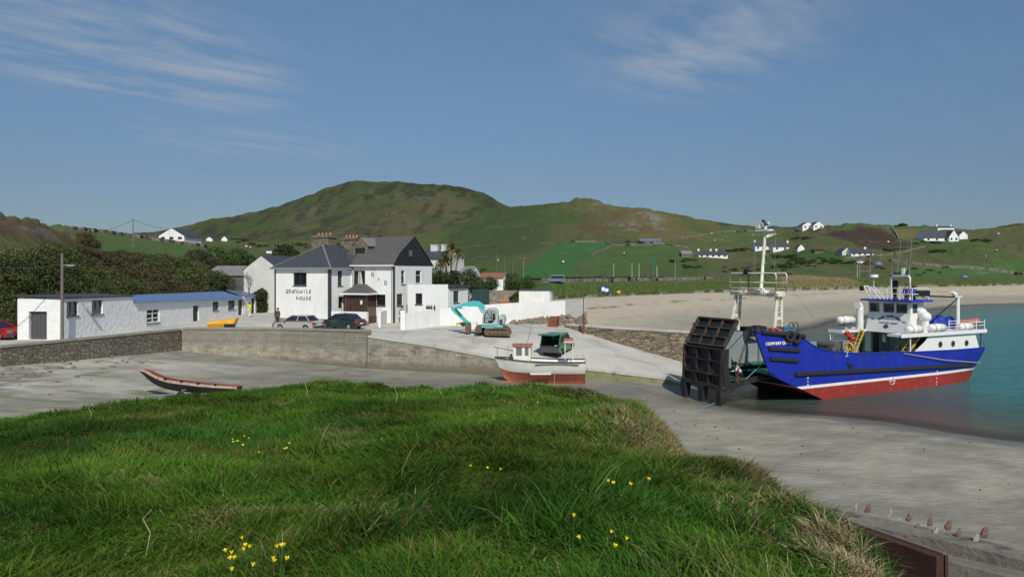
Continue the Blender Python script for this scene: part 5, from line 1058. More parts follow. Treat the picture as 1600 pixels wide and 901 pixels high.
ch = MB(); ch.tube([(-6.6, yb_, 4.4), (-8.5, yb_ - .1, 3.6)], .03, 5); ch.tube([(-7.0, ya_ + .1, 4.6), (-8.4, ya_ + .05, 3.6)], .03, 5); ch.build('ramp_wire', 'rampblack', ramp)
# ---- superstructure
dz = FR.X(*f2(600, 524), 0)[1]
hx0 = FR.X(*f2(535, 545), 0)[0]; hx1 = FR.X(*f2(476, 612), 0)[0]; hx2 = 16.9
aft = MB(); zs_ = 2.6
P_ = [(hx1, zs_ + .05), (hx2 + .4, zs_ + .05), (hx2 - .15, dz), (hx0 + .5, dz), (hx0 + .1, dz - .4)]
aft.prism([(11.6, zs_ + .05), (hx2 + .4, zs_ + .05), (hx2 - .15, dz), (11.6, dz)], (0, .03, 0), X_, Z_, (0, BW - .06, 0)); [aft.prism([(hx1, zs_ + .05), (11.599, zs_ + .05), (11.599, dz), (hx0 + .5, dz), (hx0 + .1, dz - .4)], (0, y_, 0), X_, Z_, (0, .05, 0)) for y_ in (.03, BW - .08)]; ah = aft.build('aft_house', 'whitepaint', ferry)
for u, v in ((608, 572), (672, 568), (740, 565)):
    x, z = FR.X(*f2(u, v), .03); p = MB(); ring(p, (x, .02, z), .2, .045, (0, 1, 0), 20, 6); po_ = p.build('porthole', 'greywood', ah)
    p = MB(); p.tube([(x, .03, z), (x, .005, z)], .19, 20); p.build('pane', 'glass', po_)
# dark passage ahead of the aft house, with the stairs
ds = MB(); dx0 = FR.X(*f2(412, 520), -.1)[0]; ds.box(10.0, 18.0, -.12, BW + .12, dz, dz + .17); ds.box(dx0, 9.998, -.12, 1.0, dz, dz + .17); ds.box(dx0 - .05, 18.05, -.16, -.123, dz - .04, dz + .24); ds.box(dx0 - .05, 18.05, BW + .123, BW + .16, dz - .04, dz + .24)
ds.box(dx0 - .3, 9.998, 4.6, BW + .12, dz, dz + .17); ds.box(dx0 - .35, dx0 - .3, 4.6, BW + .12, dz - .04, dz + .22); ds.build('boat_deck', 'whitepaint', ferry)
WX = FR.Y  # readable alias
wx0 = 10.2; wy0 = 1.1; wy1 = 4.65
# lower front bulkhead on the main deck
fb = MB(); fb.box(wx0 + .4, wx0 + .5, .9, BW - .3, 2.0, dz); fb.build('front_bulkhead', 'boatgrey', ferry)
def fpan(name, u0, u1, v0, v1, m, x=wx0 + .38, th=.05):
    y1, zt = FR.Y(*f2(u0, v0), x); y0, zb_ = FR.Y(*f2(u1, v1), x); mm = MB(); mm.box(x - th, x, y0, y1, max(zb_, 2.0), min(zt, dz - .01)); return mm.build(name, m, ferry)
fpan('white_door', 232, 262, 505, 608, 'whitepaint'); fpan('dark_doorway', 272, 300, 505, 612, 'black'); fpan('deckhouse_window', 304, 352, 508, 605, mat('deck_glass', (.10, .14, .15), (.05, .07, .08), rough=.15, scale=1.5)); fpan('deckhouse_window', 356, 408, 508, 600, 'glass_l')
fpan('paper_notice', 318, 334, 522, 560, 'white', wx0 + .32, .01)
def stairs(name, base, topp, wdt, m, n=7):
    mm = MB(); b_ = Vector(base); t_ = Vector(topp); wv = Vector((0, wdt, 0))
    for o_ in (Vector((0, 0, 0)), wv): mm.beam(b_ + o_, t_ + o_, .05, .16)
    for k in range(n): c = b_.lerp(t_, (k + .5) / n); mm.box(c.x - .12, c.x + .12, c.y, c.y + wdt, c.z - .02, c.z + .02)
    for o_ in (Vector((0, 0, 0)), wv): mm.tube([b_ + o_ + Vector((0, 0, .8)), t_ + o_ + Vector((0, 0, .8))], .025, 6)
    return mm.build(name, m, ferry)
yS, zS = FR.Y(*f2(205, 500), dx0 - .9)
stairs('yellow_stairs', (8.3, 4.5, 2.05), (9.5, 4.5, dz + .1), .6, 'railyellow')
stairs('inner_stairs', (hx1 - .6, .5, 2.05), (hx0 + .2, .5, dz - .05), .6, 'railyellow')
for x in (dx0 + .1,): pm2 = MB(); pm2.tube([(hx1 - .35, .05, 2.7), (hx1 - .35, .05, dz)], .05, 8); pm2.build('deck_stanchion', 'whitepaint', ferry)
bk = MB(); bk.box(11.6, 11.7, .2, BW - .2, 2.0, dz); bk.build('passage_bulkhead', 'black', ferry)
# far wing platform, support, lifebuoy and red fire box
wb = MB(); yy, zz2 = FR.Y(*f2(65, 550), dx0 - 1.1); wb.tube([(dx0 - .25, BW, dz), (dx0 - .3, BW - .1, sh(7))], .06, 6); wb.tube([(dx0 - .2, BW - .1, sh(7) + .1), (dx0 + 1.6, BW - .4, dz)], .05, 6); wb.build('platform_strut', 'whitepaint', ferry)
rl = MB(); y, z = FR.Y(*f2(152, 528), dx0 - .9)
for k in range(10): rl.ball((dx0 - .9 + random.uniform(-.15, .15), y + random.uniform(-.25, .25), z + random.uniform(-.25, .25)), random.uniform(.12, .2), 8, 6)
rl.build('red_buoy_cluster', 'raftred', ferry)
lb = MB(); y, z = FR.Y(*f2(152, 585), dx0 - 1.6); ring(lb, (dx0 - 1.6, y, z), .28, .07, (1, 0.2, 0)); lb.build('hose_reel', 'yellow', ferry)
# wheelhouse: flared lower front with lettering, three front windows, one side window
zsill = FR.Y(*f7(280, 568), wx0)[1]; zroof = FR.Y(*f7(300, 490), wx0)[1] + .12; zbot = dz + .0
wf_ = [FR.Y(*f7(u, v), wx0) for u, v in ((78, 540), (378, 575), (60, 680), (325, 722))]
yL = FR.Y(*f7(80, 540), wx0)[0]; yR = FR.Y(*f7(392, 575), wx0)[0]
Wh = Frame(FR.o, FR.ang); xbk = FR.X(*f7(463, 520), yR)[0]
xbk = max(xbk, wx0 + 1.6)
whs = MB(); hdep = .08
wz0, wz1 = zsill + .05, zroof - .1
cols = [(88, 163), (190, 272), (285, 368)]
fh = []
for u0, u1 in cols:
    a = yL - FR.Y(*f7(u0, 530), wx0)[0]; b_ = yL - FR.Y(*f7(u1, 540), wx0)[0]; fh.append((a, b_, wz0, wz1 - .05))
facade(whs, (wx0, yL, 0), (0, -1, 0), (1, 0, 0), yL - yR, zsill - .05, zroof, fh, hdep)
sx0 = FR.X(*f7(408, 540), yR)[0]; sx1 = FR.X(*f7(446, 540), yR)[0]
facade(whs, (wx0, yR, 0), (1, 0, 0), (0, 1, 0), xbk - wx0, zsill - .05, zroof, [(sx0 - wx0, sx1 - wx0, wz0, wz1 - .05)], hdep)
facade(whs, (xbk, yL, 0), (0, -1, 0), (-1, 0, 0), yL - yR, dz + .17, zroof); facade(whs, (wx0, yL, 0), (1, 0, 0), (0, -1, 0), xbk - wx0, dz + .17, zroof)
whs.quad((wx0, yR, dz + .17), (xbk, yR, dz + .17), (xbk, yR, zsill - .05), (wx0, yR, zsill - .05))
# apron panel below the windows, leaning forward at its foot and as wide as in the photograph
bx_ = wx0 - .35; yBL = FR.Y(*f7(58, 680), bx_)[0]; yBR = FR.Y(*f7(330, 722), bx_)[0] - .35; zB0 = FR.Y(*f7(60, 690), bx_)[1]; zB1 = FR.Y(*f7(325, 722), bx_)[1]; zB0 = zB1 = (zB0 + zB1) / 2
whs.quad((bx_, yBL, zB0), (bx_, yBR, zB0), (wx0 - .004, yR, zsill), (wx0 - .004, yL, zsill)); whs.quad((bx_, yBR, zB0), (wx0 + .8, yBR, zB0), (wx0 + .8, yR, zsill), (wx0 - .004, yR, zsill)); whs.quad((bx_, yBL, zB0), (wx0, yBL, zB0), (wx0, yL, zsill), (wx0 - .004, yL, zsill))
whs.quad((bx_, yBL, zB0), (wx0 + .8, yBL, zB0), (wx0 + .8, yBR, zB0), (bx_, yBR, zB0))
who = whs.build('wheelhouse', 'whitepaint', ferry)
for h in fh: window(who, (wx0, yL, 0), (0, -1, 0), (1, 0, 0), h, 'boatgrey', 'glass', depth=.07, mull=0, fw=.06, sill=False)
window(who, (wx0, yR, 0), (1, 0, 0), (0, 1, 0), (sx0 - wx0, sx1 - wx0, wz0, wz1 - .05), 'boatgrey', 'glass', depth=.07, mull=0, fw=.06, sill=False)
rf_ = MB(); rf_.prism([(yR - .5, zroof), (yL + .35, zroof), (yL + .25, zroof + .14), (yR - .4, zroof + .14)], (wx0 - .55, 0, 0), Y_, Z_, (xbk + .5 - wx0 + .55, 0, 0)); rf_.build('blue_roof_edge', 'hullblue', who)
# lettering on the leaning front panel
upv = Vector((wx0 - bx_, 0, zsill - zB0)).normalized(); axv = Vector((0, -1, 0)); cen = Vector(((wx0 + bx_) / 2 - .03, 0, 0))
ly, lz = FR.Y(*f7(232, 622), wx0 - .18); lt = MB(); txt = 'CLARE ISLAND FERRY'
for i, chh in enumerate(txt):
    if chh == ' ': continue
    t = (i - (len(txt) - 1) / 2) / (len(txt) - 1); ang = -t * 1.25; r_ = 1.45
    c = Vector((0, ly, 0)) + axv * (r_ * math.sin(-ang)); hgt = lz + .10 + r_ * (math.cos(ang) - .86)
    # on the leaning plane
    k = (hgt - zB0) / (zsill - zB0); px_ = bx_ + (wx0 - bx_) * k - .02
    a2 = axv * math.cos(ang) + upv * math.sin(ang); u2 = upv * math.cos(ang) - axv * math.sin(ang); put_text(lt, chh, (px_, c.y, hgt), a2, u2, .24, .016)
ly2, lz2 = FR.Y(*f7(226, 643), wx0 - .18); k = (lz2 - zB0) / (zsill - zB0); put_text(lt, 'CLEW BAY QUEEN', (bx_ + (wx0 - bx_) * k - .02, ly2, lz2), axv, upv, .19, .008); lt.build('name_lettering', 'dgrey', who)
em = MB(); ey_, ez_ = FR.Y(*f7(213, 662), wx0 - .2); k = (ez_ - zB0) / (zsill - zB0); ec = Vector((bx_ + (wx0 - bx_) * k - .02, ey_, ez_)); em.add([ec + axv * .22 * math.cos(t) + upv * .17 * math.sin(t) for t in np.linspace(0, 2 * math.pi, 21)[:-1]], [tuple(range(20))]); em.build('oval_emblem', 'greywood', who)
for u in (110, 345):
    gm_ = MB(); ey_, ez_ = FR.Y(*f7(u, 606 if u < 200 else 632), wx0 - .15); k = (ez_ - zB0) / (zsill - zB0); ec = Vector((bx_ + (wx0 - bx_) * k - .02, ey_, ez_))
    for a_, b_ in (((-.2, .08), (0, 0)), ((0, 0), (.22, -.05)), ((-.05, .0), (.1, .12)), ((-.12, -.06), (.05, -.02))): gm_.beam(ec + axv * a_[0] + upv * a_[1], ec + axv * b_[0] + upv * b_[1], .025, .01, up=(1, 0, 0))
    gm_.build('bird_emblem', 'greywood', who)
# wheelhouse top: rails, aerial arch, radar, searchlight struts
zt = zroof + .14; tr = MB(); xr0, xr1 = wx0 - .1, xbk + .3; y_a, y_b = yR - .2, yL - .1
for z in (.45, .9):
    tr.tube([(xr0, y_a, zt + z), (xr0, y_b - .6, zt + z)], .035, 6); tr.tube([(xr0, y_a, zt + z), (xr1, y_a, zt + z)], .035, 6); tr.tube([(xr1, y_a, zt + z), (xr1, y_b - .6, zt + z)], .03, 6)
for i in range(4): y = y_a + (y_b - .6 - y_a) * i / 3; tr.tube([(xr0, y, zt), (xr0, y, zt + .9)], .035, 6); tr.tube([(xr1, y, zt), (xr1, y, zt + .9)], .03, 6)
tr.build('flying_bridge_rail', 'whitepaint', who)
fs = MB(); ya2, za2 = FR.Y(*f7(45, 365), wx0 - .4); yb2, zb2 = FR.Y(*f7(95, 445), wx0 - .2)
for d in (0, .5): fs.beam((wx0 - .4 + d, ya2, za2), (wx0 - .2 + d, yb2 - .1, zt), .1, .1); fs.beam((wx0 - .4 + d, ya2 - .6, za2 - .05), (wx0 - .2 + d, yb2 - .9, zt), .08, .08)
fs.beam((wx0 - .4, ya2, za2), (wx0 + .1, ya2, za2), .08, .08); fs.build('antenna_bracket', 'whitepaint', who)
sl2 = MB(); sl2.box(wx0 - .6, wx0 - .35, ya2 - .05, ya2 + .25, za2 - .35, za2 + .0); sl2.build('searchlight', 'black', who)
ar = MB(); yA, zA = FR.Y(*f7(250, 292), wx0 + .6); yB, _ = FR.Y(*f7(390, 292), wx0 + .6)
ar.tube([(wx0 + .6, yA, zt), (wx0 + .6, yA, zA - .1), (wx0 + .6, yA - .12, zA), (wx0 + .6, yB + .12, zA), (wx0 + .6, yB, zA - .1), (wx0 + .6, yB, zt)], .06, 8); ar.box(wx0 + .5, wx0 + .7, yB + .1, yA - .15, zA + .02, zA + .1)
arch = ar.build('aerial_arch', 'whitepaint', who)
for u0, v0, u1, v1 in ((290, 262, 322, 25), (382, 262, 402, 18), (360, 262, 367, 160), (247, 300, 256, 208)):
    m_ = MB(); a_ = FR.Y(*f7(u0, v0), wx0 + .6); b_ = FR.Y(*f7(u1, v1), wx0 + .6); m_.tube([(wx0 + .6, a_[0], a_[1] - .15), (wx0 + .6, b_[0], b_[1])], [.03, .018], 6); m_.build('whip_aerial', 'boatgrey', arch)
for u in (282, 300, 340, 372):
    m_ = MB(); a_ = FR.Y(*f7(u, 278), wx0 + .6); m_.box(wx0 + .5, wx0 + .75, a_[0] - .1, a_[0] + .1, a_[1] - .05, a_[1] + (.2 if u != 340 else .5)); m_.build('deck_light', 'greywood' if u != 340 else 'whitepaint', arch)
rdm = MB(); y, z = FR.Y(*f7(120, 288), wx0 + .3); rdm.tube([(wx0 + .3, y, z - .12), (wx0 + .3, y, z + .1)], [.34, .32], 16); rdm.tube([(wx0 + .3, y, zt), (wx0 + .3, y, z - .12)], .03, 6); rdm.build('radar_dome', 'whitepaint', who)
bb = MB(); x0, z0 = FR.X(*f7(446, 398), .9); x1, z1 = FR.X(*f7(528, 438), .9); bb.box(x0, x1, .8, 1.1, z1, z0); bb.build('black_light_box', 'black', who)
b2 = MB(); b2.beam((xr1 + .1, .95, zt + .05), (x0 + .2, .95, z1 + .1), .07, .07); b2.beam((xr0 + .6, yR - .1, zt + .1), (x0 + .2, .95, (z0 + z1) / 2), .06, .06); b2.build('light_box_bracket', 'boatgrey', who)
# derrick
dk_y = 1.3; dxp, dzp = FR.X(*f2(697, 335), dk_y); de = MB(); de.tube([(dxp, dk_y, dz + .1), (dxp, dk_y, dzp)], .14, 12); de.box(dxp - .5, dxp + .35, dk_y - .15, dk_y + .15, dzp, dzp + .1); derrick = de.build('derrick_post', 'whitepaint', ferry)
x0, z0 = FR.X(*f7(530, 438), dk_y); bm = MB(); bm.tube([(x0, dk_y, z0), (dxp + .2, dk_y, dzp)], .06, 8); xx_, zz_ = FR.X(*f7(590, 585), dk_y); bm.tube([(xx_, dk_y, zz_), (dxp, dk_y, dzp - .1)], .05, 8); bm.ball((xx_, dk_y, zz_ - .05), .12, 8, 6); bm.build('derrick_boom', 'black', derrick)
lt2 = MB(); x0, z0 = FR.X(*f2(672, 315), dk_y); lt2.tube([(x0 - .15, dk_y, z0 + .1), (x0 + .3, dk_y, z0 - .12)], [.12, .2], 10); lt2.build('floodlight', 'whitepaint', derrick)
# ventilators
for (u, v0, v1, yy) in ((205, 478, 390, 4.7), (533, 522, 440, .55), (512, 520, 420, 1.0)):
    x, z1 = FR.X(*f2(u, v1), yy); m_ = MB(); m_.tube([(x, yy, dz + .15), (x, yy, z1 - .1)], .26, 14); hd_ = m_.build('ventilator', 'whitepaint', ferry)
    m_ = MB()
    if u == 205: m_.tube([(x, yy, z1 - .1), (x - .02, yy, z1 + .12), (x - .1, yy, z1 + .22), (x - .35, yy, z1 + .25)], [.27, .28, .28, .3], 14)
    else: m_.ball((x + .03, yy, z1 + .08), .42, 16, 10, (1, 1, .95))
    m_.build('ventilator_cowl', 'whitepaint', hd_)
def raft(x, y, z, L_=1.9, r=.36, ang=0):
    m_ = MB(); c = Vector((x, y, z)); d = Vector((math.cos(ang), math.sin(ang), 0)); prof_ = [(-.5, .3), (-.48, .75), (-.42, .95), (-.3, 1), (-.01, 1), (0, 1.06), (.01, 1), (.3, 1), (.42, .95), (.48, .75), (.5, .3)]
    m_.tube([c + d * (L_ * t) for t, _ in prof_], [r * s for _, s in prof_], 14); o_ = m_.build('liferaft_canister', 'whitepaint', ferry)
    m_ = MB()
    for t in (-.3, .3): ring(m_, c + d * (L_ * t), r + .012, .02, d, 16, 5)
    m_.box(x - .5, x + .5, y - .25, y + .25, z - r - .12, z - r + .02); m_.build('raft_strap', 'greywood', o_)
for u, v, yy, ln in ((134, 450, 5.0, 1.95), (478, 497, .1, 1.9), (592, 489, .1, 1.9), (733, 484, .1, 1.8)):
    x, z = FR.X(*f2(u, v), yy); raft(x, yy, z, ln * .92, .32, math.pi / 2 if u == 134 and False else 0)
# tarpaulin heap, rescue boat, deck rails
tp = MB()
for u, v, rr_ in ((572, 462, .5), (600, 455, .55), (632, 452, .6), (664, 458, .5), (688, 466, .35), (540, 466, .3)):
    x, z = FR.X(*f2(u, v), 2.0); tp.ball((x, 2.0 + random.uniform(-.2, .6), dz + .55), rr_, 12, 8, (1.2, 1, 1.25))
tp.build('blue_tarpaulin_heap', 'tarpblue', ferry)
rbt = MB(); x0 = FR.X(*f2(705, 470), 3.2)[0]; x1 = FR.X(*f2(806, 470), 3.2)[0]; zc = FR.X(*f2(760, 462), 3.2)[1]
rr2 = []
for i in range(9):
    t = i / 8; wdt = .75 * math.sin(math.pi * (.25 + .72 * t)) if t > .1 else .6; zz_ = zc - .25 + .25 * t; x = x0 + (x1 - x0) * t; rr2.append([Vector((x, 3.2 + wdt * a, zz_ + b)) for a, b in ((-1, .35), (-1.1, .2), (-.8, -.15), (0, -.35), (.8, -.15), (1.1, .2), (1, .35), (.7, .2), (0, .1), (-.7, .2))])
rbt.loft(rr2); rbt.build('rescue_boat', mat('faded_orange', (.50, .12, .07), (.3, .13, .1), rough=.6, scale=3), ferry)
dr_ = MB(); yq = -.05
xs3 = [FR.X(*f2(u, 500), yq)[0] for u in (545, 612, 652, 692, 742, 790)] + [17.9]
for i, x in enumerate(xs3): dr_.tube([(x, yq, dz + .15), (x, yq, dz + (.55 if i in (0, 1, 4) else 1.0))], .035, 6)
dr_.tube([(xs3[0], yq, dz + .55), (17.9, yq, dz + .55)], .028, 6); dr_.tube([(xs3[2], yq, dz + 1.0), (xs3[3], yq, dz + 1.0)], .03, 6); dr_.tube([(xs3[2], yq, dz + .8), (17.9, yq, dz + .8)], .025, 6); dr_.tube([(17.9, yq, dz + .8), (17.9, BW, dz + .8)], .025, 6); dr_.tube([(hx0, BW, dz + .8), (17.9, BW, dz + .8)], .025, 6)
dr_.build('deck_rail', 'whitepaint', ferry)
sp_ = MB(); sp_.tube([(17.6, .1, 2.7), (17.7, .1, dz)], .05, 6); sp_.tube([(17.6, BW - .1, 2.7), (17.7, BW - .1, dz)], .05, 6); sp_.build('stern_stanchion', 'dgrey', ferry)
sfn = MB(); sfn.tube([(17.9, .2, 2.55), (18.15, .2, 2.5), (18.15, BW - .2, 2.5), (17.9, BW - .2, 2.55)], .14, 8); sfn.build('stern_fender', 'rubber', ferry)
# mooring ropes: things of their own
def rope(name, pts, r, m_, label, sag=0, n=16):
    mb = MB(); pts = [Vector(p) for p in pts]; out = []
    for a, b_ in zip(pts[:-1], pts[1:]):
        for k in range(n): t = k / n; out.append(a.lerp(b_, t) - Vector((0, 0, sag * 4 * t * (1 - t))))
    out.append(pts[-1]); mb.tube(out, r, 5); return tag(mb.build(name, m_), label, 'rope')
def FW(x, y, z): return FR.o + FR.a * x + FR.b * y + Vector((0, 0, z))
x, z = FR.X(*f1(530, 560), -.1)
g0 = gp(1122, 628, .12)
rope('mooring_rope', [FW(x, -.15, z), g0 + Vector((0, 0, .05))], .035, 'rope', 'blue mooring rope running from the ferry bow down to the sand', .25)
g1 = gp(1040, 668, .4); rope('mooring_rope', [g0 + Vector((0, 0, .06)), g1 + Vector((0, 0, .04))], .03, 'rope', 'slack blue rope trailing across the wet sand below the ramp')
x0, z0 = FR.X(*f2(425, 618), -.05); x1, z1 = FR.X(*f2(805, 664), -.05); rope('slack_rope', [FW(x0, -.06, z0), FW((x0 + x1) / 2, -.2, (z0 + z1) / 2 - .12), FW(x1, -.1, z1)], .03, 'ropepale', 'pale rope hanging along the blue hull side towards the stern')
# ================================================================ FISHING BOAT
def z9(X, Y): return 760 + X / 6.929, 470 + Y / 6.93
BF = Frame((-1.28, 53.1, .42), R(-5)); boat = empty('fishing_boat', BF.o, BF.ang, 'small white fishing boat with faded red bottom sitting dry against the slipway wall', 'boat')
Lb = BF.X(*z9(1070, 640), 0)[0]
def bst(t):
    hb_ = 1.12 * min(1, (1 - (1 - min(1, t / .55)) ** 2.2)) * (1 - .16 * max(0, (t - .6) / .4) ** 2) + .015
    zs = 1.93 - .30 * math.sin(min(1, t * 1.1) * math.pi / 2) + .10 * t * t; zk = .42 * max(0, 1 - t / .16) ** 1.6 + .0; return hb_, zs, zk
def bsec(t, side):
    hb_, zs, zk = bst(t); x = t * Lb; out = []
    for s_ in np.linspace(0, 1, 11):     # keel to sheer
        y = hb_ * (s_ ** .55 if s_ > 0 else 0) * (.35 + .65 * min(1, s_ * 1.8)) if s_ > .0 else .03
        z = zk + (zs - zk) * (s_ if s_ > .25 else s_ * .8 + .05 * (s_ > 0)); xx = x + (.95 - z * .5) * max(0, 1 - t * 3.2) * .95
        out.append(Vector((xx, side * max(y, .03), z)))
    return out
zc_ = 7       # sheer-strake split
K5 = 5
for nm_, i0, i1, m_ in (('red_bottom', 0, 5, 'boatred'), ('white_topsides', 5, 10, 'boatwhite')):
    mb = MB()
    for side in (-1, 1): mb.loft([bsec(t, side)[i0:i1 + 1] for t in np.linspace(0, 1, 22)], closed=False, caps=False)
    e_ = [bsec(1, -1)[i0:i1 + 1], bsec(1, 1)[i0:i1 + 1]]; mb.loft(e_, closed=False, caps=False, smooth=False); mb.build(nm_, m_, boat)
kb = MB(); kb.prism([(.55, -.02), (Lb * .80, -.14), (Lb * .80, .28), (.5, .2)], (0, -.05, 0), X_, Z_, (0, .1, 0)); kb.build('keel', 'boatred', boat)
gw_ = MB()
for side in (-1, 1):
    P_ = [bsec(t, side)[10] + Vector((0, 0, .02)) for t in np.linspace(0, 1, 16)]
    for p, q in zip(P_[:-1], P_[1:]): gw_.beam(p, q, .09, .07)
gw_.build('gunwale', 'dgrey', boat)
dk2 = MB(); dk2.loft([[bsec(t, -1)[9] - Vector((0, 0, .0)), bsec(t, 1)[9] - Vector((0, 0, .0))] for t in np.linspace(0, 1, 14)], closed=False, caps=False); dk2.build('deck', 'boatgrey', boat)
rb2 = MB(); a_ = BF.X(*z9(530, 688), -1.15); b_ = BF.X(*z9(1000, 692), -1.1); rb2.beam((a_[0], -1.12, a_[1]), (b_[0], -1.04, b_[1]), .05, .04); rb2.build('rubbing_strip', 'dgrey', boat)
bk2 = MB(); a_ = BF.X(*z9(475, 788), -.8); b_ = BF.X(*z9(700, 788), -.8); bk2.beam((a_[0], -.86, a_[1]), (b_[0], -.86, b_[1]), .08, .1); bk2.build('bilge_keel', 'boatwhite', boat)
ru = MB(); a_ = BF.X(*z9(1008, 770), 0); b_ = BF.X(*z9(1068, 850), 0); ru.box(a_[0], b_[0], -.03, .03, b_[1], a_[1] + .1); ru.build('rudder', 'boatred', boat)
pr2 = MB(); a_ = BF.X(*z9(985, 808), 0)
for k in range(3): t = k * 2.1; pr2.prism([(0, -.05), (.1, -.1), (.26, -.06), (.28, .04), (.1, .1), (0, .05)], (a_[0], 0, a_[1]), (0, math.cos(t), math.sin(t)), (.4, -math.sin(t), math.cos(t)), (.02, 0, 0))
pr2.tube([(a_[0] - .3, 0, a_[1]), (a_[0] + .1, 0, a_[1])], .05, 8); pr2.build('propeller', 'black', boat)
# wheelhouse
x0, z1_ = BF.X(*z9(292, 490), -.6); x1, z0_ = BF.X(*z9(478, 630), -.6); wh = MB()
hA_ = (BF.X(*z9(318, 500), -.6)[0] - x0, BF.X(*z9(388, 500), -.6)[0] - x0); hB_ = (BF.X(*z9(412, 500), -.6)[0] - x0, BF.X(*z9(460, 500), -.6)[0] - x0); zlo = BF.X(*z9(400, 596), -.6)[1]
holes_ = [(hA_[0], hA_[1], zlo, z1_ - .08), (hB_[0], hB_[1], zlo, z1_ - .08)]
facade(wh, (x0, -.6, 0), X_, Y_, x1 - x0, z0_ - .2, z1_, holes_, .04); facade(wh, (x0, .6, 0), X_, (0, -1, 0), x1 - x0, z0_ - .2, z1_, holes_, .04)
facade(wh, (x0, -.6, 0), Y_, X_, 1.2, z0_ - .2, z1_, [(.12, 1.08, zlo, z1_ - .08)], .04); facade(wh, (x1, -.6, 0), Y_, (-1, 0, 0), 1.2, z0_ - .2, z1_)
who2 = wh.build('wheelhouse', 'boatwhite', boat)
for h in holes_: window(who2, (x0, -.6, 0), X_, Y_, h, 'boatwhite', mat('salt_glass', (.2, .2, .2), (.12, .12, .12), rough=.2), depth=.03, mull=0, fw=.02, sill=False)
ro2 = MB(); ro2.box(x0 - .12, x1 + .1, -.72, .72, z1_ + .003, z1_ + .1); ro2.build('wheelhouse_roof', 'boatred', who2)
gt2 = MB(); gxa, gza = BF.X(*z9(852, 450), -.5); gxb, _ = BF.X(*z9(935, 450), -.5); gzb = BF.X(*z9(852, 636), -.5)[1]
for x in (gxa, gxb):
    for y in (-.5, .5): gt2.tube([(x, y, gzb), (x, y, gza)], .035, 6)
gt2.box(gxa - .1, gxb + .1, -.6, .6, gza, gza + .06); gt2.build('stern_gantry', 'boatwhite', boat)
gt3 = MB(); gt3.box(gxa - .08, gxb + .06, -.55, .55, gza + .063, gza + .2); gt3.build('gantry_board', mat('pink_board', (.5, .2, .17)), boat)
ma = MB(); a_ = BF.X(*z9(440, 465), 0); b_ = BF.X(*z9(482, 290), 0); c_ = BF.X(*z9(497, 185), 0); ma.tube([(a_[0], 0, a_[1]), (b_[0], 0, b_[1]), (c_[0], 0, c_[1])], [.025, .02, .012], 6); d_ = BF.X(*z9(515, 310), 0); ma.tube([(b_[0] - .1, 0, b_[1] - .15), (d_[0], 0, d_[1])], .02, 5); ma.build('whip_mast', 'boatgrey', boat)
bp2 = MB(); a_ = BF.X(*z9(80, 498), 0); b_ = BF.X(*z9(290, 540), 0); bp2.tube([(a_[0], 0, a_[1]), (b_[0], 0, b_[1])], .03, 6); c_ = BF.X(*z9(118, 612), 0); bp2.tube([(c_[0], 0, c_[1]), (c_[0], 0, a_[1] - .05)], .02, 5); bp2.build('bow_pole', 'greywood', boat)
an = MB(); a_ = BF.X(*z9(75, 608), 0); an.ball((a_[0], 0, a_[1]), .07, 8, 6); an.build('stem_roller', 'whitepaint', boat)
pt = MB(); a_ = BF.X(*z9(268, 590), -.2); pt.tube([(a_[0], -.2, a_[1] - .15), (a_[0], -.2, a_[1] + .12)], .07, 8); pt.tube([(a_[0] - .12, -.2, a_[1]), (a_[0] + .12, -.2, a_[1])], .035, 6); pt.build('anchor_post', 'rustdark', boat)
nm2 = MB(); a_ = BF.X(*z9(205, 655), -.5)
for t_, uu in (('S 112', 205),):
    a_ = BF.X(*z9(uu, 655), -.5)
ra = MB(); x0r, zr0 = BF.X(*z9(975, 640), -.8); ra.tube([(x0r, -.9, zr0), (x0r, -.9, zr0 + .35), (Lb - .05, -.9, zr0 + .35), (Lb - .05, -.9, zr0)], .015, 5); ra.build('stern_rail', 'steel', boat)
# ================================================================ CURRACH
def z10(X, Y): return 200 + X / 8, 560 + Y / 8
CF = Frame(W(218, 620, 43.4), R(-10)); CF.o.z = .07
cur = empty('rowing_currach', CF.o, CF.ang, 'black tarred rowing currach with red and cream gunwale parked on a trolley', 'boat')
Lc = 7.2
sheerpts = [CF.X(*z10(u, v), -.5) for u, v in ((150, 150), (230, 190), (330, 240), (470, 282), (700, 312), (900, 335), (1130, 352), (1335, 366))]
keelpts = [CF.X(*z10(u, v), -.1) for u, v in ((150, 160), (215, 235), (300, 290), (420, 350), (600, 390), (900, 415), (1130, 412), (1335, 405))]
sx_ = [p[0] for p in sheerpts]; sz_ = [p[1] for p in sheerpts]; kx_ = [p[0] for p in keelpts]; kz_ = [p[1] - .10 * min(1, p[0]) for p in keelpts]; Lc = sx_[-1]
def cst(x, inner=0):
    t = x / Lc; b = .30 * min(1, (t / .35)) ** .7 * (1 - .25 * max(0, t - .7) / .3) + .08 - inner * .8; zs = float(np.interp(x, sx_, sz_)); zk = float(np.interp(x, kx_, kz_)) + inner
    zk = min(zk, zs - .06)
    return [Vector((x, b * math.cos(a), zs - (zs - zk) * math.sin(a))) for a in np.linspace(math.pi, 0, 11)]
mb = MB(); xs4 = np.linspace(0, Lc, 24); mb.loft([cst(x) for x in xs4], closed=False, caps=False); mb.add(cst(Lc), [tuple(range(11))]); mb.build('tarred_hull', mat('tar', (.02, .022, .02), (.011, .012, .011), rough=.55, scale=3, bump=.01), cur)
mb = MB(); mb.loft([cst(x, .05)[::-1] for x in xs4], closed=False, caps=False); mb.build('inner_lining', mat('currach_inside', (.16, .05, .035), (.08, .04, .03), scale=4), cur)
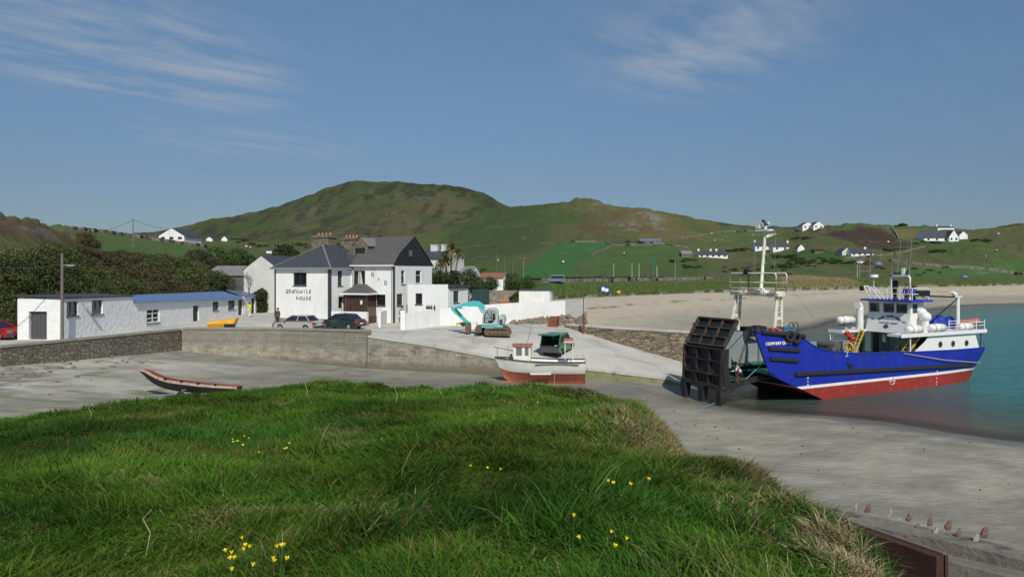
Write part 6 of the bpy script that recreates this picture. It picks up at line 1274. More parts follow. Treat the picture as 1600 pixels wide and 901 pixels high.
for side, m_, nm_ in ((0, mat('cream_gunwale', (.5, .43, .33), (.33, .27, .2), scale=4, rust=(.35, .06, .04), rscale=5, rlo=.6, rhi=.65), 'cream_gunwale'), (10, mat('red_gunwale', (.48, .045, .035), (.3, .04, .03), scale=4), 'red_gunwale')):
    mb = MB(); P_ = [cst(x)[side] for x in xs4]
    for p, q in zip(P_[:-1], P_[1:]): mb.beam(p + Vector((0, 0, -.04)), q + Vector((0, 0, -.04)), .06, .11)
    mb.build(nm_, m_, cur)
mb = MB(); P_ = [cst(x)[0] for x in xs4]
for p, q in zip(P_[:-1], P_[1:]): mb.beam(p + Vector((0, .02, .035)), q + Vector((0, .02, .035)), .06, .03)
mb.build('capping', mat('pale_capping', (.5, .44, .34), (.35, .12, .09), scale=3), cur)
for x in (1.6, 2.8, 3.9, 5.0, 6.0):
    if x > Lc - .3: continue
    mb = MB(); s_ = cst(x); mb.box(x - .1, x + .1, s_[0].y + .04, s_[10].y - .04, s_[0].z - .14, s_[0].z - .11); mb.build('thwart', mat('red_thwart', (.4, .07, .05), (.25, .08, .06)), cur)
for x in (2.0, 3.1, 4.2, 5.3):
    mb = MB(); s_ = cst(x)[0]; mb.box(x - .07, x + .07, s_.y - .05, s_.y + .05, s_.z + .02, s_.z + .14); mb.build('thole_block', 'black', cur)
tz = empty('boat_trolley', CF.o, CF.ang, 'two-wheeled steel trolley with rusty wheel rim under the black currach', 'trolley')
wx, wz = CF.X(*z10(660, 418), -.75); zgr = float(sand_z(np.array([CF.o.x + 2.5]), np.array([CF.o.y]))[0][0]); 
for y in (-.75, .75):
    mb = MB(); ring(mb, (wx, y, zgr + .3), .23, .075, (0, 1, 0)); wo = mb.build('wheel', 'rubber', tz); mb = MB(); mb.tube([(wx, y - .05, zgr + .3), (wx, y + .05, zgr + .3)], .17, 14); mb.build('rim', 'rust', wo)
mb = MB(); mb.beam((wx, -.75, zgr + .3), (wx, .75, zgr + .3), .06, .06); mb.beam((wx, -.6, zgr + .3), (wx, -.62, zgr + .65), .06, .06); mb.beam((wx, .6, zgr + .3), (wx, .62, zgr + .65), .06, .06); mb.beam((wx, -.6, zgr + .62), (wx, .6, zgr + .62), .08, .06); mb.beam((wx, 0, zgr + .32), (wx - 2.8, 0, zgr + .12), .06, .06); mb.build('axle_frame', 'boatgrey', tz)

# ================================================================ EXCAVATOR
def z11(X, Y): return 690 + X / 12.875, 460 + Y / 12.87
EF = Frame((W(757, 520, 61.7).x, 61.7, slip_z(-1.5, 61.9)), R(-4)); ex = empty('excavator', EF.o, EF.ang, 'turquoise and grey tracked excavator with raised boom in front of the yard wall', 'excavator')
def ep(pts, y): return [EF.X(*z11(u, v), y) for u, v in pts]
def eprism(pts, y0, y1): return MB().prism(ep(pts, y0), (0, y0, 0), X_, Z_, (0, y1 - y0, 0))
for y0, y1, off_ in ((-1.05, -.6, 0), (.75, 1.2, 0)):
    x0, zb_ = EF.X(*z11(850, 800), -1.05); x1, _ = EF.X(*z11(1405, 800), -1.05); zb_ = 0.02; zt_ = .62; r_ = (zt_ - zb_) / 2
    out = []; n = 40
    if y0 > 0: x0 -= .55; x1 -= .55
    for a in np.linspace(-90, 90, 9): out.append((x1 - r_ + r_ * math.cos(R(a)), zb_ + r_ + r_ * math.sin(R(a))))
    for a in np.linspace(90, 270, 9): out.append((x0 + r_ + r_ * math.cos(R(a)), zb_ + r_ + r_ * math.sin(R(a))))
    mb = MB(); inn = [(x0 + r_ + (p[0] - x0 - r_) * 1.0 if False else p[0] + (.09 if p[0] < x0 + r_ else (-.09 if p[0] > x1 - r_ else 0)), zb_ + r_ + (p[1] - zb_ - r_) * .74) for p in out]
    A0 = [Vector((p[0], y0, p[1])) for p in out]; A1 = [Vector((p[0], y1, p[1])) for p in out]; B0_ = [Vector((p[0], y0, p[1])) for p in inn]; B1 = [Vector((p[0], y1, p[1])) for p in inn]
    nn_ = len(out); mb.add(A0 + A1 + B0_ + B1, [f for i in range(nn_) for f in ((i, (i + 1) % nn_, nn_ + (i + 1) % nn_, nn_ + i), (i, 2 * nn_ + i, 2 * nn_ + (i + 1) % nn_, (i + 1) % nn_), (2 * nn_ + i, 3 * nn_ + i, 3 * nn_ + (i + 1) % nn_, 2 * nn_ + (i + 1) % nn_), (nn_ + i, nn_ + (i + 1) % nn_, 3 * nn_ + (i + 1) % nn_, 3 * nn_ + i))])
    tk_ = mb.build('crawler_track', 'track', ex)
    mb = MB(); mb.box(x0 + .3, x1 - .3, y0 + .1, y1 - .1, zb_ + .14, zt_ - .14)
    for k in range(6): x = x0 + .3 + (x1 - x0 - .6) * k / 5; mb.tube([(x, y0 + .04, zb_ + .2), (x, y1 - .04, zb_ + .2)], .12, 10)
    for x in (x0 + r_, x1 - r_): mb.tube([(x, y0 + .05, zb_ + r_), (x, y1 - .05, zb_ + r_)], .22, 12)
    mb.build('track_rollers', 'track', tk_)
mb = MB(); mb.box(.55 + .2, 2.2, -.6, .75, .3, .62); mb.tube([(1.45, 0.05, .6), (1.45, .05, .78)], .6, 20); mb.build('undercarriage', 'track', ex)
eprism([(805, 660), (1215, 660), (1240, 600), (1265, 560), (1262, 470), (1240, 430), (1150, 425), (1140, 600), (815, 600)], -1.0, 1.05).build('engine_cover', 'excgrey', ex, .04)
eprism([(800, 668), (1240, 668), (1245, 640), (800, 640)], -1.03, 1.08).build('turquoise_skirt', 'teal', ex)
mb = eprism([(1165, 500), (1225, 500), (1225, 610), (1165, 610)], -1.03, -1.001); mb.build('engine_grille', 'dgrey', ex)
# cab: frame with openings
cabm = MB(); cab0 = ep([(815, 640), (1130, 640), (1130, 330), (1095, 290), (1060, 275), (930, 275), (870, 300), (835, 350), (815, 500)], -1.0)
glass0 = ep([(845, 575), (1015, 575), (1090, 490), (1108, 340), (1080, 312), (930, 308), (885, 345), (850, 430)], -1.0)
def ringfaces(mb, outer, inner, y):
    n = 48
    def resample(P, c):
        out = []
        for k in range(n):
            a = 2 * math.pi * k / n; d = Vector((math.cos(a), math.sin(a))); best = None
            for i in range(len(P)):
                p = Vector(P[i]) - c; q = Vector(P[(i + 1) % len(P)]) - c; e = q - p; den = d.x * e.y - d.y * e.x
                if abs(den) < 1e-9: continue
                t = (p.x * e.y - p.y * e.x) / den; s = (p.x * d.y - p.y * d.x) / den
                if t > 0 and -1e-6 <= s <= 1 + 1e-6: best = t if best is None else max(best, t)
            out.append(c + d * (best or .1))
        return out
    c = Vector((sum(p[0] for p in inner) / len(inner), sum(p[1] for p in inner) / len(inner))); O_ = resample(outer, c); I_ = resample(inner, c)
    vs = [(p.x, y, p.y) for p in O_] + [(p.x, y, p.y) for p in I_]; mb.add(vs, [(i, (i + 1) % n, n + (i + 1) % n, n + i) for i in range(n)]); return O_
O_ = ringfaces(cabm, cab0, glass0, -1.0); ringfaces(cabm, cab0, glass0, -.05)
nO = len(O_); cabm.add([(p.x, -1.0, p.y) for p in O_] + [(p.x, -.05, p.y) for p in O_], [(i, (i + 1) % nO, nO + (i + 1) % nO, nO + i) for i in range(nO) if not (O_[i].x < cab0[0][0] + .12 and O_[i].y > 1.5)])
cabo = cabm.build('cab', 'excgrey', ex)
mb = MB(); mb.add([(p[0], -.985, p[1]) for p in glass0], [tuple(range(len(glass0)))]); 
ctg = bpy.data.materials.new('cab_glass'); nt, N, L, b = _nodes(ctg); b.inputs['Base Color'].default_value = (.03, .04, .04, 1); b.inputs['Roughness'].default_value = .05; t_ = N.new('ShaderNodeBsdfTransparent'); t_.inputs[0].default_value = (.55, .65, .62, 1); ms = N.new('ShaderNodeMixShader'); ms.inputs[0].default_value = .45; L.new(t_.outputs[0], ms.inputs[1]); L.new(b.outputs[0], ms.inputs[2]); L.new(ms.outputs[0], N['Material Output'].inputs['Surface'])
mb.build('cab_glazing', ctg, cabo)
mb = MB(); a_ = ep([(905, 330), (990, 470), (1005, 320), (1005, 570), (850, 480), (1100, 480)], -.98)
for i, j in ((0, 1), (2, 3), (4, 5)): mb.beam((a_[i][0], -.98, a_[i][1]), (a_[j][0], -.98, a_[j][1]), .05, .05, up=(0, 1, 0))
mb.build('glazing_bar', 'black', cabo)
st2 = MB(); sx1_, sz1_ = EF.X(*z11(1000, 560), -.5); st2.box(sx1_ - .25, sx1_ + .2, -.75, -.3, sz1_ - .1, sz1_ + .15); st2.box(sx1_ + .15, sx1_ + .3, -.75, -.3, sz1_, sz1_ + .75); st2.build('driver_seat', 'black', cabo)
mb = eprism([(850, 300), (880, 265), (830, 190), (760, 140), (690, 130), (600, 145), (480, 175), (380, 205), (270, 240), (275, 290), (380, 290), (480, 265), (600, 240), (700, 240), (760, 260), (820, 330), (840, 420), (880, 420)], .1, .38); mb.build('boom', 'teal', ex, .02)
mb = MB(); a_ = ep([(750, 262), (818, 375)], .05); mb.beam((a_[0][0], .05, a_[0][1]), (a_[1][0], .05, a_[1][1]), .09, .09, up=(0, 1, 0)); a_ = ep([(660, 130), (400, 195)], .24); mb.beam((a_[0][0], .24, a_[0][1] + .02), (a_[1][0], .24, a_[1][1]), .1, .1, up=(0, 1, 0)); mb.build('boom_ram', 'steel', ex)
mb = MB(); a_ = ep([(415, 238), (545, 232), (545, 252), (415, 272)], .095); mb.add([(p[0], .095, p[1]) for p in a_], [(0, 1, 2, 3)]); mb.build('white_decal', 'whitepaint', ex)
mb = eprism([(185, 250), (215, 235), (300, 300), (400, 400), (470, 480), (555, 555), (520, 580), (450, 560), (370, 470), (260, 380), (190, 300)], .08, .4); mb.build('dipper_arm', 'teal', ex, .02)
mb = MB(); a_ = ep([(275, 275), (395, 420)], .02); mb.beam((a_[0][0], .02, a_[0][1]), (a_[1][0], .02, a_[1][1]), .1, .1, up=(0, 1, 0)); mb.build('dipper_ram', 'dgrey', ex)
mb = eprism([(470, 570), (575, 565), (590, 640), (570, 770), (500, 790), (470, 690)], -.15, .6); mb.build('bucket', 'track', ex, .03)
mb = eprism([(355, 570), (480, 560), (480, 620), (430, 650), (370, 600)], -.1, .5); mb.build('bucket_linkage', 'rustdark', ex)
mb = eprism([(590, 555), (700, 560), (700, 700), (600, 720)], .2, .9); mb.build('white_bag', 'whitewash', None, loc=EF.o, rz=EF.ang); tag(bpy.data.objects['white_bag'], 'bulky white sack standing between the excavator bucket and its tracks', 'sack')
mb = eprism([(285, 575), (345, 570), (350, 600), (300, 622)], .6, .9); mb.build('yellow_hose_reel', 'yellow', None, loc=EF.o, rz=EF.ang); tag(bpy.data.objects['yellow_hose_reel'], 'small yellow bundle lying left of the excavator bucket', 'bundle')
mb = eprism([(690, 640), (800, 640), (810, 760), (690, 770), (665, 700)], -.9, .9); mb.build('dozer_blade', 'track', ex)

# ================================================================ CARS
def car(name, loc, heading, paint, label, L_=4.35, Wd=1.7, Hh=1.42, estate=False, cat='car', glassm='glass'):
    """saloon with real wheel arches, tapered glasshouse, lamps; local X is forward"""
    e = empty(name, loc, heading, label, cat); hl = L_ / 2; hw_ = Wd / 2; wb_ = L_ * .30; wr = .30
    def arch(cx):
        return [(cx + (wr + .05) * math.cos(a), .30 + (wr + .05) * math.sin(a)) for a in np.linspace(-.25, math.pi + .25, 9)]
    prof = [(-hl + .02, .32), (-hl, .5), (-hl + .03, .80), (-hl + .12, .93 if not estate else .95), (-hl + .75, .98), (hl - 1.25, .93), (hl - .35, .80), (hl - .04, .66), (hl, .48), (hl - .05, .25)]
    pts = prof + arch(wb_ + .02) + [(-wb_ + .4, .2)] * 0 + arch(-wb_ - .05) + []
    # order: prof goes rear to front on top, then underside front to rear with arches
    nP = len(pts)
    mb = MB()
    def ringy(y, s=1.0, dz=0): return [Vector((p[0] * s, y, p[1] + dz * (p[1] > .6))) for p in pts]
    mb.loft([ringy(-hw_ + .1, .985, 0), ringy(-hw_, 1, -.02), ringy(hw_, 1, -.02), ringy(hw_ - .1, .985, 0)], smooth=False)
    body = mb.build('body', paint, e, .03)
    rear_top = -hl + (.55 if estate else 1.0); rear_bot = -hl + (.12 if estate else .5); f_top = .25; f_bot = hl - 1.15
    zb_, zt_ = .93, Hh
    base = [(rear_bot, -hw_ + .08), (f_bot, -hw_ + .08), (f_bot, hw_ - .08), (rear_bot, hw_ - .08)]; topp = [(rear_top, -hw_ + .26), (f_top, -hw_ + .26), (f_top, hw_ - .26), (rear_top, hw_ - .26)]
    g_ = MB(); g_.hexa([(x, y, zb_) for x, y in base] + [(x, y, zt_ - .05) for x, y in topp]); g_.build('windows', glassm, body)
    r_ = MB(); r_.loft([[Vector((x * 1.0 + (.04 if x > 0 else -.04), y * 1.03, zt_ - .05)) for x, y in topp], [Vector((x, y, zt_ - .01)) for x, y in topp], [Vector((x * .8, y * .8, zt_ + .02)) for x, y in topp]], smooth=True)
    for s_ in (-1, 1):      # pillars
        for (xa, xb) in ((rear_bot, rear_top), (f_bot, f_top), ((rear_bot + f_bot) / 2 - .1, (rear_top + f_top) / 2)): r_.beam((xa, s_ * (hw_ - .075), zb_), (xb, s_ * (hw_ - .245), zt_ - .03), .07, .05, up=(0, 1, 0))
    r_.build('roof', paint, body)
    for sx2 in (wb_ + .02, -wb_ - .05):
        for sy in (-1, 1):
            w_ = MB(); ring(w_, (sx2, sy * (hw_ - .1), .30), .22, .085, (0, 1, 0), 18, 8); w_ = w_.build('wheel', 'rubber', e)
            h_ = MB(); h_.tube([(sx2, sy * (hw_ - .16), .30), (sx2, sy * (hw_ - .03), .30)], .17, 14); h_.build('hubcap', 'steel', w_)
    for s_ in (-1, 1):
        t_ = MB(); t_.box(-hl - .012, -hl + .12, s_ * (hw_ - .36), s_ * (hw_ + .004), .62, .82); t_.build('tail_light', 'raftred', body)
        t_ = MB(); t_.box(hl - .14, hl + .0, s_ * (hw_ - .42), s_ * (hw_ - .04), .56, .70); t_.build('headlight', 'glass_l', body)
        t_ = MB(); t_.box(f_bot - .35, f_bot - .2, s_ * hw_, s_ * (hw_ + .16), .95, 1.07); t_.build('wing_mirror', paint, body)
    for x0, x1 in ((-hl - .04, -hl + .1), (hl - .1, hl + .04)): b_ = MB(); b_.box(x0, x1, -hw_ + .05, hw_ - .05, .3, .5); b_.build('bumper', 'dgrey', body)
    n_ = MB(); n_.box(-hl - .055, -hl - .042, -.26, .26, .52, .63); n_.build('number_plate', 'white', body)
    return e
def carpaint(name, c): return mat(name, c, tuple(v * .9 for v in c), rough=.25, spec=.5, coat=.6, scale=.5)
g_ = gp(531, 514.5); g_.z = GZ
car('parked_car', g_ + Vector((0, .7, 0)), R(157), carpaint('dark_green_paint', (.018, .04, .04)), 'dark green saloon car parked beside the guest house, rear lights to the right', 4.3)
car('parked_car', W(466, 515, 65.2) * 1.0 - Vector((0, 0, W(466, 515, 65.2).z - GZ + .1)), R(160), carpaint('silver_paint', (.42, .40, .38)), 'silver car parked behind the parapet, left of the dark saloon', 4.5, glassm='glass')
car('parked_car', Vector((W(-8, 528, 56).x, 56.0, GZ)), R(-12), carpaint('red_paint', (.42, .012, .02)), 'bright red car nosing in at the left edge by the shed', 4.2)
# green estate with raised tailgate, on the slipway
vx, vy = 3.75, 58.0; vz = slip_z(vx, vy); hv = empty('open_hatchback', (vx, vy, vz), R(66), 'green hatchback van on the slipway with its tailgate raised and boot full', 'van'); hv.rotation_euler = (0, R(-3), R(66))
gp_m = carpaint('green_paint', (.02, .16, .06)); L2 = 3.7; hw_ = .8
mb = MB(); sidep = [(-1.8, .3), (-1.85, .55), (-1.82, .95), (-1.55, 1.62), (-1.35, 1.68), (.3, 1.64), (.95, 1.0), (1.7, .85), (1.85, .6), (1.8, .25), (1.5, .25), (1.4, .52), (1.1, .62), (.8, .52), (.7, .25), (-.8, .25), (-.9, .52), (-1.2, .62), (-1.5, .52), (-1.6, .28)]
for y in (-hw_, hw_ - .06): mb.prism(sidep, (0, y, 0), X_, Z_, (0, .06, 0))
mb.box(-1.4, .3, -hw_ + .06, hw_ - .06, 1.62, 1.67); mb.hexa([(.95, -hw_ + .06, .95), (1.7, -hw_ + .06, .8), (1.7, hw_ - .06, .8), (.95, hw_ - .06, .95), (.95, -hw_ + .06, 1.0), (1.7, -hw_ + .06, .86), (1.7, hw_ - .06, .86), (.95, hw_ - .06, 1.0)]); mb.box(1.72, 1.84, -hw_ + .06, hw_ - .06, .3, .82)
vb = mb.build('body', gp_m, hv)
mb = MB(); mb.box(-1.8, 1.7, -hw_ + .07, hw_ - .07, .35, .45); mb.box(-.5, -.4, -hw_ + .07, hw_ - .07, .45, 1.1); mb.build('interior', 'black', vb)
mb = MB(); mb.box(-1.9, -1.8, -hw_ + .02, hw_ - .02, .3, .72); mb.build('rear_bumper', 'greywood', vb); mb = MB(); mb.box(-1.85, -1.8, -hw_ + .06, hw_ - .06, .72, .85); mb.build('boot_sill', 'dgrey', vb)
for s_ in (-1, 1): mb = MB(); mb.box(-1.9, -1.78, s_ * (hw_ - .16), s_ * (hw_ + .01), .74, .98); mb.build('tail_light', 'rustdark', vb)
for s_ in (-1, 1): mb = MB(); mb.add([(-.2, s_ * (hw_ + .004), 1.05), (.75, s_ * (hw_ + .004), 1.05), (.25, s_ * (hw_ + .004), 1.55), (-.2, s_ * (hw_ + .004), 1.55)], [(0, 1, 2, 3)]); mb.add([(-1.5, s_ * (hw_ + .004), 1.05), (-.3, s_ * (hw_ + .004), 1.05), (-.3, s_ * (hw_ + .004), 1.55), (-1.4, s_ * (hw_ + .004), 1.5)], [(0, 1, 2, 3)]); mb.build('side_window', 'glass', vb)
mb = MB(); mb.quad((.32, -hw_ + .07, 1.62), (.93, -hw_ + .07, 1.0), (.93, hw_ - .07, 1.0), (.32, hw_ - .07, 1.62)); mb.build('windscreen', 'glass', vb)
for s_ in (-1, 1): mb = MB(); mb.box(.7, .85, s_ * hw_, s_ * (hw_ + .18), 1.02, 1.15); mb.build('wing_mirror', 'black', vb)
mb = MB(); mb.hexa([(-2.5, -.74, 1.72), (-1.38, -.74, 1.68), (-1.38, .74, 1.68), (-2.5, .74, 1.72), (-2.5, -.74, 1.8), (-1.38, -.74, 1.75), (-1.38, .74, 1.75), (-2.5, .74, 1.8)]); mb.build('raised_tailgate', gp_m, hv)
for x in (1.1, -1.2):
    for s_ in (-1, 1): mb = MB(); ring(mb, (x, s_ * (hw_ - .12), .28), .2, .08, (0, 1, 0)); w_ = mb.build('wheel', 'rubber', hv); mb = MB(); mb.tube([(x, s_ * (hw_ - .15), .28), (x, s_ * (hw_ - .05), .28)], .14, 12); mb.build('hubcap', 'boatgrey', w_)
for k, (x, y, z, s, m_) in enumerate(((-1.5, -.35, .6, .14, 'whitewash'), (-1.45, .05, .6, .12, 'boatgrey'), (-1.5, .4, .58, .13, 'bluesheet'))):
    mb = MB(); mb.box(x - s, x + s, y - s * 1.2, y + s * 1.2, z - .12, z + s); mb.box(x - s * .6, x + s * .5, y - s, y + s * .6, z + s, z + s * 1.7); o_ = mb.build('boot_bag', m_, None, .03); o_.location = hv.location; o_.rotation_euler = hv.rotation_euler; tag(o_, ('crumpled white bag', 'pale grey bag', 'blue bag')[k] + ' in the open boot of the green van', 'bag')
# minibus on the road
h_ = hit(868, 442); e = empty('minibus', h_ + Vector((0, 0, .05)), R(176), 'grey-blue minibus parked behind the roadside wall below the green field', 'minibus')
mp2 = carpaint('grey_blue_paint', (.14, .19, .25)); ss = h_.y / F * 29 / 5.2
mb = MB(); mb.prism([(-2.6, .35), (-2.6, 2.0), (-2.4, 2.2), (1.2, 2.15), (1.75, 1.35), (2.45, 1.1), (2.6, .8), (2.6, .35)], (0, -1, 0), X_, Z_, (0, 2, 0)); b_ = mb.build('body', mp2, e, .06)
mb = MB(); mb.prism([(-2.3, 1.25), (-2.3, 1.85), (1.1, 1.85), (1.55, 1.3)], (0, 1.0, 0), X_, Z_, (0, .012, 0)); mb.build('side_windows', 'glass', b_)
mb = MB(); mb.hexa([(1.25, -.85, 2.1), (1.75, -.85, 1.4), (1.77, -.85, 1.42), (1.28, -.85, 2.12), (1.25, .85, 2.1), (1.75, .85, 1.4), (1.77, .85, 1.42), (1.28, .85, 2.12)]); mb.build('windscreen', 'glass_l', b_)
for x in (-1.6, 1.7):
    for s_ in (-1, 1): mb = MB(); ring(mb, (x, s_ * .88, .36), .26, .1, (0, 1, 0)); mb.build('wheel', 'rubber', e)
e.scale = (ss, ss, ss)
# yellow dumper / covered skiff by the wall corner
g_ = gp(349, 513.5); g_.z = GZ; YF = Frame(g_, R(8)); e = empty('plastic_bin', YF.o, YF.ang, 'yellow plastic dumper bin lying behind the parapet near the wall corner', 'bin')
mb = MB(); mb.loft([[Vector((-1.2, -.5, .15)), Vector((.9, -.5, .15)), Vector((.9, .5, .15)), Vector((-1.2, .5, .15))], [Vector((-1.3, -.7, .5)), Vector((1.1, -.7, .5)), Vector((1.1, .7, .5)), Vector((-1.3, .7, .5))], [Vector((-1.05, -.65, .72)), Vector((1.25, -.65, .98)), Vector((1.25, .65, .98)), Vector((-1.05, .65, .72))]], smooth=False); mb.build('tub', 'yellow', e, .04)
mb = MB(); mb.box(.25, 1.15, -.74, -.3, .0, .5); mb.build('dark_base', 'black', e)

# ================================================================ PEOPLE (and a dog)
def skinned(name, joints, edges, m, parent=None, sub=2):
    ks = list(joints); me = bpy.data.meshes.new(name); me.from_pydata([joints[k][0] for k in ks], [(ks.index(a), ks.index(b)) for a, b in edges], []); o = bpy.data.objects.new(name, me); COL.objects.link(o)
    sk_ = o.modifiers.new('skin', 'SKIN'); 
    if not me.skin_vertices: me.skin_vertices.new()
    for i, k in enumerate(ks): r_ = joints[k][1]; me.skin_vertices[0].data[i].radius = (r_, r_) if not isinstance(r_, tuple) else r_
    me.skin_vertices[0].data[0].use_root = True; s2 = o.modifiers.new('sub', 'SUBSURF'); s2.levels = sub - 1; s2.render_levels = sub - 1; sk_.use_smooth_shade = True
    me.materials.append(M[m] if isinstance(m, str) else m); 
    if parent: o.parent = parent
    return o
def person(loc, heading, label, top, legs, hair, pose='stand', scale=1.0, group=None, hood=False):
    V = lambda x, y, z: (x, y, z)
    if pose == 'stand':
        J = dict(pelvis=(V(0, 0, .95), .13), waist=(V(0, 0, 1.1), .125), chest=(V(.0, 0, 1.32), (.16, .12)), neckb=(V(0, 0, 1.47), .07), neck=(V(.01, 0, 1.54), .055), head=(V(.03, 0, 1.64), .095), crown=(V(.02, 0, 1.73), .075),
                 lsh=(V(0, .19, 1.42), .065), lel=(V(-.03, .25, 1.13), .045), lwr=(V(.1, .22, .9), .034), lha=(V(.13, .21, .82), .035), rsh=(V(0, -.19, 1.42), .065), rel=(V(-.03, -.25, 1.13), .045), rwr=(V(.12, -.2, .92), .034), rha=(V(.15, -.19, .84), .035),
                 lhi=(V(0, .09, .9), .1), lkn=(V(.04, .1, .5), .068), lan=(V(-.02, .11, .09), .045), lfo=(V(.14, .12, .04), .04), rhi=(V(0, -.09, .9), .1), rkn=(V(.0, -.1, .5), .068), ran=(V(-.06, -.11, .09), .045), rfo=(V(.1, -.12, .04), .04))
    else:
        J = dict(pelvis=(V(-.18, 0, .38), .14), waist=(V(-.12, 0, .52), .13), chest=(V(.04, 0, .74), (.16, .12)), neckb=(V(.12, 0, .88), .07), neck=(V(.15, 0, .94), .055), head=(V(.2, 0, 1.03), .095), crown=(V(.19, 0, 1.12), .075),
                 lsh=(V(.08, .19, .83), .065), lel=(V(.2, .24, .58), .045), lwr=(V(.4, .15, .52), .034), lha=(V(.47, .12, .5), .035), rsh=(V(.08, -.19, .83), .065), rel=(V(.2, -.24, .58), .045), rwr=(V(.4, -.15, .5), .034), rha=(V(.47, -.12, .48), .035),
                 lhi=(V(-.16, .1, .36), .1), lkn=(V(.25, .14, .46), .068), lan=(V(.05, .12, .09), .045), lfo=(V(.2, .13, .04), .04), rhi=(V(-.16, -.1, .36), .1), rkn=(V(.25, -.14, .46), .068), ran=(V(.05, -.12, .09), .045), rfo=(V(.2, -.13, .04), .04))
    E = [('pelvis', 'waist'), ('waist', 'chest'), ('chest', 'neckb'), ('neckb', 'neck'), ('neck', 'head'), ('head', 'crown')] + [(a + x, a + y) for a in 'lr' for x, y in (('sh', 'el'), ('el', 'wr'), ('wr', 'ha'), ('hi', 'kn'), ('kn', 'an'), ('an', 'fo'))] + [('neckb', 'lsh'), ('neckb', 'rsh'), ('pelvis', 'lhi'), ('pelvis', 'rhi')]
    o = skinned('person', J, E, 'skin'); o.location = loc; o.rotation_euler = (0, 0, heading); o.scale = (scale,) * 3; tag(o, label, 'person', group)
    ks = ['waist', 'pelvis', 'chest', 'neckb', 'lsh', 'lel', 'lwr', 'rsh', 'rel', 'rwr']; g = lambda r: (r[0] + .02, r[1] + .02) if isinstance(r, tuple) else r + .018
    skinned('jacket', {k: (J[k][0], g(J[k][1])) for k in ks}, [(a, b) for a, b in E if a in ks and b in ks], top, o)
    ks = ['pelvis', 'lhi', 'lkn', 'lan', 'rhi', 'rkn', 'ran']; skinned('trousers', {k: (J[k][0], g(J[k][1])) for k in ks}, [(a, b) for a, b in E if a in ks and b in ks], legs, o)
    h = Vector(J['head'][0]); c = Vector(J['crown'][0]); mb = MB(); mb.ball(c + Vector((-.03, 0, -.05)), .125, 12, 8, (1, .88, .95)); mb.build('hair' if not hood else 'hood', hair, o)
    fb_ = MB(); f_ = h + Vector((.1, 0, 0)); fb_.add([f_ + Vector((0, -.012, .03)), f_ + Vector((.025, 0, -.02)), f_ + Vector((0, .012, .03)), f_ + Vector((0, 0, -.03))], [(0, 1, 2), (1, 3, 2), (0, 3, 1)]); fb_.build('nose', 'skin', o)
    for s_ in ('l', 'r'): mb = MB(); a_ = Vector(J[s_ + 'an'][0]); mb.box(a_.x - .08, a_.x + .2, a_.y - .05, a_.y + .05, -.005, .1); mb.build('shoe', 'black', o, .02)
    return o
M['c_brown'] = mat('brown_coat', (.10, .06, .04)); M['c_blue'] = mat('light_blue_shirt', (.10, .28, .42)); M['c_navy'] = mat('navy_trousers', (.02, .025, .045)); M['c_hivis'] = mat('high_visibility_jacket', (.68, .72, .03)); M['c_white'] = mat('white_shirt', (.7, .7, .68)); M['c_royal'] = mat('royal_blue_jacket', (.015, .05, .32)); M['hair'] = mat('dark_hair', (.03, .022, .018)); M['c_grey'] = mat('grey_trousers', (.08, .08, .09))
a_ = W(434, 511, 69.2); a_.z = GZ; person(a_, R(-120), 'person in a brown coat standing at the left corner of the guest house', 'c_brown', 'c_navy', 'hair')
a_ = gp(390, 497.5, GZ - .1); a_.z = GZ; person(a_, R(60), 'person in a bright yellow high-visibility jacket near the shed end', 'c_hivis', 'c_white', 'hair')
a_ = gp(628, 505); person(a_, R(100), 'person in light blue shirt and dark trousers walking with a dog', 'c_blue', 'c_navy', 'hair')
d0 = gp(621, 500.5); J = dict(p=((-.28, 0, .5), .11), m=((0, 0, .5), .12), c=((.25, 0, .52), .12), n=((.36, 0, .64), .075), h=((.46, 0, .74), .075), u=((.58, 0, .71), .04), t1=((-.4, 0, .55), .03), t2=((-.52, 0, .68), .02))
E = [('p', 'm'), ('m', 'c'), ('c', 'n'), ('n', 'h'), ('h', 'u'), ('p', 't1'), ('t1', 't2')]
for s_, y in (('l', .09), ('r', -.09)):
    J[s_ + '1'] = ((.24, y, .38), .06); J[s_ + '2'] = ((.25, y, .2), .035); J[s_ + '3'] = ((.24, y, .04), .03); J[s_ + '4'] = ((-.26, y, .38), .07); J[s_ + '5'] = ((-.2, y, .27), .045); J[s_ + '6'] = ((-.32, y, .15), .03); J[s_ + '7'] = ((-.28, y, .03), .03)
    E += [('c', s_ + '1'), (s_ + '1', s_ + '2'), (s_ + '2', s_ + '3'), ('p', s_ + '4'), (s_ + '4', s_ + '5'), (s_ + '5', s_ + '6'), (s_ + '6', s_ + '7')]
dg = skinned('dog', J, E, 'black'); dg.location = d0; dg.rotation_euler = (0, 0, R(175)); tag(dg, 'black dog standing beside the man in the light blue shirt', 'dog')
mb = MB(); mb.prism([(0, 0), (.06, 0), (.02, .09)], (.42, .04, .79), X_, Z_, (0, .02, 0)); mb.build('ear', 'black', dg); mb = MB(); mb.prism([(0, 0), (.06, 0), (.02, .09)], (.42, -.06, .79), X_, Z_, (0, .02, 0)); mb.build('ear', 'black', dg)
person(FW(-6.9, 1.75, 1.58), FR.ang + R(150), 'person in a white shirt crouching on the ferry ramp behind the raised panel', 'c_white', 'c_navy', 'hair', 'crouch')
y_, _ = FR.Y(*f7(265, 400), wx0 + .7); person(FW(wx0 + .9, y_, zroof + .15), FR.ang + R(170), 'person in black with a white hood on the ferry wheelhouse roof', 'black', 'black', 'white', hood=True)
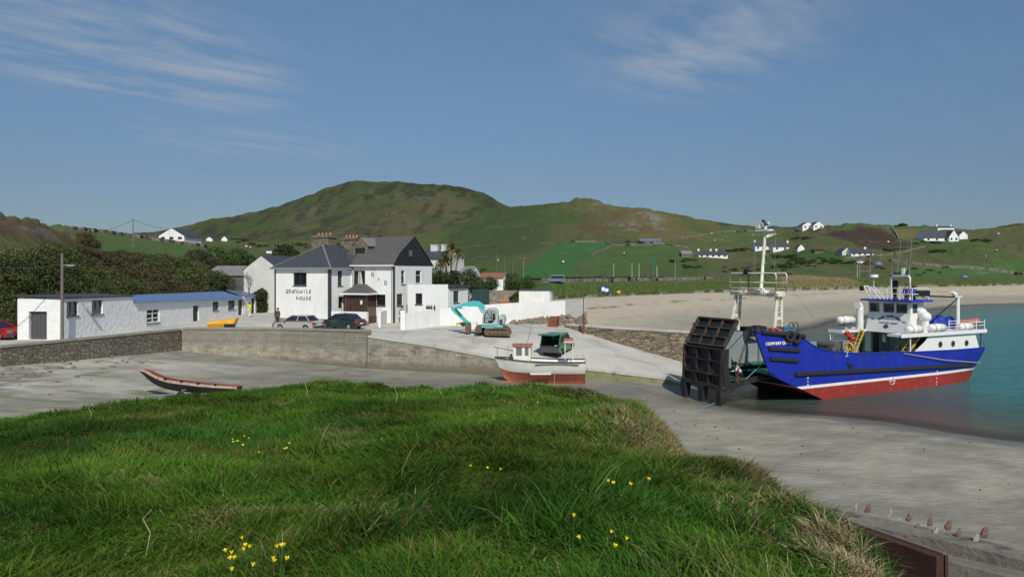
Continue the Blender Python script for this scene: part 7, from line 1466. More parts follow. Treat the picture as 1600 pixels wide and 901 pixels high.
y_, _ = FR.Y(*f7(352, 400), wx0 + .9); person(FW(wx0 + 1.1, y_, zroof - .35), FR.ang + R(200), 'person in royal blue jacket on the wheelhouse roof, next to the white-hooded one', 'c_royal', 'c_grey', 'hair', scale=.97)
y_, _ = FR.Y(*f7(415, 400), wx0 + 1.4); person(FW(wx0 + 1.5, y_ + .1, zroof - .42), FR.ang + R(30), 'person in royal blue jacket on the wheelhouse roof, nearest the black light box', 'c_royal', 'c_grey', 'hair', scale=.93)

# ================================================================ POLES AND LAMPS
def pole(name, foot, top, r0, label, cat, m_='polewood', arms=(), group=None, lamp=None, extras=None):
    h_ = top - foot.z; e = empty(name, foot, 0, label, cat, group); mb = MB(); mb.tube([(0, 0, -.5), (0, 0, h_)], [r0, r0 * .7], 8); mb.build('shaft', m_, e)
    for z, w_ in arms: a = MB(); a.box(-w_, w_, -.06, .06, h_ - z - .06, h_ - z + .06); a.build('crossarm', m_, e)
    if lamp: a = MB(); a.tube([(0, 0, h_ - lamp[1]), (lamp[0] * .5, -.1, h_ - lamp[1] + .12), (lamp[0], -.15, h_ - lamp[1] + .1)], .04, 6); a.box(lamp[0] - .05, lamp[0] + .5, -.27, -.03, h_ - lamp[1] + .02, h_ - lamp[1] + .16); a.build('lamp_head', 'boatgrey', e)
    return e
f_ = Vector((W(97, 530, 54.4).x, 54.4, GZ)); pole('lamp_post', f_, W(97, 396, 54.4).z, .13, 'grey wooden pole with street lamp arm at the near corner of the shed', 'lamp post', lamp=(.55, 1.0))
PL = [(208, 388, 341, 'wooden electricity pole standing alone on the left field skyline', 'W'), (432, 396, 368, 'wooden pole beside the small houses left of the chimneys', 'W'), (460, 396, 374, 'short pole just left of the first guest house chimney', 'W'),
      (776, 434, 395, 'pole with transformer, leftmost of the cluster right of the palms', 'T'), (788, 434, 399, 'pole second from left in the cluster right of the palms', 'W'), (801, 434, 407, 'shorter pole with crossarm in the cluster right of the palms', 'A'), (818, 436, 403, 'pale street lamp beside the bright green field edge', 'L'),
      (959, 434, 411, 'pale goalpost upright, leftmost behind the roadside hedge', 'G'), (987.5, 434, 410, 'pale goalpost upright in the middle behind the roadside hedge', 'G'), (998.5, 434, 411, 'pale goalpost upright just right of the middle one behind the hedge', 'G'), (1021, 436, 408, 'thick teal pole behind the right end of the roadside hedge', 'B'), (1026.5, 436, 415, 'thin grey pole touching the teal pole', 'G'), (1055, 438, 403, 'street lamp near the right end of the roadside wall', 'L'),
      (1339.5, 432, 413, 'short pale post left of the H-shaped goal behind the beach', 'G'), (1444, 415, 391, 'thin wooden pole below the large white bungalow', 'W'), (1475, 424, 400, 'leaning pole, left of the trio on the right hillside', 'W'), (1479.5, 419, 399, 'middle pole of the trio on the right hillside', 'W'), (1483.5, 419, 400, 'right pole of the trio on the right hillside', 'W'), (1515.5, 424, 396, 'stout wooden pole on the right hillside above the stone wall', 'W'), (1538, 417, 392, 'wooden pole with a small transformer on the right hillside', 'T'), (1553, 431, 410, 'short thin pole near the right edge above the beach', 'W')]
for px_, pb, pt_, lab, kd in PL:
    h_ = hit(px_, pb, 100); k = h_.y / F; top_ = EYE - (pt_ - HY) * k; r_ = max(.11, .55 * k * .9) * (1.9 if kd == 'B' else (.85 if kd == 'G' else 1))
    m_ = {'W': 'polewood', 'T': 'polewood', 'A': 'polewood', 'L': 'steel', 'G': 'gable_white', 'B': mat('teal_pole', (.03, .2, .2))}[kd]
    e = pole('goalpost' if kd == 'G' and px_ < 1020 else ('lamp_post' if kd == 'L' else 'utility_pole'), h_, top_, r_, lab, 'goalpost' if kd == 'G' and px_ < 1020 else ('lamp post' if kd == 'L' else 'pole'), m_, arms=((1.0, 1.2),) if kd in 'AT' else (), lamp=(-1.0, .3) if kd == 'L' and px_ > 1000 else ((.5, .2) if kd == 'L' else None))
    if kd == 'T': mb = MB(); mb.tube([(.35, -.2, top_ - h_.z - 2.6), (.35, -.2, top_ - h_.z - 1.7)], .4, 10); mb.build('transformer', 'boatgrey', e)
h_ = hit(1343, 432); k = h_.y / F; e = empty('goal_frame', h_, 0, 'H-shaped white goal frame on the green strip behind the ferry', 'goal'); w_ = 16.5 * k; hh_ = 30 * k; mb = MB(); mb.tube([(0, 0, 0), (0, 0, hh_)], .10, 6); mb.tube([(w_, 0, 0), (w_, 0, hh_)], .10, 6); mb.tube([(0, 0, hh_ * .3), (w_, 0, hh_ * .3)], .06, 6); mb.build('goal_posts', 'steel', e)
# wires
w0 = hit(208, 388, 100); wt_ = Vector((w0.x, w0.y, EYE - (343 - HY) * w0.y / F))
def wire(name, a, b_, sag, label): 
    mb = MB(); mb.tube([a.lerp(b_, t) - Vector((0, 0, sag * 4 * t * (1 - t))) for t in np.linspace(0, 1, 14)], .035, 4); tag(mb.build(name, 'dgrey'), label, 'cable')
wire('power_cable', wt_, W(120, 361, 175), 1.2, 'thin cable sagging left from the lone pole on the field'); wire('power_cable', wt_, W(285, 356, 215), .9, 'thin cable running right from the lone pole to the gabled house'); wire('power_cable', Vector((f_.x, f_.y, W(97, 412, 54.4).z)), W(-40, 411, 50), .35, 'cable leaving the frame left from the street lamp pole')

# ================================================================ FAR HOUSES
def far_house(px0, px1, pb, pe, pr, label, name='white_cottage', axis='X', dep=6, chim=(), wins=0, mw='white', mr='slate', rot=0, dmin=100, cat='house', dmax=None):
    a = hit((px0 + px1) / 2, pb, dmin); D = a.y; fr = Frame(Vector(((px0 - 800) / F * D, D, a.z)), R(rot)); w_ = (px1 - px0) / F * D / max(.5, math.cos(R(rot)))
    z = lambda py: EYE - (py - HY) / F * D - a.z
    he, hr_ = max(z(pe), 1.2), max(z(pr), 2.0); hh = []
    for i in range(wins): x = w_ * (i + .5) / wins; ww = min(.55, w_ / wins * .3); hh.append(('F', x - ww, x + ww, he * .36, he * .78))
    return gabled(name, fr, w_, dep, he, hr_, mw, mr, label, axis=axis, chim=chim, wins=hh, eo=.3, cat=cat, skirt=4)
def cw_(f, w=.9): return (f, w)
D_ = hit(1114, 402).y; w1 = 45 / F * D_
far_house(1092, 1137, 402.5, 397.5, 391.5, 'long low white cottage with three chimneys behind the gantry of the ferry', chim=[(.5, .9), (w1 * .46, .9), (w1 * .66, .9)], wins=5)
w1 = 28 / F * hit(1200, 391).y; far_house(1180, 1207, 391, 384, 377.5, 'white cottage behind the ferry mast, left half of the pair', chim=[(.6, .9)], wins=3)
w1 = 27 / F * hit(1220, 391).y; far_house(1208, 1233, 391.5, 385, 378, 'white cottage right of the ferry mast with gable chimney', chim=[(w1 - .6, .9)], wins=2)
far_house(1246.5, 1257, 391.5, 387.5, 382, 'tiny white gabled hut to the right of the mast cottages', 'white_hut', 'Y', 5)
far_house(1254, 1271, 356.5, 352, 347, 'white skyline house with twin gables, left gable', 'white_house', 'Y', 8, wins=2, dmin=300)
far_house(1271, 1287, 356.5, 352, 346, 'white skyline house with twin gables, right gable', 'white_house', 'Y', 8, wins=2, dmin=300)
far_house(1330, 1365, 399.5, 395, 388.5, 'white cottage with blue-grey roof above the blue boats', chim=[(8, .9)], wins=4)
far_house(1316, 1331, 399, 393, 387, 'grey gabled byre joined to the left of the white cottage above the blue boats', 'grey_byre', 'Y', 7, mw='gable_white')
far_house(1444, 1484, 377.5, 371, 358.5, 'large white bungalow with dark slate roof on the right hillside', 'white_bungalow', dep=9, chim=[(10.5, 1.2)], wins=3)
far_house(1483, 1498, 377, 370, 359.5, 'white gabled wing projecting from the large hillside bungalow', 'white_wing', 'Y', 6, wins=2)
far_house(1499, 1512, 373.5, 367, 361.5, 'small white gabled annexe right of the large hillside bungalow', 'white_annexe', 'Y', 6)
far_house(1465, 1491, 358.5, 356.2, 353, 'white skyline cottage above the large bungalow', dep=6, chim=[(1, .9), (9.5, .9)], dmin=300)
far_house(248, 289, 375.5, 368.5, 356.5, 'white house with a broad gable on the left field', 'white_house', 'Y', 9, wins=3, rot=-4)
far_house(322, 332, 377, 374, 370, 'left of two tiny white cottages under the big hill', 'white_hut', 'Y', 6, dmin=150)
far_house(346, 355, 377, 373, 369, 'right of two tiny white cottages under the big hill', 'white_hut', 'Y', 6, dmin=150)
far_house(416, 430, 396, 391, 387.5, 'small white house with dark roof beside a pole above the gabled house', 'white_house', 'X', 6, dmin=150)
far_house(1000, 1034, 380, 376.5, 372.5, 'long low farm shed with blue-grey sheet roof under the crags', 'farm_shed', 'X', 9, mw='roofgrey', mr=mat('blue_grey_sheet', (.14, .17, .22), (.10, .12, .16)))
far_house(1065, 1082, 401, 396.5, 391.5, 'grey stone ruin left of the long low cottage', 'stone_ruin', 'X', 5, mw='stone_chim', mr='roofgrey')
far_house(1195, 1212, 361, 359.5, 357.5, 'pale low house at the skyline behind the mast', 'white_cottage', 'X', 7, mw='gable_white', dmin=300)
far_house(1197, 1211, 369, 367, 365.5, 'low white wall-like cottage just below the skyline behind the mast', 'white_cottage', 'X', 6, dmin=200)
far_house(1273, 1290, 395, 392, 389, 'low brown shed right of the tiny white hut', 'brown_shed', 'X', 5, mw='polewood', mr='rustdark')

# ================================================================ FIELD WALLS, FENCE POSTS, SMALL THINGS
def field_wall(pts, label, h_=.8, t=.6, m_=None, name='field_wall', dmin=100):
    P = []
    for (a, b_), (c, d) in zip(pts[:-1], pts[1:]):
        n = max(2, int(abs(c - a) / 2.5))
        for k in range(n): P.append(hit(a + (c - a) * k / n, b_ + (d - b_) * k / n, dmin))
    P.append(hit(*pts[-1], dmin))
    return wall_thing(name, P, h_, t, m_ or M['fwall'], label, lump=h_ * .1)
M['fwall'] = stone_mat('dry_stone', (.30, .285, .25), (.20, .19, .165), (.08, .08, .07), 1.0, 2.2, .1)
field_wall([(112, 358), (160, 363), (200, 369), (260, 378), (322, 386)], 'pale dry stone wall crossing the left field below the lone pole', .7)
field_wall([(846, 441.5), (880, 441), (960, 439), (1000, 438.5), (1060, 438), (1112, 436)], 'long grey roadside wall above the green dune', .8, .6, name='roadside_wall')
field_wall([(893, 378), (945, 379), (958, 384)], 'short pale wall at the top of the bright green field', .9)
field_wall([(926, 400), (944, 391), (962, 384)], 'pale wall running diagonally beside the bright green field', .9)
field_wall([(1055, 373), (1090, 369), (1130, 362), (1180, 361)], 'thin pale wall climbing towards the skyline right of the crags', .8)
field_wall([(1390, 408), (1430, 413), (1470, 417), (1540, 421), (1600, 430)], 'long stone wall descending to the right edge above the beach', 1.1)
field_wall([(1320, 404), (1360, 401), (1400, 397), (1446, 386)], 'thin pale wall beside the track up to the large bungalow', .7)
field_wall([(960, 384), (1000, 383), (1040, 382), (1075, 387)], 'pale wall below the blue-grey farm shed', .8)
field_wall([(1393, 356), (1398, 362), (1404, 373)], 'short wall edging the tan field on the skyline', .8, dmin=250)
fp = None
for i, (px_, py_) in enumerate([(1099, 438), (1107, 437.5), (1115, 437), (1123, 437), (1131, 436.5), (1099 - 9, 438.5), (1139, 436)]):
    h_ = hit(px_, py_)
    if fp is None: mb = MB(); mb.tube([(0, 0, -.3), (0, 0, 1.5)], .12, 6); fp = mb.build('fence_post', 'polewood'); o = fp; tag(fp, 'weathered fence post in the row beside the right end of the roadside wall', 'fence post', 'fence posts beside the roadside wall')
    else: o = fp.copy(); COL.objects.link(o)
    o.location = h_
def sheep(h_, rz): 
    o = empty('sheep', h_, rz, 'white sheep grazing as a pale dot on the far hillside', 'sheep', 'sheep grazing on the hillside'); mb = MB(); mb.ball((0, 0, .75), .5, 10, 7, (1.3, .7, .75)); mb.build('fleece', 'whitewash', o); mb = MB(); mb.ball((.75, 0, .7), .18, 8, 6, (1.3, .8, 1)); mb.build('head', 'black', o)
    for x in (-.4, .4):
        for y in (-.18, .18): mb = MB(); mb.tube([(x, y, 0), (x, y, .5)], .05, 5); mb.build('leg', 'black', o)
    return o
s0 = None
for i, (px_, py_) in enumerate([(1117, 377.5), (1128, 377), (1112, 366.5), (880, 412), (975, 398), (1388, 380), (1440, 366), (1560, 367), (1557, 393), (604, 338), (385, 387), (391, 389)]):
    h_ = hit(px_, py_, 100)
    if s0 is None: s0 = sheep(h_, 1); continue
    c_ = copy_tree(s0); c_.location = h_; c_.rotation_euler = (0, 0, i * 1.3)
# beach notice board, small sign, blue trunk, covered boats
h_ = W(945, 463.5, 148); h_.z = float(sand_z(np.array([h_.x]), np.array([h_.y]))[0][0]); h_ = hit(945, 461); e = empty('notice_board', h_, 0, 'blue notice board with white panels at the top of the beach', 'sign'); k = h_.y / F
mb = MB(); mb.box(-7 * k, 7 * k, -.05, .05, 3 * k, 13 * k); mb.build('blue_panel', 'tarpblue', e); mb = MB(); mb.box(-5 * k, 0, -.07, -.052, 6 * k, 12 * k); mb.box(.5 * k, 5.5 * k, -.07, -.052, 5 * k, 10 * k); mb.build('white_notices', 'white', e)
for x in (-6, 6): mb = MB(); mb.box((x - .6) * k, (x + .6) * k, .055, .2, -.5, 12 * k); mb.build('post', 'dgrey', e)
h_ = hit(967, 462); k = h_.y / F; e = empty('warning_sign', h_, 0, 'small orange sign on a short post right of the blue notice board', 'sign'); mb = MB(); mb.box(-2.5 * k, 2.5 * k, -.05, .05, 3.5 * k, 8 * k); mb.build('panel', 'yellow', e); mb = MB(); mb.box(-.08, .08, .06, .15, -.3, 8 * k); mb.build('post', 'polewood', e)
h_ = hit(1507, 434); k = h_.y / F; e = empty('upturned_boat', h_, R(10), 'small bright blue upturned boat on the grass at far right', 'boat'); mb = MB(); mb.loft([[Vector((x * k, y * wd, .1 + z * wd)) for y, z in ((-1, 0), (-.8, .7), (0, 1), (.8, .7), (1, 0))] for x, wd in ((-5, .15), (-3, .8), (0, 1), (3, .9), (5, .6))], closed=False); mb.build('hull', 'bluesheet', e)
for i, (px_, py_, c_, lab) in enumerate(((1346, 412, 'whitepaint', 'white car parked beside the blue covered boats'), (1357, 413, 'dgrey', 'dark car parked in the middle of the yard beside the blue covered boats'))):
    h_ = hit(px_, py_); car('parked_car', h_ + Vector((0, 0, .1)), R(20 * i), c_, lab)
h_ = hit(1372, 414); k = h_.y / F; e = empty('covered_boat', h_, 0, 'boat under a bright blue cover below the white cottage', 'boat'); mb = MB(); mb.loft([[Vector((x * k, y * wd * 1.2, z * wd * 1.6)) for y, z in ((-1, 0), (-.9, .8), (0, 1), (.9, .8), (1, 0))] for x, wd in ((-6, .3), (-3, .9), (0, 1), (4, .9), (6, .5))], closed=False); mb.build('cover', 'bluesheet', e)

# rusty post and plate on the quay edge, rubble
pz = .0; a_ = W(912, 513, 66.5); e = empty('rusty_post', Vector((a_.x, 66.5, 3.3)), 0, 'tall rusty steel post at the beach edge of the slipway', 'post'); zt_ = W(912, 464, 66.5).z - 3.3; mb = MB(); mb.box(-.1, .1, -.1, .1, -.3, zt_ * .48); mb.build('socket', 'rust', e); mb = MB(); mb.box(-.05, .02, -.05, .05, zt_ * .48, zt_); mb.build('upright', 'rust', e)
PF = Frame(W(864, 508, 68.5), 0); PF.o.z = 3.5; e = empty('rusty_plate', PF.o, R(-12), 'curved rusty steel plate standing at the head of the slipway', 'steel plate'); mb = MB(); k = 68.5 / F
mb.loft([[Vector((-7.5 * k, 0, -.1)), Vector((-7.8 * k, .05, 10 * k)), Vector((-4 * k, .3, 15.5 * k))], [Vector((6 * k, -.1, -.1)), Vector((6 * k, -.05, 10 * k)), Vector((9.5 * k, .25, 15.5 * k))]], closed=False, caps=False); mb.loft([[Vector((6 * k, -.1, -.1)), Vector((6 * k, -.05, 10 * k)), Vector((9.5 * k, .25, 15.5 * k))], [Vector((8 * k, .7, -.1)), Vector((8 * k, .7, 10 * k)), Vector((9.5 * k, .6, 15.5 * k))]], closed=False, caps=False); mb.build('plate', 'rust', e)
def rocks(name, spots, m_, label=None, kind=None, cat=None):
    mb = MB()
    for x, y, z, r_ in spots:
        n0 = len(mb.v); mb.ball((x, y, z), r_, 7, 5, (random.uniform(.8, 1.4), random.uniform(.7, 1.2), random.uniform(.5, .8)))
        for i in range(n0, len(mb.v)): v = mb.v[i]; f = 1 + random.uniform(-.22, .22); mb.v[i] = (x + (v[0] - x) * f, y + (v[1] - y) * f, z + (v[2] - z) * f)
    mb.sm = [False] * len(mb.f); o = mb.build(name, m_)
    return tag(o, label, cat, None, kind)
sp2 = []
for i in range(420):
    px_ = random.uniform(800, 915); t = random.random(); D_ = random.uniform(69, 83) if px_ > 870 else random.uniform(71, 78); x = (px_ - 800) / F * D_
    zt_ = 3.5 + .5 * math.exp(-((D_ - 77) / 4) ** 2) * (px_ < 890); sp2.append((x, D_, zt_ - .05, random.uniform(.08, .28)))
rocks('rubble_bank', sp2, mat('brown_rubble', (.24, .18, .12), (.13, .11, .08), scale=1.2), 'bank of loose brown rubble below the right end of the yard wall', 'stuff', 'rubble')
sp2 = []
for i in range(900):
    x = random.uniform(-42, -27); y = random.uniform(36, 58); z, d = sand_z(np.array([x]), np.array([y]))
    if poly_sd(np.array([x]), np.array([y]), QUAY)[0] < .5 or random.random() > math.exp(-max(0, (x + 35)) / 2.6): continue
    sp2.append((x, y, float(z[0]), random.uniform(.05, .2)))
rocks('shore_stones', sp2, mat('grey_shore_stone', (.20, .17, .14), (.10, .09, .08), scale=1.5), 'scattered stones on the sand under the dark harbour wall', 'stuff', 'stones')
# pots, planter and bits in the yard
a_ = W(710, 474, 82); a_.z = 0
mb = MB(); r_ = W(709, 473, 79.0); mb.ball((r_.x, 79, r_.z), .35, 10, 8, (.8, .8, 1.2)); mb.tube([(r_.x, 79, GZ), (r_.x, 79, r_.z)], .25, 10); tag(mb.build('red_barrel', 'raftred'), 'red plastic barrel showing over the yard wall by the annexe', 'barrel')
r_ = W(789, 471, 84); mb = MB(); mb.box(r_.x - .45, r_.x + .45, 83.6, 84.4, GZ, r_.z); mb.box(r_.x - .5, r_.x + .5, 83.55, 84.45, r_.z, r_.z + .35); tag(mb.build('brick_barbecue', 'terra'), 'small orange brick barbecue above the middle of the yard wall', 'barbecue')
for i, u in enumerate((1292, 1308, 1326, 1350)):
    a_ = W(*z5(u, 650), 68.4); mb = MB(); mb.tube([(0, 0, -.02), (0, 0, .12), (0, 0, .42)], [.09, .12, .01], 8); o = mb.build('conifer_ornament', 'dgrey', None, loc=(a_.x, W(*z5(1320, 650), 68.0).y - .0, GZ + 1.72)); tag(o, 'small dark cone-shaped finial standing on the yard wall', 'finial', 'row of dark finials on the yard wall')
# ================================================================ VEGETATION
leafm = attr_mat('leaves', rough=.8, noise=.25, nscale=2, trans=.25)
def leafcloud(name, cen, rad, per, size, col, jit=.25, shell=.55, label=None, kind=None, cat=None, group=None, parent=None, flat=.35, m_=None):
    """clumps of small leaf faces spread through ellipsoids: shade put into the tint, lighter at the top, darker inside, with gaps"""
    cen = np.array(cen, float); rad = np.array(rad, float); n = len(cen); per = np.broadcast_to(per, n).astype(int); idx = np.repeat(np.arange(n), per); N_ = len(idx)
    d = RNG.normal(size=(N_, 3)); d /= np.linalg.norm(d, axis=1)[:, None]; d[:, 2] = np.where(d[:, 2] < -flat, -d[:, 2], d[:, 2])
    r = shell + (1 - shell) * RNG.random(N_) ** .6; lump = .8 + .4 * fbm(d[:, 0] * 2.2 + idx * 1.7, d[:, 1] * 2.2 + d[:, 2] * 2.2, 7, 3)
    p = cen[idx] + d * rad[idx] * (r * lump)[:, None]
    a = RNG.normal(size=(N_, 3)); a /= np.linalg.norm(a, axis=1)[:, None]; b = np.cross(a, d + RNG.normal(size=(N_, 3)) * .6); b /= np.linalg.norm(b, axis=1)[:, None] + 1e-9
    s = size * (.6 + .8 * RNG.random(N_)) if np.isscalar(size) else size[idx] * (.6 + .8 * RNG.random(N_)); a *= s[:, None]; b *= (s * .55)[:, None]
    co = np.stack([p - a, p + b, p + a, p - b], 1).reshape(-1, 3); f = np.arange(N_ * 4).reshape(-1, 4)
    col = np.array(col, float); base = col[idx] if col.ndim == 2 else np.broadcast_to(col, (N_, 3))
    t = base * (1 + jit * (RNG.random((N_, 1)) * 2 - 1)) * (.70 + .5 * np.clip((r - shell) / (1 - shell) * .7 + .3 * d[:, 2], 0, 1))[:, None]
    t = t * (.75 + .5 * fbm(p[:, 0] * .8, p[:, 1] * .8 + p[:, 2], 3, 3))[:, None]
    o = raw_mesh(name, co, f, m_ or leafm, np.repeat(t, 4, 0)); 
    if parent: o.parent = parent
    return tag(o, label, cat, group, kind)
def hz1(x, y): return float(hill_z(x, y)[0])
# the thicket covering the bank behind the long shed
cen = []; rad = []; col = []; tries = 0
while len(cen) < 520 and tries < 9000:
    tries += 1; px_ = random.uniform(-200, 425); i = int(round((px_ - PX[0]) / 3)); t = random.random(); D_ = RD[0][i] * (1 - t) + RD[1][i] * t * 1.02
    lim = .90 if px_ > 130 else .22 + .002 * max(px_, 0) + .12 * vnoise(np.array([px_ * .03]), np.array([1.]), 5)[0]
    if t > lim: continue
    x = (px_ - 800) / F * D_
    if x > -36.5 - 3.5 and D_ < 90: continue
    if px_ > 318 and D_ < 100 and x > -43: continue
    r_ = random.uniform(.9, 1.9) * (1 if t < .45 else .62); z = hz1(x, D_); cen.append((x, D_, z + r_ * .12)); rad.append((r_ * 1.25, r_ * 1.2, r_ * random.uniform(.75, 1.05)))
    u = vnoise(np.array([x * .12]), np.array([D_ * .12]), 8)[0]; v = random.random()
    col.append((.085, .072, .036) if u > .62 and px_ > 120 else ((.080, .098, .034) if v < .5 else ((.058, .074, .026) if v < .8 else (.11, .13, .045))))
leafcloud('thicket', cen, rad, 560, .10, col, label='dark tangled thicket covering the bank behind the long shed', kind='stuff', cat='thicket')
# rounded trees rising out of it
def tree(name, foot, h_, crowns, col, label, per=900, size=.16, trunk=.16, group=None, m_='polewood'):
    e = empty(name, foot, 0, label, 'tree', group); mb = MB(); mb.tube([(0, 0, -.5), (.1, 0, h_ * .35), (0, .1, h_ * .6)], [trunk, trunk * .8, trunk * .5], 8)
    for c in crowns: mb.tube([(.08, 0, h_ * .35), (c[0] * .5, c[1] * .5, (h_ * .35 + c[2]) / 2), (c[0], c[1], c[2])], [trunk * .5, trunk * .35, trunk * .12], 6)
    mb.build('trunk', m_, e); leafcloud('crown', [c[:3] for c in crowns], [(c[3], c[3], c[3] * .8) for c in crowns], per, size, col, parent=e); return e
for px_, D_, top_, r_, col_, lab in ((338, 118, 384, 2.1, (.07, .11, .03), 'rounded pale green tree topping the thicket, left of the barn roof'), (372, 124, 386, 1.9, (.06, .095, .028), 'rounded green tree just above the grey barn roof'), (308, 112, 388, 2.0, (.065, .06, .03), 'brownish tree topping the thicket below the gabled house'), (447, 150, 381, 1.7, (.04, .055, .02), 'dark shrub tree beside the pole left of the first chimney'), (525, 150, 379, 1.5, (.04, .055, .022), 'dark tree showing between the two stone chimneys')):
    x = (px_ - 800) / F * D_; z = hz1(x, D_); top = EYE - (top_ - HY) / F * D_; h_ = max(2.5, top - z); tree('shrub_tree', Vector((x, D_, z)), h_, [(0, 0, h_ - r_ * .8, r_), (r_ * .9, .3, h_ - r_ * 1.3, r_ * .8), (-r_ * .9, -.3, h_ - r_ * 1.2, r_ * .85), (0, -r_ * .7, h_ - r_ * 1.7, r_ * .9)], col_, lab, 800, .15)
# bare wind-bent tree in front of the gabled house
e = empty('bare_tree', (W(392, 470, 88).x, 88, GZ + .3), 0, 'bare wind-bent tree with fine twigs in front of the white gabled house', 'tree'); mb = MB(); random.seed(5)
def branch(p, d, l, r_, k):
    q = p + d * l; mid = p.lerp(q, .5) + Vector((random.uniform(-.05, .05), 0, random.uniform(-.05, .1))) * l; mb.tube([p, mid, q], [r_, r_ * .8, r_ * .6], 5 if k > 2 else 4, cap=False)
    if k == 0: return
    for _ in range(3 if k > 1 else 4):
        nd = (d + Vector((random.uniform(-.7, .25), random.uniform(-.5, .5), random.uniform(-.35, .5)))).normalized(); branch(q, nd, l * random.uniform(.6, .8), r_ * .55, k - 1)
branch(Vector((0, 0, -.3)), Vector((-.15, 0, 1)).normalized(), 1.7, .12, 5); mb.build('branches', 'greywood', e)
# cordyline palms beside the guest house
def cordyline(foot, heads, label):
    e = empty('cordyline_palm', foot, 0, label, 'palm'); mb = MB(); mb.tube([(0, 0, -1), (0, 0, 1.2)], [.2, .17], 8)
    for hd in heads: mb.tube([(0, 0, 1.0), (hd[0] * .6, hd[1], hd[2] * .6), (hd[0], hd[1], hd[2])], [.15, .12, .09], 7)
    mb.build('trunk', 'polewood', e)
    for hd in heads:
        V_ = []; Fc = []; T_ = []
        for i in range(150):
            th = random.uniform(0, 2 * math.pi); ph = random.uniform(-.7, 1.35); l = random.uniform(.8, 1.15) * hd[3]; d = Vector((math.cos(th) * math.cos(ph), math.sin(th) * math.cos(ph), math.sin(ph))); s_ = d.cross(Vector((0, 0, 1))).normalized() * .045; c = Vector(hd[:3]); n0 = len(V_)
            m1 = c + d * l * .55; m2 = c + d * l + Vector((0, 0, -.35 * l)); V_ += [c - s_, c + s_, m1 - s_ * 1.3, m1 + s_ * 1.3, m2, m2 + s_ * .2]; Fc += [(n0, n0 + 1, n0 + 3, n0 + 2), (n0 + 2, n0 + 3, n0 + 5, n0 + 4)]
            cc = (.20, .16, .07) if ph < -.1 else ((.13, .15, .05) if random.random() < .6 else (.22, .2, .09)); T_ += [cc] * 6
        raw_mesh('crown', np.array([tuple(v) for v in V_]), np.array(Fc), leafm, np.array(T_)).parent = e
    return e
k = 96 / F
def ch_(px_, py_, base): return ((px_ - base) * k, 0, EYE - (py_ - HY) * k - GZ, 1.35)
cordyline(Vector((W(703, 470, 96).x, 96, GZ)), [ch_(706, 389, 703), ch_(696, 401, 703), ch_(716, 397, 703)], 'tall cordyline palm with several shaggy heads right of the guest house')
cordyline(Vector((W(692, 470, 95).x, 95, GZ)), [(-.3, 0, EYE - (412 - HY) * k - GZ, 1.1), (.5, 0, EYE - (408 - HY) * k - GZ, 1.1)], 'shorter cordyline palm leaning left beside the tall one')
# shrubs around the hotel and sheds
def shrub(px_, py_, D_, r_, col_, label, n=3, per=500, size=.12):
    c = W(px_, py_, D_); cs_ = [(c.x + random.uniform(-1, 1) * r_ * .7, D_ + random.uniform(-.5, .5) * r_, c.z + random.uniform(-.3, .3) * r_) for _ in range(n)]
    cs_ += [(c.x + random.uniform(-.5, .5) * r_, D_, z) for z in np.arange(GZ + .3, c.z, r_)]
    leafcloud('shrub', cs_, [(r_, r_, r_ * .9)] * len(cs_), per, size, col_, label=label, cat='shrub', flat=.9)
for a in ((682, 434, 92, 1.2, (.04, .06, .02), 'dark shrub between the slate gable and the palms'), (668, 436, 90, 1.1, (.05, .07, .025), 'shrub rising behind the white annexe roof'), (705, 436, 93, 1.1, (.045, .07, .022), 'shrub at the foot of the tall cordyline palm'), (738, 436, 100, 1.4, (.05, .07, .025), 'leafy shrub between the palms and the ruined white shed'), (747, 446, 98, 1.2, (.06, .085, .03), 'low shrub in front of the ruined white shed'), (791, 440, 120, 1.6, (.045, .075, .02), 'dark green shrub right of the ruined white shed'), (806, 444, 118, 1.5, (.055, .085, .025), 'bright shrub above the rubble wall'), (820, 446, 124, 1.5, (.045, .075, .02), 'shrub above the left end of the white flat-roofed block'), (762, 446, 112, 1.2, (.05, .08, .025), 'shrub hiding the doorway of the ruined white shed'), (350, 440, 95, 1.5, (.07, .075, .035), 'brownish shrub in front of the stone barn'), (330, 436, 94, 1.4, (.065, .085, .03), 'green shrub hiding the left end of the stone barn'), (404, 462, 90.5, .8, (.05, .07, .025), 'low shrub at the foot of the white gabled house')):
    shrub(*a)
# hillside scrub and hedges
def scrub(name, spots, label, col_, per=130, cat='scrub'):
    cs_ = []; rs_ = []; sz_ = []; cl = []
    for px_, py_, w_, n_ in spots:
        for _ in range(n_):
            h_ = hit(px_ + random.uniform(-1, 1) * w_, py_ + random.uniform(-1, 1) * w_ * .12, 100); k = h_.y / F; r_ = random.uniform(2.2, 4.2) * k; cs_.append((h_.x, h_.y, h_.z + r_ * .1)); rs_.append((r_ * 1.5, r_ * 1.2, r_ * .65)); sz_.append(.75 * k); v = random.uniform(.7, 1.2); cl.append([c * v for c in col_])
    leafcloud(name, cs_, rs_, per, np.array(sz_), cl, label=label, kind='stuff', cat=cat, jit=.2)
scrub('gorse_scrub', [(1150, 391, 18, 12), (1065, 408, 22, 10), (1085, 417, 20, 8), (1225, 402, 20, 16), (1270, 408, 40, 40), (1240, 415, 35, 24), (1320, 410, 20, 12), (1465, 393, 12, 14), (1395, 391, 14, 8), (1345, 392, 8, 6), (1250, 372, 14, 8), (1410, 352, 12, 6), (1535, 376, 16, 8), (1460, 378, 30, 10), (1010, 381, 30, 6), (1180, 424, 60, 16), (1420, 425, 60, 10)], 'dark gorse and bracken scrub scattered over the right hillside', (.036, .058, .020))
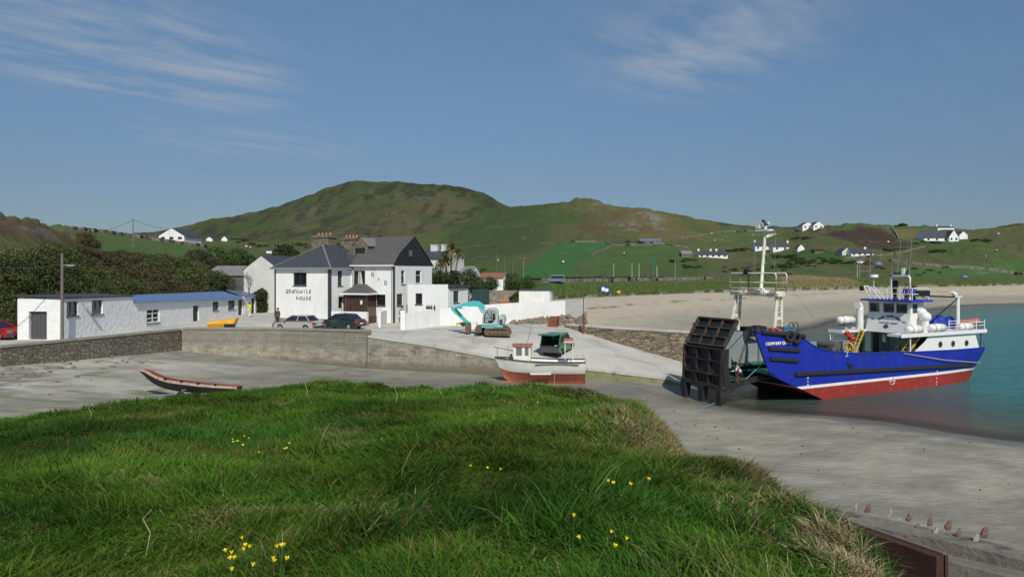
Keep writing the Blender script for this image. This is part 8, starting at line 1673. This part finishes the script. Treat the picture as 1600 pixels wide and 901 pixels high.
scrub('dark_scrub', [(480, 384, 26, 16), (540, 388, 30, 12), (600, 393, 60, 14), (420, 383, 30, 12), (370, 376, 25, 8), (730, 424, 25, 12), (560, 372, 60, 12), (690, 396, 20, 8)], 'dark scrub along the foot of the big hill behind the chimneys', (.035, .052, .02))
hs_ = [(px_, 435.5 + .5 * math.sin(px_), 3, 2) for px_ in range(884, 1046, 5)] + [(px_, 437, 4, 2) for px_ in range(826, 870, 6)]
scrub('roadside_hedge', hs_, 'long dark low hedge behind the roadside wall', (.022, .04, .014), 150, 'hedge')
# marram and rough grass along the dune
def marram(name, poly_px, n_, label, cols_, hgt, near=False):
    xs_ = np.array([p[0] for p in poly_px]); P_ = []
    while len(P_) < n_:
        px_ = random.uniform(xs_.min(), xs_.max()); py_ = random.uniform(min(p[1] for p in poly_px), max(p[1] for p in poly_px))
        if poly_sd(np.array([px_]), np.array([py_]), poly_px)[0] < 0: P_.append(hit(px_, py_))
    P_ = np.array([tuple(p) for p in P_]); m = len(P_) * 7; base = np.repeat(P_, 7, 0) + np.column_stack([RNG.normal(size=m) * .8, RNG.normal(size=m) * .8, np.zeros(m)]); a = RNG.uniform(0, 2 * math.pi, m); h_ = hgt * RNG.uniform(.5, 1.2, m); w_ = .10
    lean = np.column_stack([np.cos(a) * .3 * h_, np.sin(a) * .3 * h_, h_]); s_ = np.column_stack([np.full(m, w_), np.zeros(m), np.zeros(m)])
    co_ = np.stack([base - s_, base + s_, base + lean], 1).reshape(-1, 3); c_ = np.array(cols_)[RNG.integers(0, len(cols_), m)] * RNG.uniform(.7, 1.2, (m, 1)); raw_mesh(name, co_, np.arange(m * 3).reshape(-1, 3), leafm, np.repeat(c_, 3, 0))['kind'] = 'stuff'; o = bpy.data.objects[name]; tag(o, label, 'grass')
marram('marram_grass', [(866, 463), (868, 446), (1000, 443), (1200, 437), (1345, 437), (1600, 438), (1600, 444), (1345, 447), (1210, 450), (1000, 457)], 5200, 'rough marram grass along the top of the beach', [(.085, .15, .035), (.075, .135, .03), (.10, .15, .04), (.16, .16, .07)], .42)
marram('bleached_marram', [(1212, 449), (1222, 434), (1250, 431), (1330, 437), (1345, 446), (1280, 450)], 1500, 'patch of bleached straw-coloured marram behind the ferry', [(.28, .23, .12), (.22, .18, .09), (.33, .27, .15)], .6)
# ================================================================ THE NEAR GRASS BANK
EDGE = [(1.85, 3.6), (2.1, 4.5), (2.35, 5.6), (2.3, 6.8), (2.65, 8.2), (2.1, 9.0), (1.7, 9.8), (2.3, 12.2), (2.7, 15.0), (2.0, 17.6), (1.0, 19.3), (-.3, 18.9), (-1.7, 18.4), (-3.0, 20.0), (-4.6, 22.2), (-5.8, 21.9), (-7.0, 19.0), (-7.7, 16.6), (-9.2, 14.4), (-11.0, 13.6), (-16, 12.4), (-26, 11), (-48, 8), (-48, -14), (1.4, -14), (1.9, 0)]
def bank_z(x, y):
    x = np.asarray(x, float); y = np.asarray(y, float); e = poly_sd(x, y, EDGE)
    top = 6.98 - .20 * sstep(-3.5, -9, x) - .09 * np.maximum(y - 4, -2) + (fbm(x * .45, y * .45, 201, 3) - .5) * .52 + (fbm(x * 1.5, y * 1.5, 202, 3) - .5) * .16
    o_ = np.maximum(e + .25, 0); return np.where(e > -.25, top - np.minimum(o_ ** 1.6 * .9, 1.25 * o_), top), e
bx_ = np.concatenate([np.arange(-48, -12, .6), np.arange(-12, 8, .14), np.arange(8, 14, .6)]); by_ = np.concatenate([np.arange(-14, 2, .6), np.arange(2, 28, .14), np.arange(28, 36, .8)]); X, Y = np.meshgrid(bx_, by_); Z, E_ = bank_z(X, Y); Z = np.maximum(Z, -1)
S = np.broadcast_to(C(.050, .085, .012), X.shape + (3,)).copy(); S = mix(S, C(.11, .085, .05), sstep(.9, 1.8, E_)); S = mix(S, C(.12, .095, .045), sstep(.6, .72, fbm(X * .8, Y * .8, 210, 3)) * .7)
tag(grid_mesh('grassy_bank', X, Y, Z, attr_mat('bank_soil', noise=.3, nscale=6, bump=.04, bscale=9, spec=0), S), kind='structure')
def blades(name, n_, ylo, yhi, wscale, hscale, seed, label, straw_only=False, pts=None, short=False):
    r_ = np.random.default_rng(seed)
    if pts is None:
        y = r_.uniform(ylo, yhi, n_); x = r_.uniform(-.86, .66, n_) * (y + .6)
    else:
        x, y = pts; n_ = len(x)
    z, e = bank_z(x, y); keep = (e < 1.5) & (z > 1.2); x, y, z, e = x[keep], y[keep], z[keep], e[keep]; m = len(x)
    clump = fbm(x * 2.6, y * 2.6, 301, 3); big = fbm(x * .55, y * .55, 302, 4); straw = fbm(x * .9, y * .9, 303, 4); fine_ = fbm(x * 5, y * 5, 304, 2)
    h_ = (.105 + .13 * sstep(.3, .7, clump) * (.5 + big)) if not short else np.full(m, .10)
    h_ = h_ * r_.uniform(.55, 1.25, m) * hscale; h_ *= 1 - .4 * sstep(.62, .75, straw)
    ang = fbm(x * .35, y * .35, 305, 2) * 7 + r_.normal(size=m) * 1.25; bend = r_.uniform(.3, 1.15, m) * (.7 + .8 * fine_); w_ = (.0022 + .00062 * y) * wscale * r_.uniform(.7, 1.4, m)
    dirx, diry = np.cos(ang), np.sin(ang); fa = r_.uniform(0, math.pi, m); sx_, sy_ = np.cos(fa) * w_, np.sin(fa) * w_
    L_ = []
    for t, wf_ in ((0, 1), (.38, .9), (.74, .6)):
        off_ = bend * h_ * t ** 1.9; cz = z - .03 + h_ * (t - .22 * bend * t * t); L_ += [np.stack([x + dirx * off_ - sx_ * wf_, y + diry * off_ - sy_ * wf_, cz], 1), np.stack([x + dirx * off_ + sx_ * wf_, y + diry * off_ + sy_ * wf_, cz], 1)]
    L_.append(np.stack([x + dirx * bend * h_, y + diry * bend * h_, z - .03 + h_ * (1 - .30 * bend)], 1))
    co_ = np.stack(L_, 1).reshape(-1, 3); b0 = np.arange(m)[:, None] * 7
    tri = np.concatenate([b0 + np.array(q) for q in ((0, 1, 3), (0, 3, 2), (2, 3, 5), (2, 5, 4), (4, 5, 6))], 1).reshape(-1, 3)
    g1 = np.array([.058, .140, .012]); g2 = np.array([.098, .178, .020]); g3 = np.array([.044, .118, .014]); br = np.array([.15, .14, .035]); st_ = np.array([.36, .29, .16])
    u = np.clip(sstep(.35, .65, fbm(x * .8, y * .8, 333, 4)) + r_.normal(size=m) * .16, 0, 1)[:, None]; c_ = g1 * (1 - u) + g2 * u; v = np.clip(sstep(.5, .68, fbm(x * .3 + 9, y * .3, 307, 3)) + r_.normal(size=m) * .15, 0, 1)[:, None]; c_ = c_ * (1 - v) + g3 * v
    edge_ = sstep(-1.4, .2, e) * sstep(-1, 2.2, x) ; s1 = np.clip(sstep(.62, .78, straw) * .55 + edge_ * sstep(.38, .55, straw) * .95, 0, 1); pick = r_.random(m) < s1 * .85; pk2 = r_.random(m) < .6 * sstep(.5, .66, fbm(x * .5 + 30, y * .5, 309, 4)) * .5
    c_ = np.where(pk2[:, None], br, c_); c_ = np.where(pick[:, None], br * .4 + st_ * .6 * r_.uniform(.6, 1.2, (m, 1)), c_); dead = r_.random(m) < .018; c_ = np.where(dead[:, None], st_ * .8, c_)
    if straw_only: c_ = st_ * r_.uniform(.55, 1.15, (m, 1))
    c_ = c_ * r_.uniform(.78, 1.22, (m, 1)) * (.60 + .66 * sstep(.32, .66, .5 * big + .5 * fbm(x * .7 + 4, y * .55, 350, 4)))[:, None]  # broad dark patches: hummock shading put into the blade colour
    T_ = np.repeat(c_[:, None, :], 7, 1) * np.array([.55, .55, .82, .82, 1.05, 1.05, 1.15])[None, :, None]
    o = raw_mesh(name, co_, tri, grassm, T_.reshape(-1, 3)); return tag(o, label, 'grass', None, 'stuff')
grassm = attr_mat('grass_blades', rough=.7, noise=0, trans=.35, spec=.12)
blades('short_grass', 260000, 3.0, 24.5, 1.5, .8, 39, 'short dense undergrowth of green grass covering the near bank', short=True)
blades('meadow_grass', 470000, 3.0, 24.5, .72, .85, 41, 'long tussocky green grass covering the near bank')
r_ = np.random.default_rng(77); cx_ = np.concatenate([r_.normal(c[0], c[2], int(c[3])) for c in ((1.98, 4.1, .11, 1700), (2.1, 4.6, .12, 700), (2.5, 7.5, .18, 700), (1.75, 9.9, .16, 700))]); cy_ = np.concatenate([r_.normal(c[1], c[2], int(c[3])) for c in ((1.98, 4.1, .11, 1700), (2.1, 4.6, .12, 700), (2.5, 7.5, .18, 700), (1.75, 9.9, .16, 700))])
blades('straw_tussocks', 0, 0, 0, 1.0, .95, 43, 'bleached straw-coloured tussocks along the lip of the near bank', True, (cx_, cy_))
# taller individual tufts (rushes) standing out of the sward
tuf = [(1040, 770), (640, 760), (560, 850), (930, 815), (330, 760), (760, 700), (1150, 850), (480, 700), (120, 760), (860, 870)]
tx, ty = [], []
for px_, py_ in tuf:
    s_ = (py_ - HY) / F; y = 1.34 / (s_ - .09); x = (px_ - 800) / F * y; tx.append(r_.normal(x, .10 + .012 * y, 260)); ty.append(r_.normal(y, .12 + .015 * y, 260))
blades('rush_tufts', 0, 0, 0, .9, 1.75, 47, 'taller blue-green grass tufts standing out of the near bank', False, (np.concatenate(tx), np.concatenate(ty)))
# buttercups
M['petal'] = mat('buttercup_yellow', (.80, .66, .015), (.7, .55, .01), rough=.4); M['stem'] = mat('flower_stem', (.07, .13, .03))
fl0 = None
def flower_at(px_, py_, k=1.0):
    global fl0
    s_ = (py_ - HY) / F; y = (EYE - 6.9) / s_
    for _ in range(12): x = (px_ - 800) / F * y; z = float(bank_z(np.array([x]), np.array([y]))[0][0]) + .24; y = (EYE - z) / s_
    x = (px_ - 800) / F * y; zg = z - .29
    if fl0 is None:
        fl0 = empty('buttercup', (0, 0, 0), 0, 'small yellow buttercup growing among the near grass', 'flower', 'buttercups in the near grass'); mb = MB(); mb.tube([(0, 0, 0), (.01, .01, .15), (0, 0, .3)], .0022, 4); mb.build('stem', 'stem', fl0)
        mb = MB()
        for q in range(5):
            a = q * 2 * math.pi / 5; d = Vector((math.cos(a), math.sin(a), 0)); n_ = Vector((-d.y, d.x, 0)); mb.add([(0, 0, .3), d * .014 + n_ * .009 + Vector((0, 0, .31)), d * .022 + Vector((0, 0, .318)), d * .014 - n_ * .009 + Vector((0, 0, .31))], [(0, 1, 2, 3)])
        mb.ball((0, 0, .306), .011, 8, 6, (1, 1, .8)); mb.build('petals', 'petal', fl0); o = fl0
    else: o = copy_tree(fl0)
    o.location = (x, y, zg); o.rotation_euler = (random.uniform(-.3, .5), random.uniform(-.3, .3), random.uniform(0, 6)); o.scale = (1, 1, 1); s2 = (.5 + y * .028) * k
    for c in (o,): c.scale = (s2, s2, 1.0 + .1 * (s2 - 1))
for px_, py_ in [(368, 855), (375, 860), (396, 841), (402, 839), (379, 862), (355, 871), (358, 869), (437, 852), (434, 857), (453, 855), (427, 872), (434, 878), (376, 888), (363, 896), (395, 861), (418, 850), (446, 848), (357, 687), (360, 686), (376, 683), (381, 686), (372, 688), (366, 688), (441, 692), (451, 697), (448, 700), (425, 702), (749, 728), (760, 731), (749, 726), (897, 808), (924, 829), (925, 840), (928, 838), (953, 842), (959, 747), (967, 747), (998, 743), (963, 746)]: flower_at(px_, py_)
# pale dead stalks
for i, (px_, py_, h_) in enumerate(((228, 832, .32), (478, 628, .5), (618, 645, .4), (865, 605, .6), (140, 655, .3))):
    s_ = (py_ - HY) / F; y = 1.34 / (s_ - .09); x = (px_ - 800) / F * y; z = float(bank_z(np.array([x]), np.array([y]))[0][0]); mb = MB(); rr_ = .002 + .00022 * y
    p = [Vector((x, y, z)), Vector((x + .03, y, z + h_ * .5)), Vector((x - .02, y, z + h_ * .8)), Vector((x + .04, y, z + h_))]; mb.tube(p, [rr_, rr_, rr_ * .8, rr_ * .5], 5)
    pass
    o = mb.build('dead_stalk', 'ropepale'); tag(o, 'pale dead plant stalk sticking out of the near grass', 'stalk', 'dead stalks in the near grass')

# ================================================================ FORESHORE WALL, STONES, RUSTY TANK (bottom right)
def slab_line(name, A, B, w_, z0, z1, m_, label, cat, nseg=14, jit=.04, lean=0):
    A = Vector(A); B = Vector(B); d = (B - A).normalized(); n_ = Vector((-d.y, d.x, 0)); mb = MB(); rr_ = []
    for i in range(nseg + 1):
        c = A.lerp(B, i / nseg); j = lambda: random.uniform(-jit, jit); rr_.append([c + Vector((0, 0, z0)), c + n_ * w_ + Vector((0, 0, z0)), c + n_ * (w_ + j()) + Vector((0, 0, z1 + j() - lean)), c + n_ * j() + Vector((0, 0, z1 + j()))])
    mb.loft(rr_, smooth=False); return tag(mb.build(name, m_), label, cat)
conc = mat('weathered_concrete', (.20, .18, .145), (.11, .10, .085), rough=.95, scale=2.2, bump=.04, bscale=7, rust=(.035, .035, .03), rscale=.9, rlo=.6, rhi=.68)
P0 = Vector((8.0, 23.9, 0)); P1 = Vector((20.0, 12.4, 0)); dd_ = (P1 - P0).normalized(); nn_ = Vector((dd_.y, -dd_.x, 0))      # nn_ points back towards the bank
slab_line('concrete_ledge', P0, P1, -.85, -.5, 1.42, conc, 'upper concrete ledge with upright stones set along it', 'ledge')
slab_line('concrete_ledge', P0 + nn_ * .85, P1 + nn_ * .85, -.75, -.5, 1.14, conc, 'lower concrete ledge stained black by seaweed', 'ledge')
for px_, py_, wd, hg, c_, lab in ((1355, 798, 10, 13, 'r', 'reddish pointed stone, first on the ledge from the left'), (1389, 806, 7, 13, 'g', 'pale pointed stone standing second on the ledge'), (1419, 812, 10, 13, 'b', 'brown rounded stone in the middle of the ledge'), (1452, 819, 9, 13, 'r', 'narrow reddish stone right of the middle of the ledge'), (1481, 825, 12, 14, 'r', 'blocky reddish stone on the back of the ledge'), (1538, 837, 14, 17, 'r', 'largest reddish stone at the right end of the row'), (1433, 824, 8, 9, 'b', 'leaning brown stone on the front of the ledge, left of the dark one'), (1461, 832, 8, 10, 'g', 'grey stone on the front of the ledge with a dark shadow'), (1496, 840, 10, 17, 'r', 'tall reddish shard leaning on the front of the ledge'), (1523, 846, 12, 14, 'g', 'mossy pale stone on the front of the ledge'), (1403, 813, 6, 5, 'g', 'small white pebble lying on the ledge'), (1336, 797, 6, 14, 'g', 'pale stone at the far left end of the ledge')):
    z = 1.40 if lab.find('front') < 0 else 1.41; D_ = F * (EYE - z) / (py_ - HY); k = D_ / F; x = (px_ - 800) * k; mb = MB(); w_ = wd * k * .9; h_ = hg * k * .9; n0 = 9
    rr_ = []
    for t, s_ in ((-.15, 1), (.25, 1.05), (.6, .85), (.88, .55), (1, .22)): rr_.append([Vector((w_ * .5 * s_ * math.cos(a) * random.uniform(.6, 1.25) + .06 * t, w_ * .32 * s_ * math.sin(a) * random.uniform(.75, 1.15), h_ * t * random.uniform(.94, 1.05))) for a in np.linspace(0, 2 * math.pi, 8)[:-1]])
    mb.loft(rr_, smooth=False); o = mb.build('upright_stone', {'r': mat('red_stone', (.19, .105, .075), (.11, .065, .05), scale=9, bump=.01), 'g': mat('pale_stone', (.34, .33, .26), (.2, .2, .15), scale=9, bump=.01), 'b': mat('brown_stone', (.20, .14, .09), (.12, .09, .06), scale=9, bump=.01)}[c_] if ('red_stone' not in bpy.data.materials or c_ != 'r') else bpy.data.materials['red_stone'], None, loc=(x, D_, z)); tag(o, lab, 'stone')
gv = MB(); gx_, gy_ = np.meshgrid(np.arange(7.5, 22, .25), np.arange(8, 23, .25)); gd = (gx_ - P0.x) * nn_.x + (gy_ - P0.y) * nn_.y; gz_ = np.where(gd > 1.3, .78 + (fbm(gx_ * 1.2, gy_ * 1.2, 401, 3) - .5) * .2, -.6)
tag(grid_mesh('gravel', gx_, gy_, gz_, mat('dark_gravel', (.19, .185, .175), (.07, .07, .068), rough=.95, scale=9, bump=.06, bscale=16)), kind='structure')
mbg = []
for _ in range(1500):
    x = random.uniform(9.5, 17); y = random.uniform(11, 20); g_ = (x - P0.x) * nn_.x + (y - P0.y) * nn_.y
    if 1.55 < g_ < 5: mbg.append((x, y, .80, random.uniform(.025, .085)))
rocks('gravel_stones', mbg, mat('gravel_stone', (.24, .235, .22), (.10, .10, .095), scale=3), 'loose grey gravel between the ledge and the rusty tank', 'stuff', 'gravel')
A_ = W(1357, 830, 18.4); B_ = W(1476, 867, 16.4); e = empty('rusty_tank', (0, 0, 0), 0, 'dark rusty steel tank lying against the bank at the bottom right', 'tank'); d_ = (B_ - A_); back = Vector((d_.y, -d_.x, 0)).normalized() * -.25; mb = MB(); A2 = A_ - Vector((d_.x, d_.y, 0)) * .6 + Vector((0, 0, .0)); lo = Vector((0, 0, 1.6))
mb.hexa([A2 - lo, B_ - lo, B_ - lo - back, A2 - lo - back, A2, B_, B_ - back, A2 - back]); mb.build('shell', 'rustdark', e, .02); mb = MB(); mb.beam(A2 + Vector((0, 0, .03)), B_ + Vector((0, 0, .03)), .08, .05); mb.build('pale_rim', 'polewood', e); mb = MB(); mb.beam(B_ + Vector((.02, -.02, .02)), B_ + Vector((.02, -.02, -1.5)), .06, .07); mb.build('rim_post', 'rustdark', e)

sw_ = []
for _ in range(230):
    if random.random() < .4: x, y = random.uniform(2, 34), random.uniform(16, 46)
    else: x, y = random.uniform(-34, 12), random.uniform(30, 56)
    z, d = sand_z(np.array([x]), np.array([y]))
    if d[0] < 1 or bank_z(np.array([x]), np.array([y]))[0][0] > z[0] - .2 or poly_sd(np.array([x]), np.array([y]), QUAY)[0] < 1.2 or (x > 7 and (x - P0.x) * nn_.x + (y - P0.y) * nn_.y > -.5): continue
    sw_.append((x, y, float(z[0]) + .005, random.uniform(.015, .065)))
rocks('tide_wrack', sw_, mat('dark_seaweed', (.05, .042, .025), (.025, .022, .015)), 'dark bits of seaweed and pebbles scattered over the near sand', 'stuff', 'seaweed')
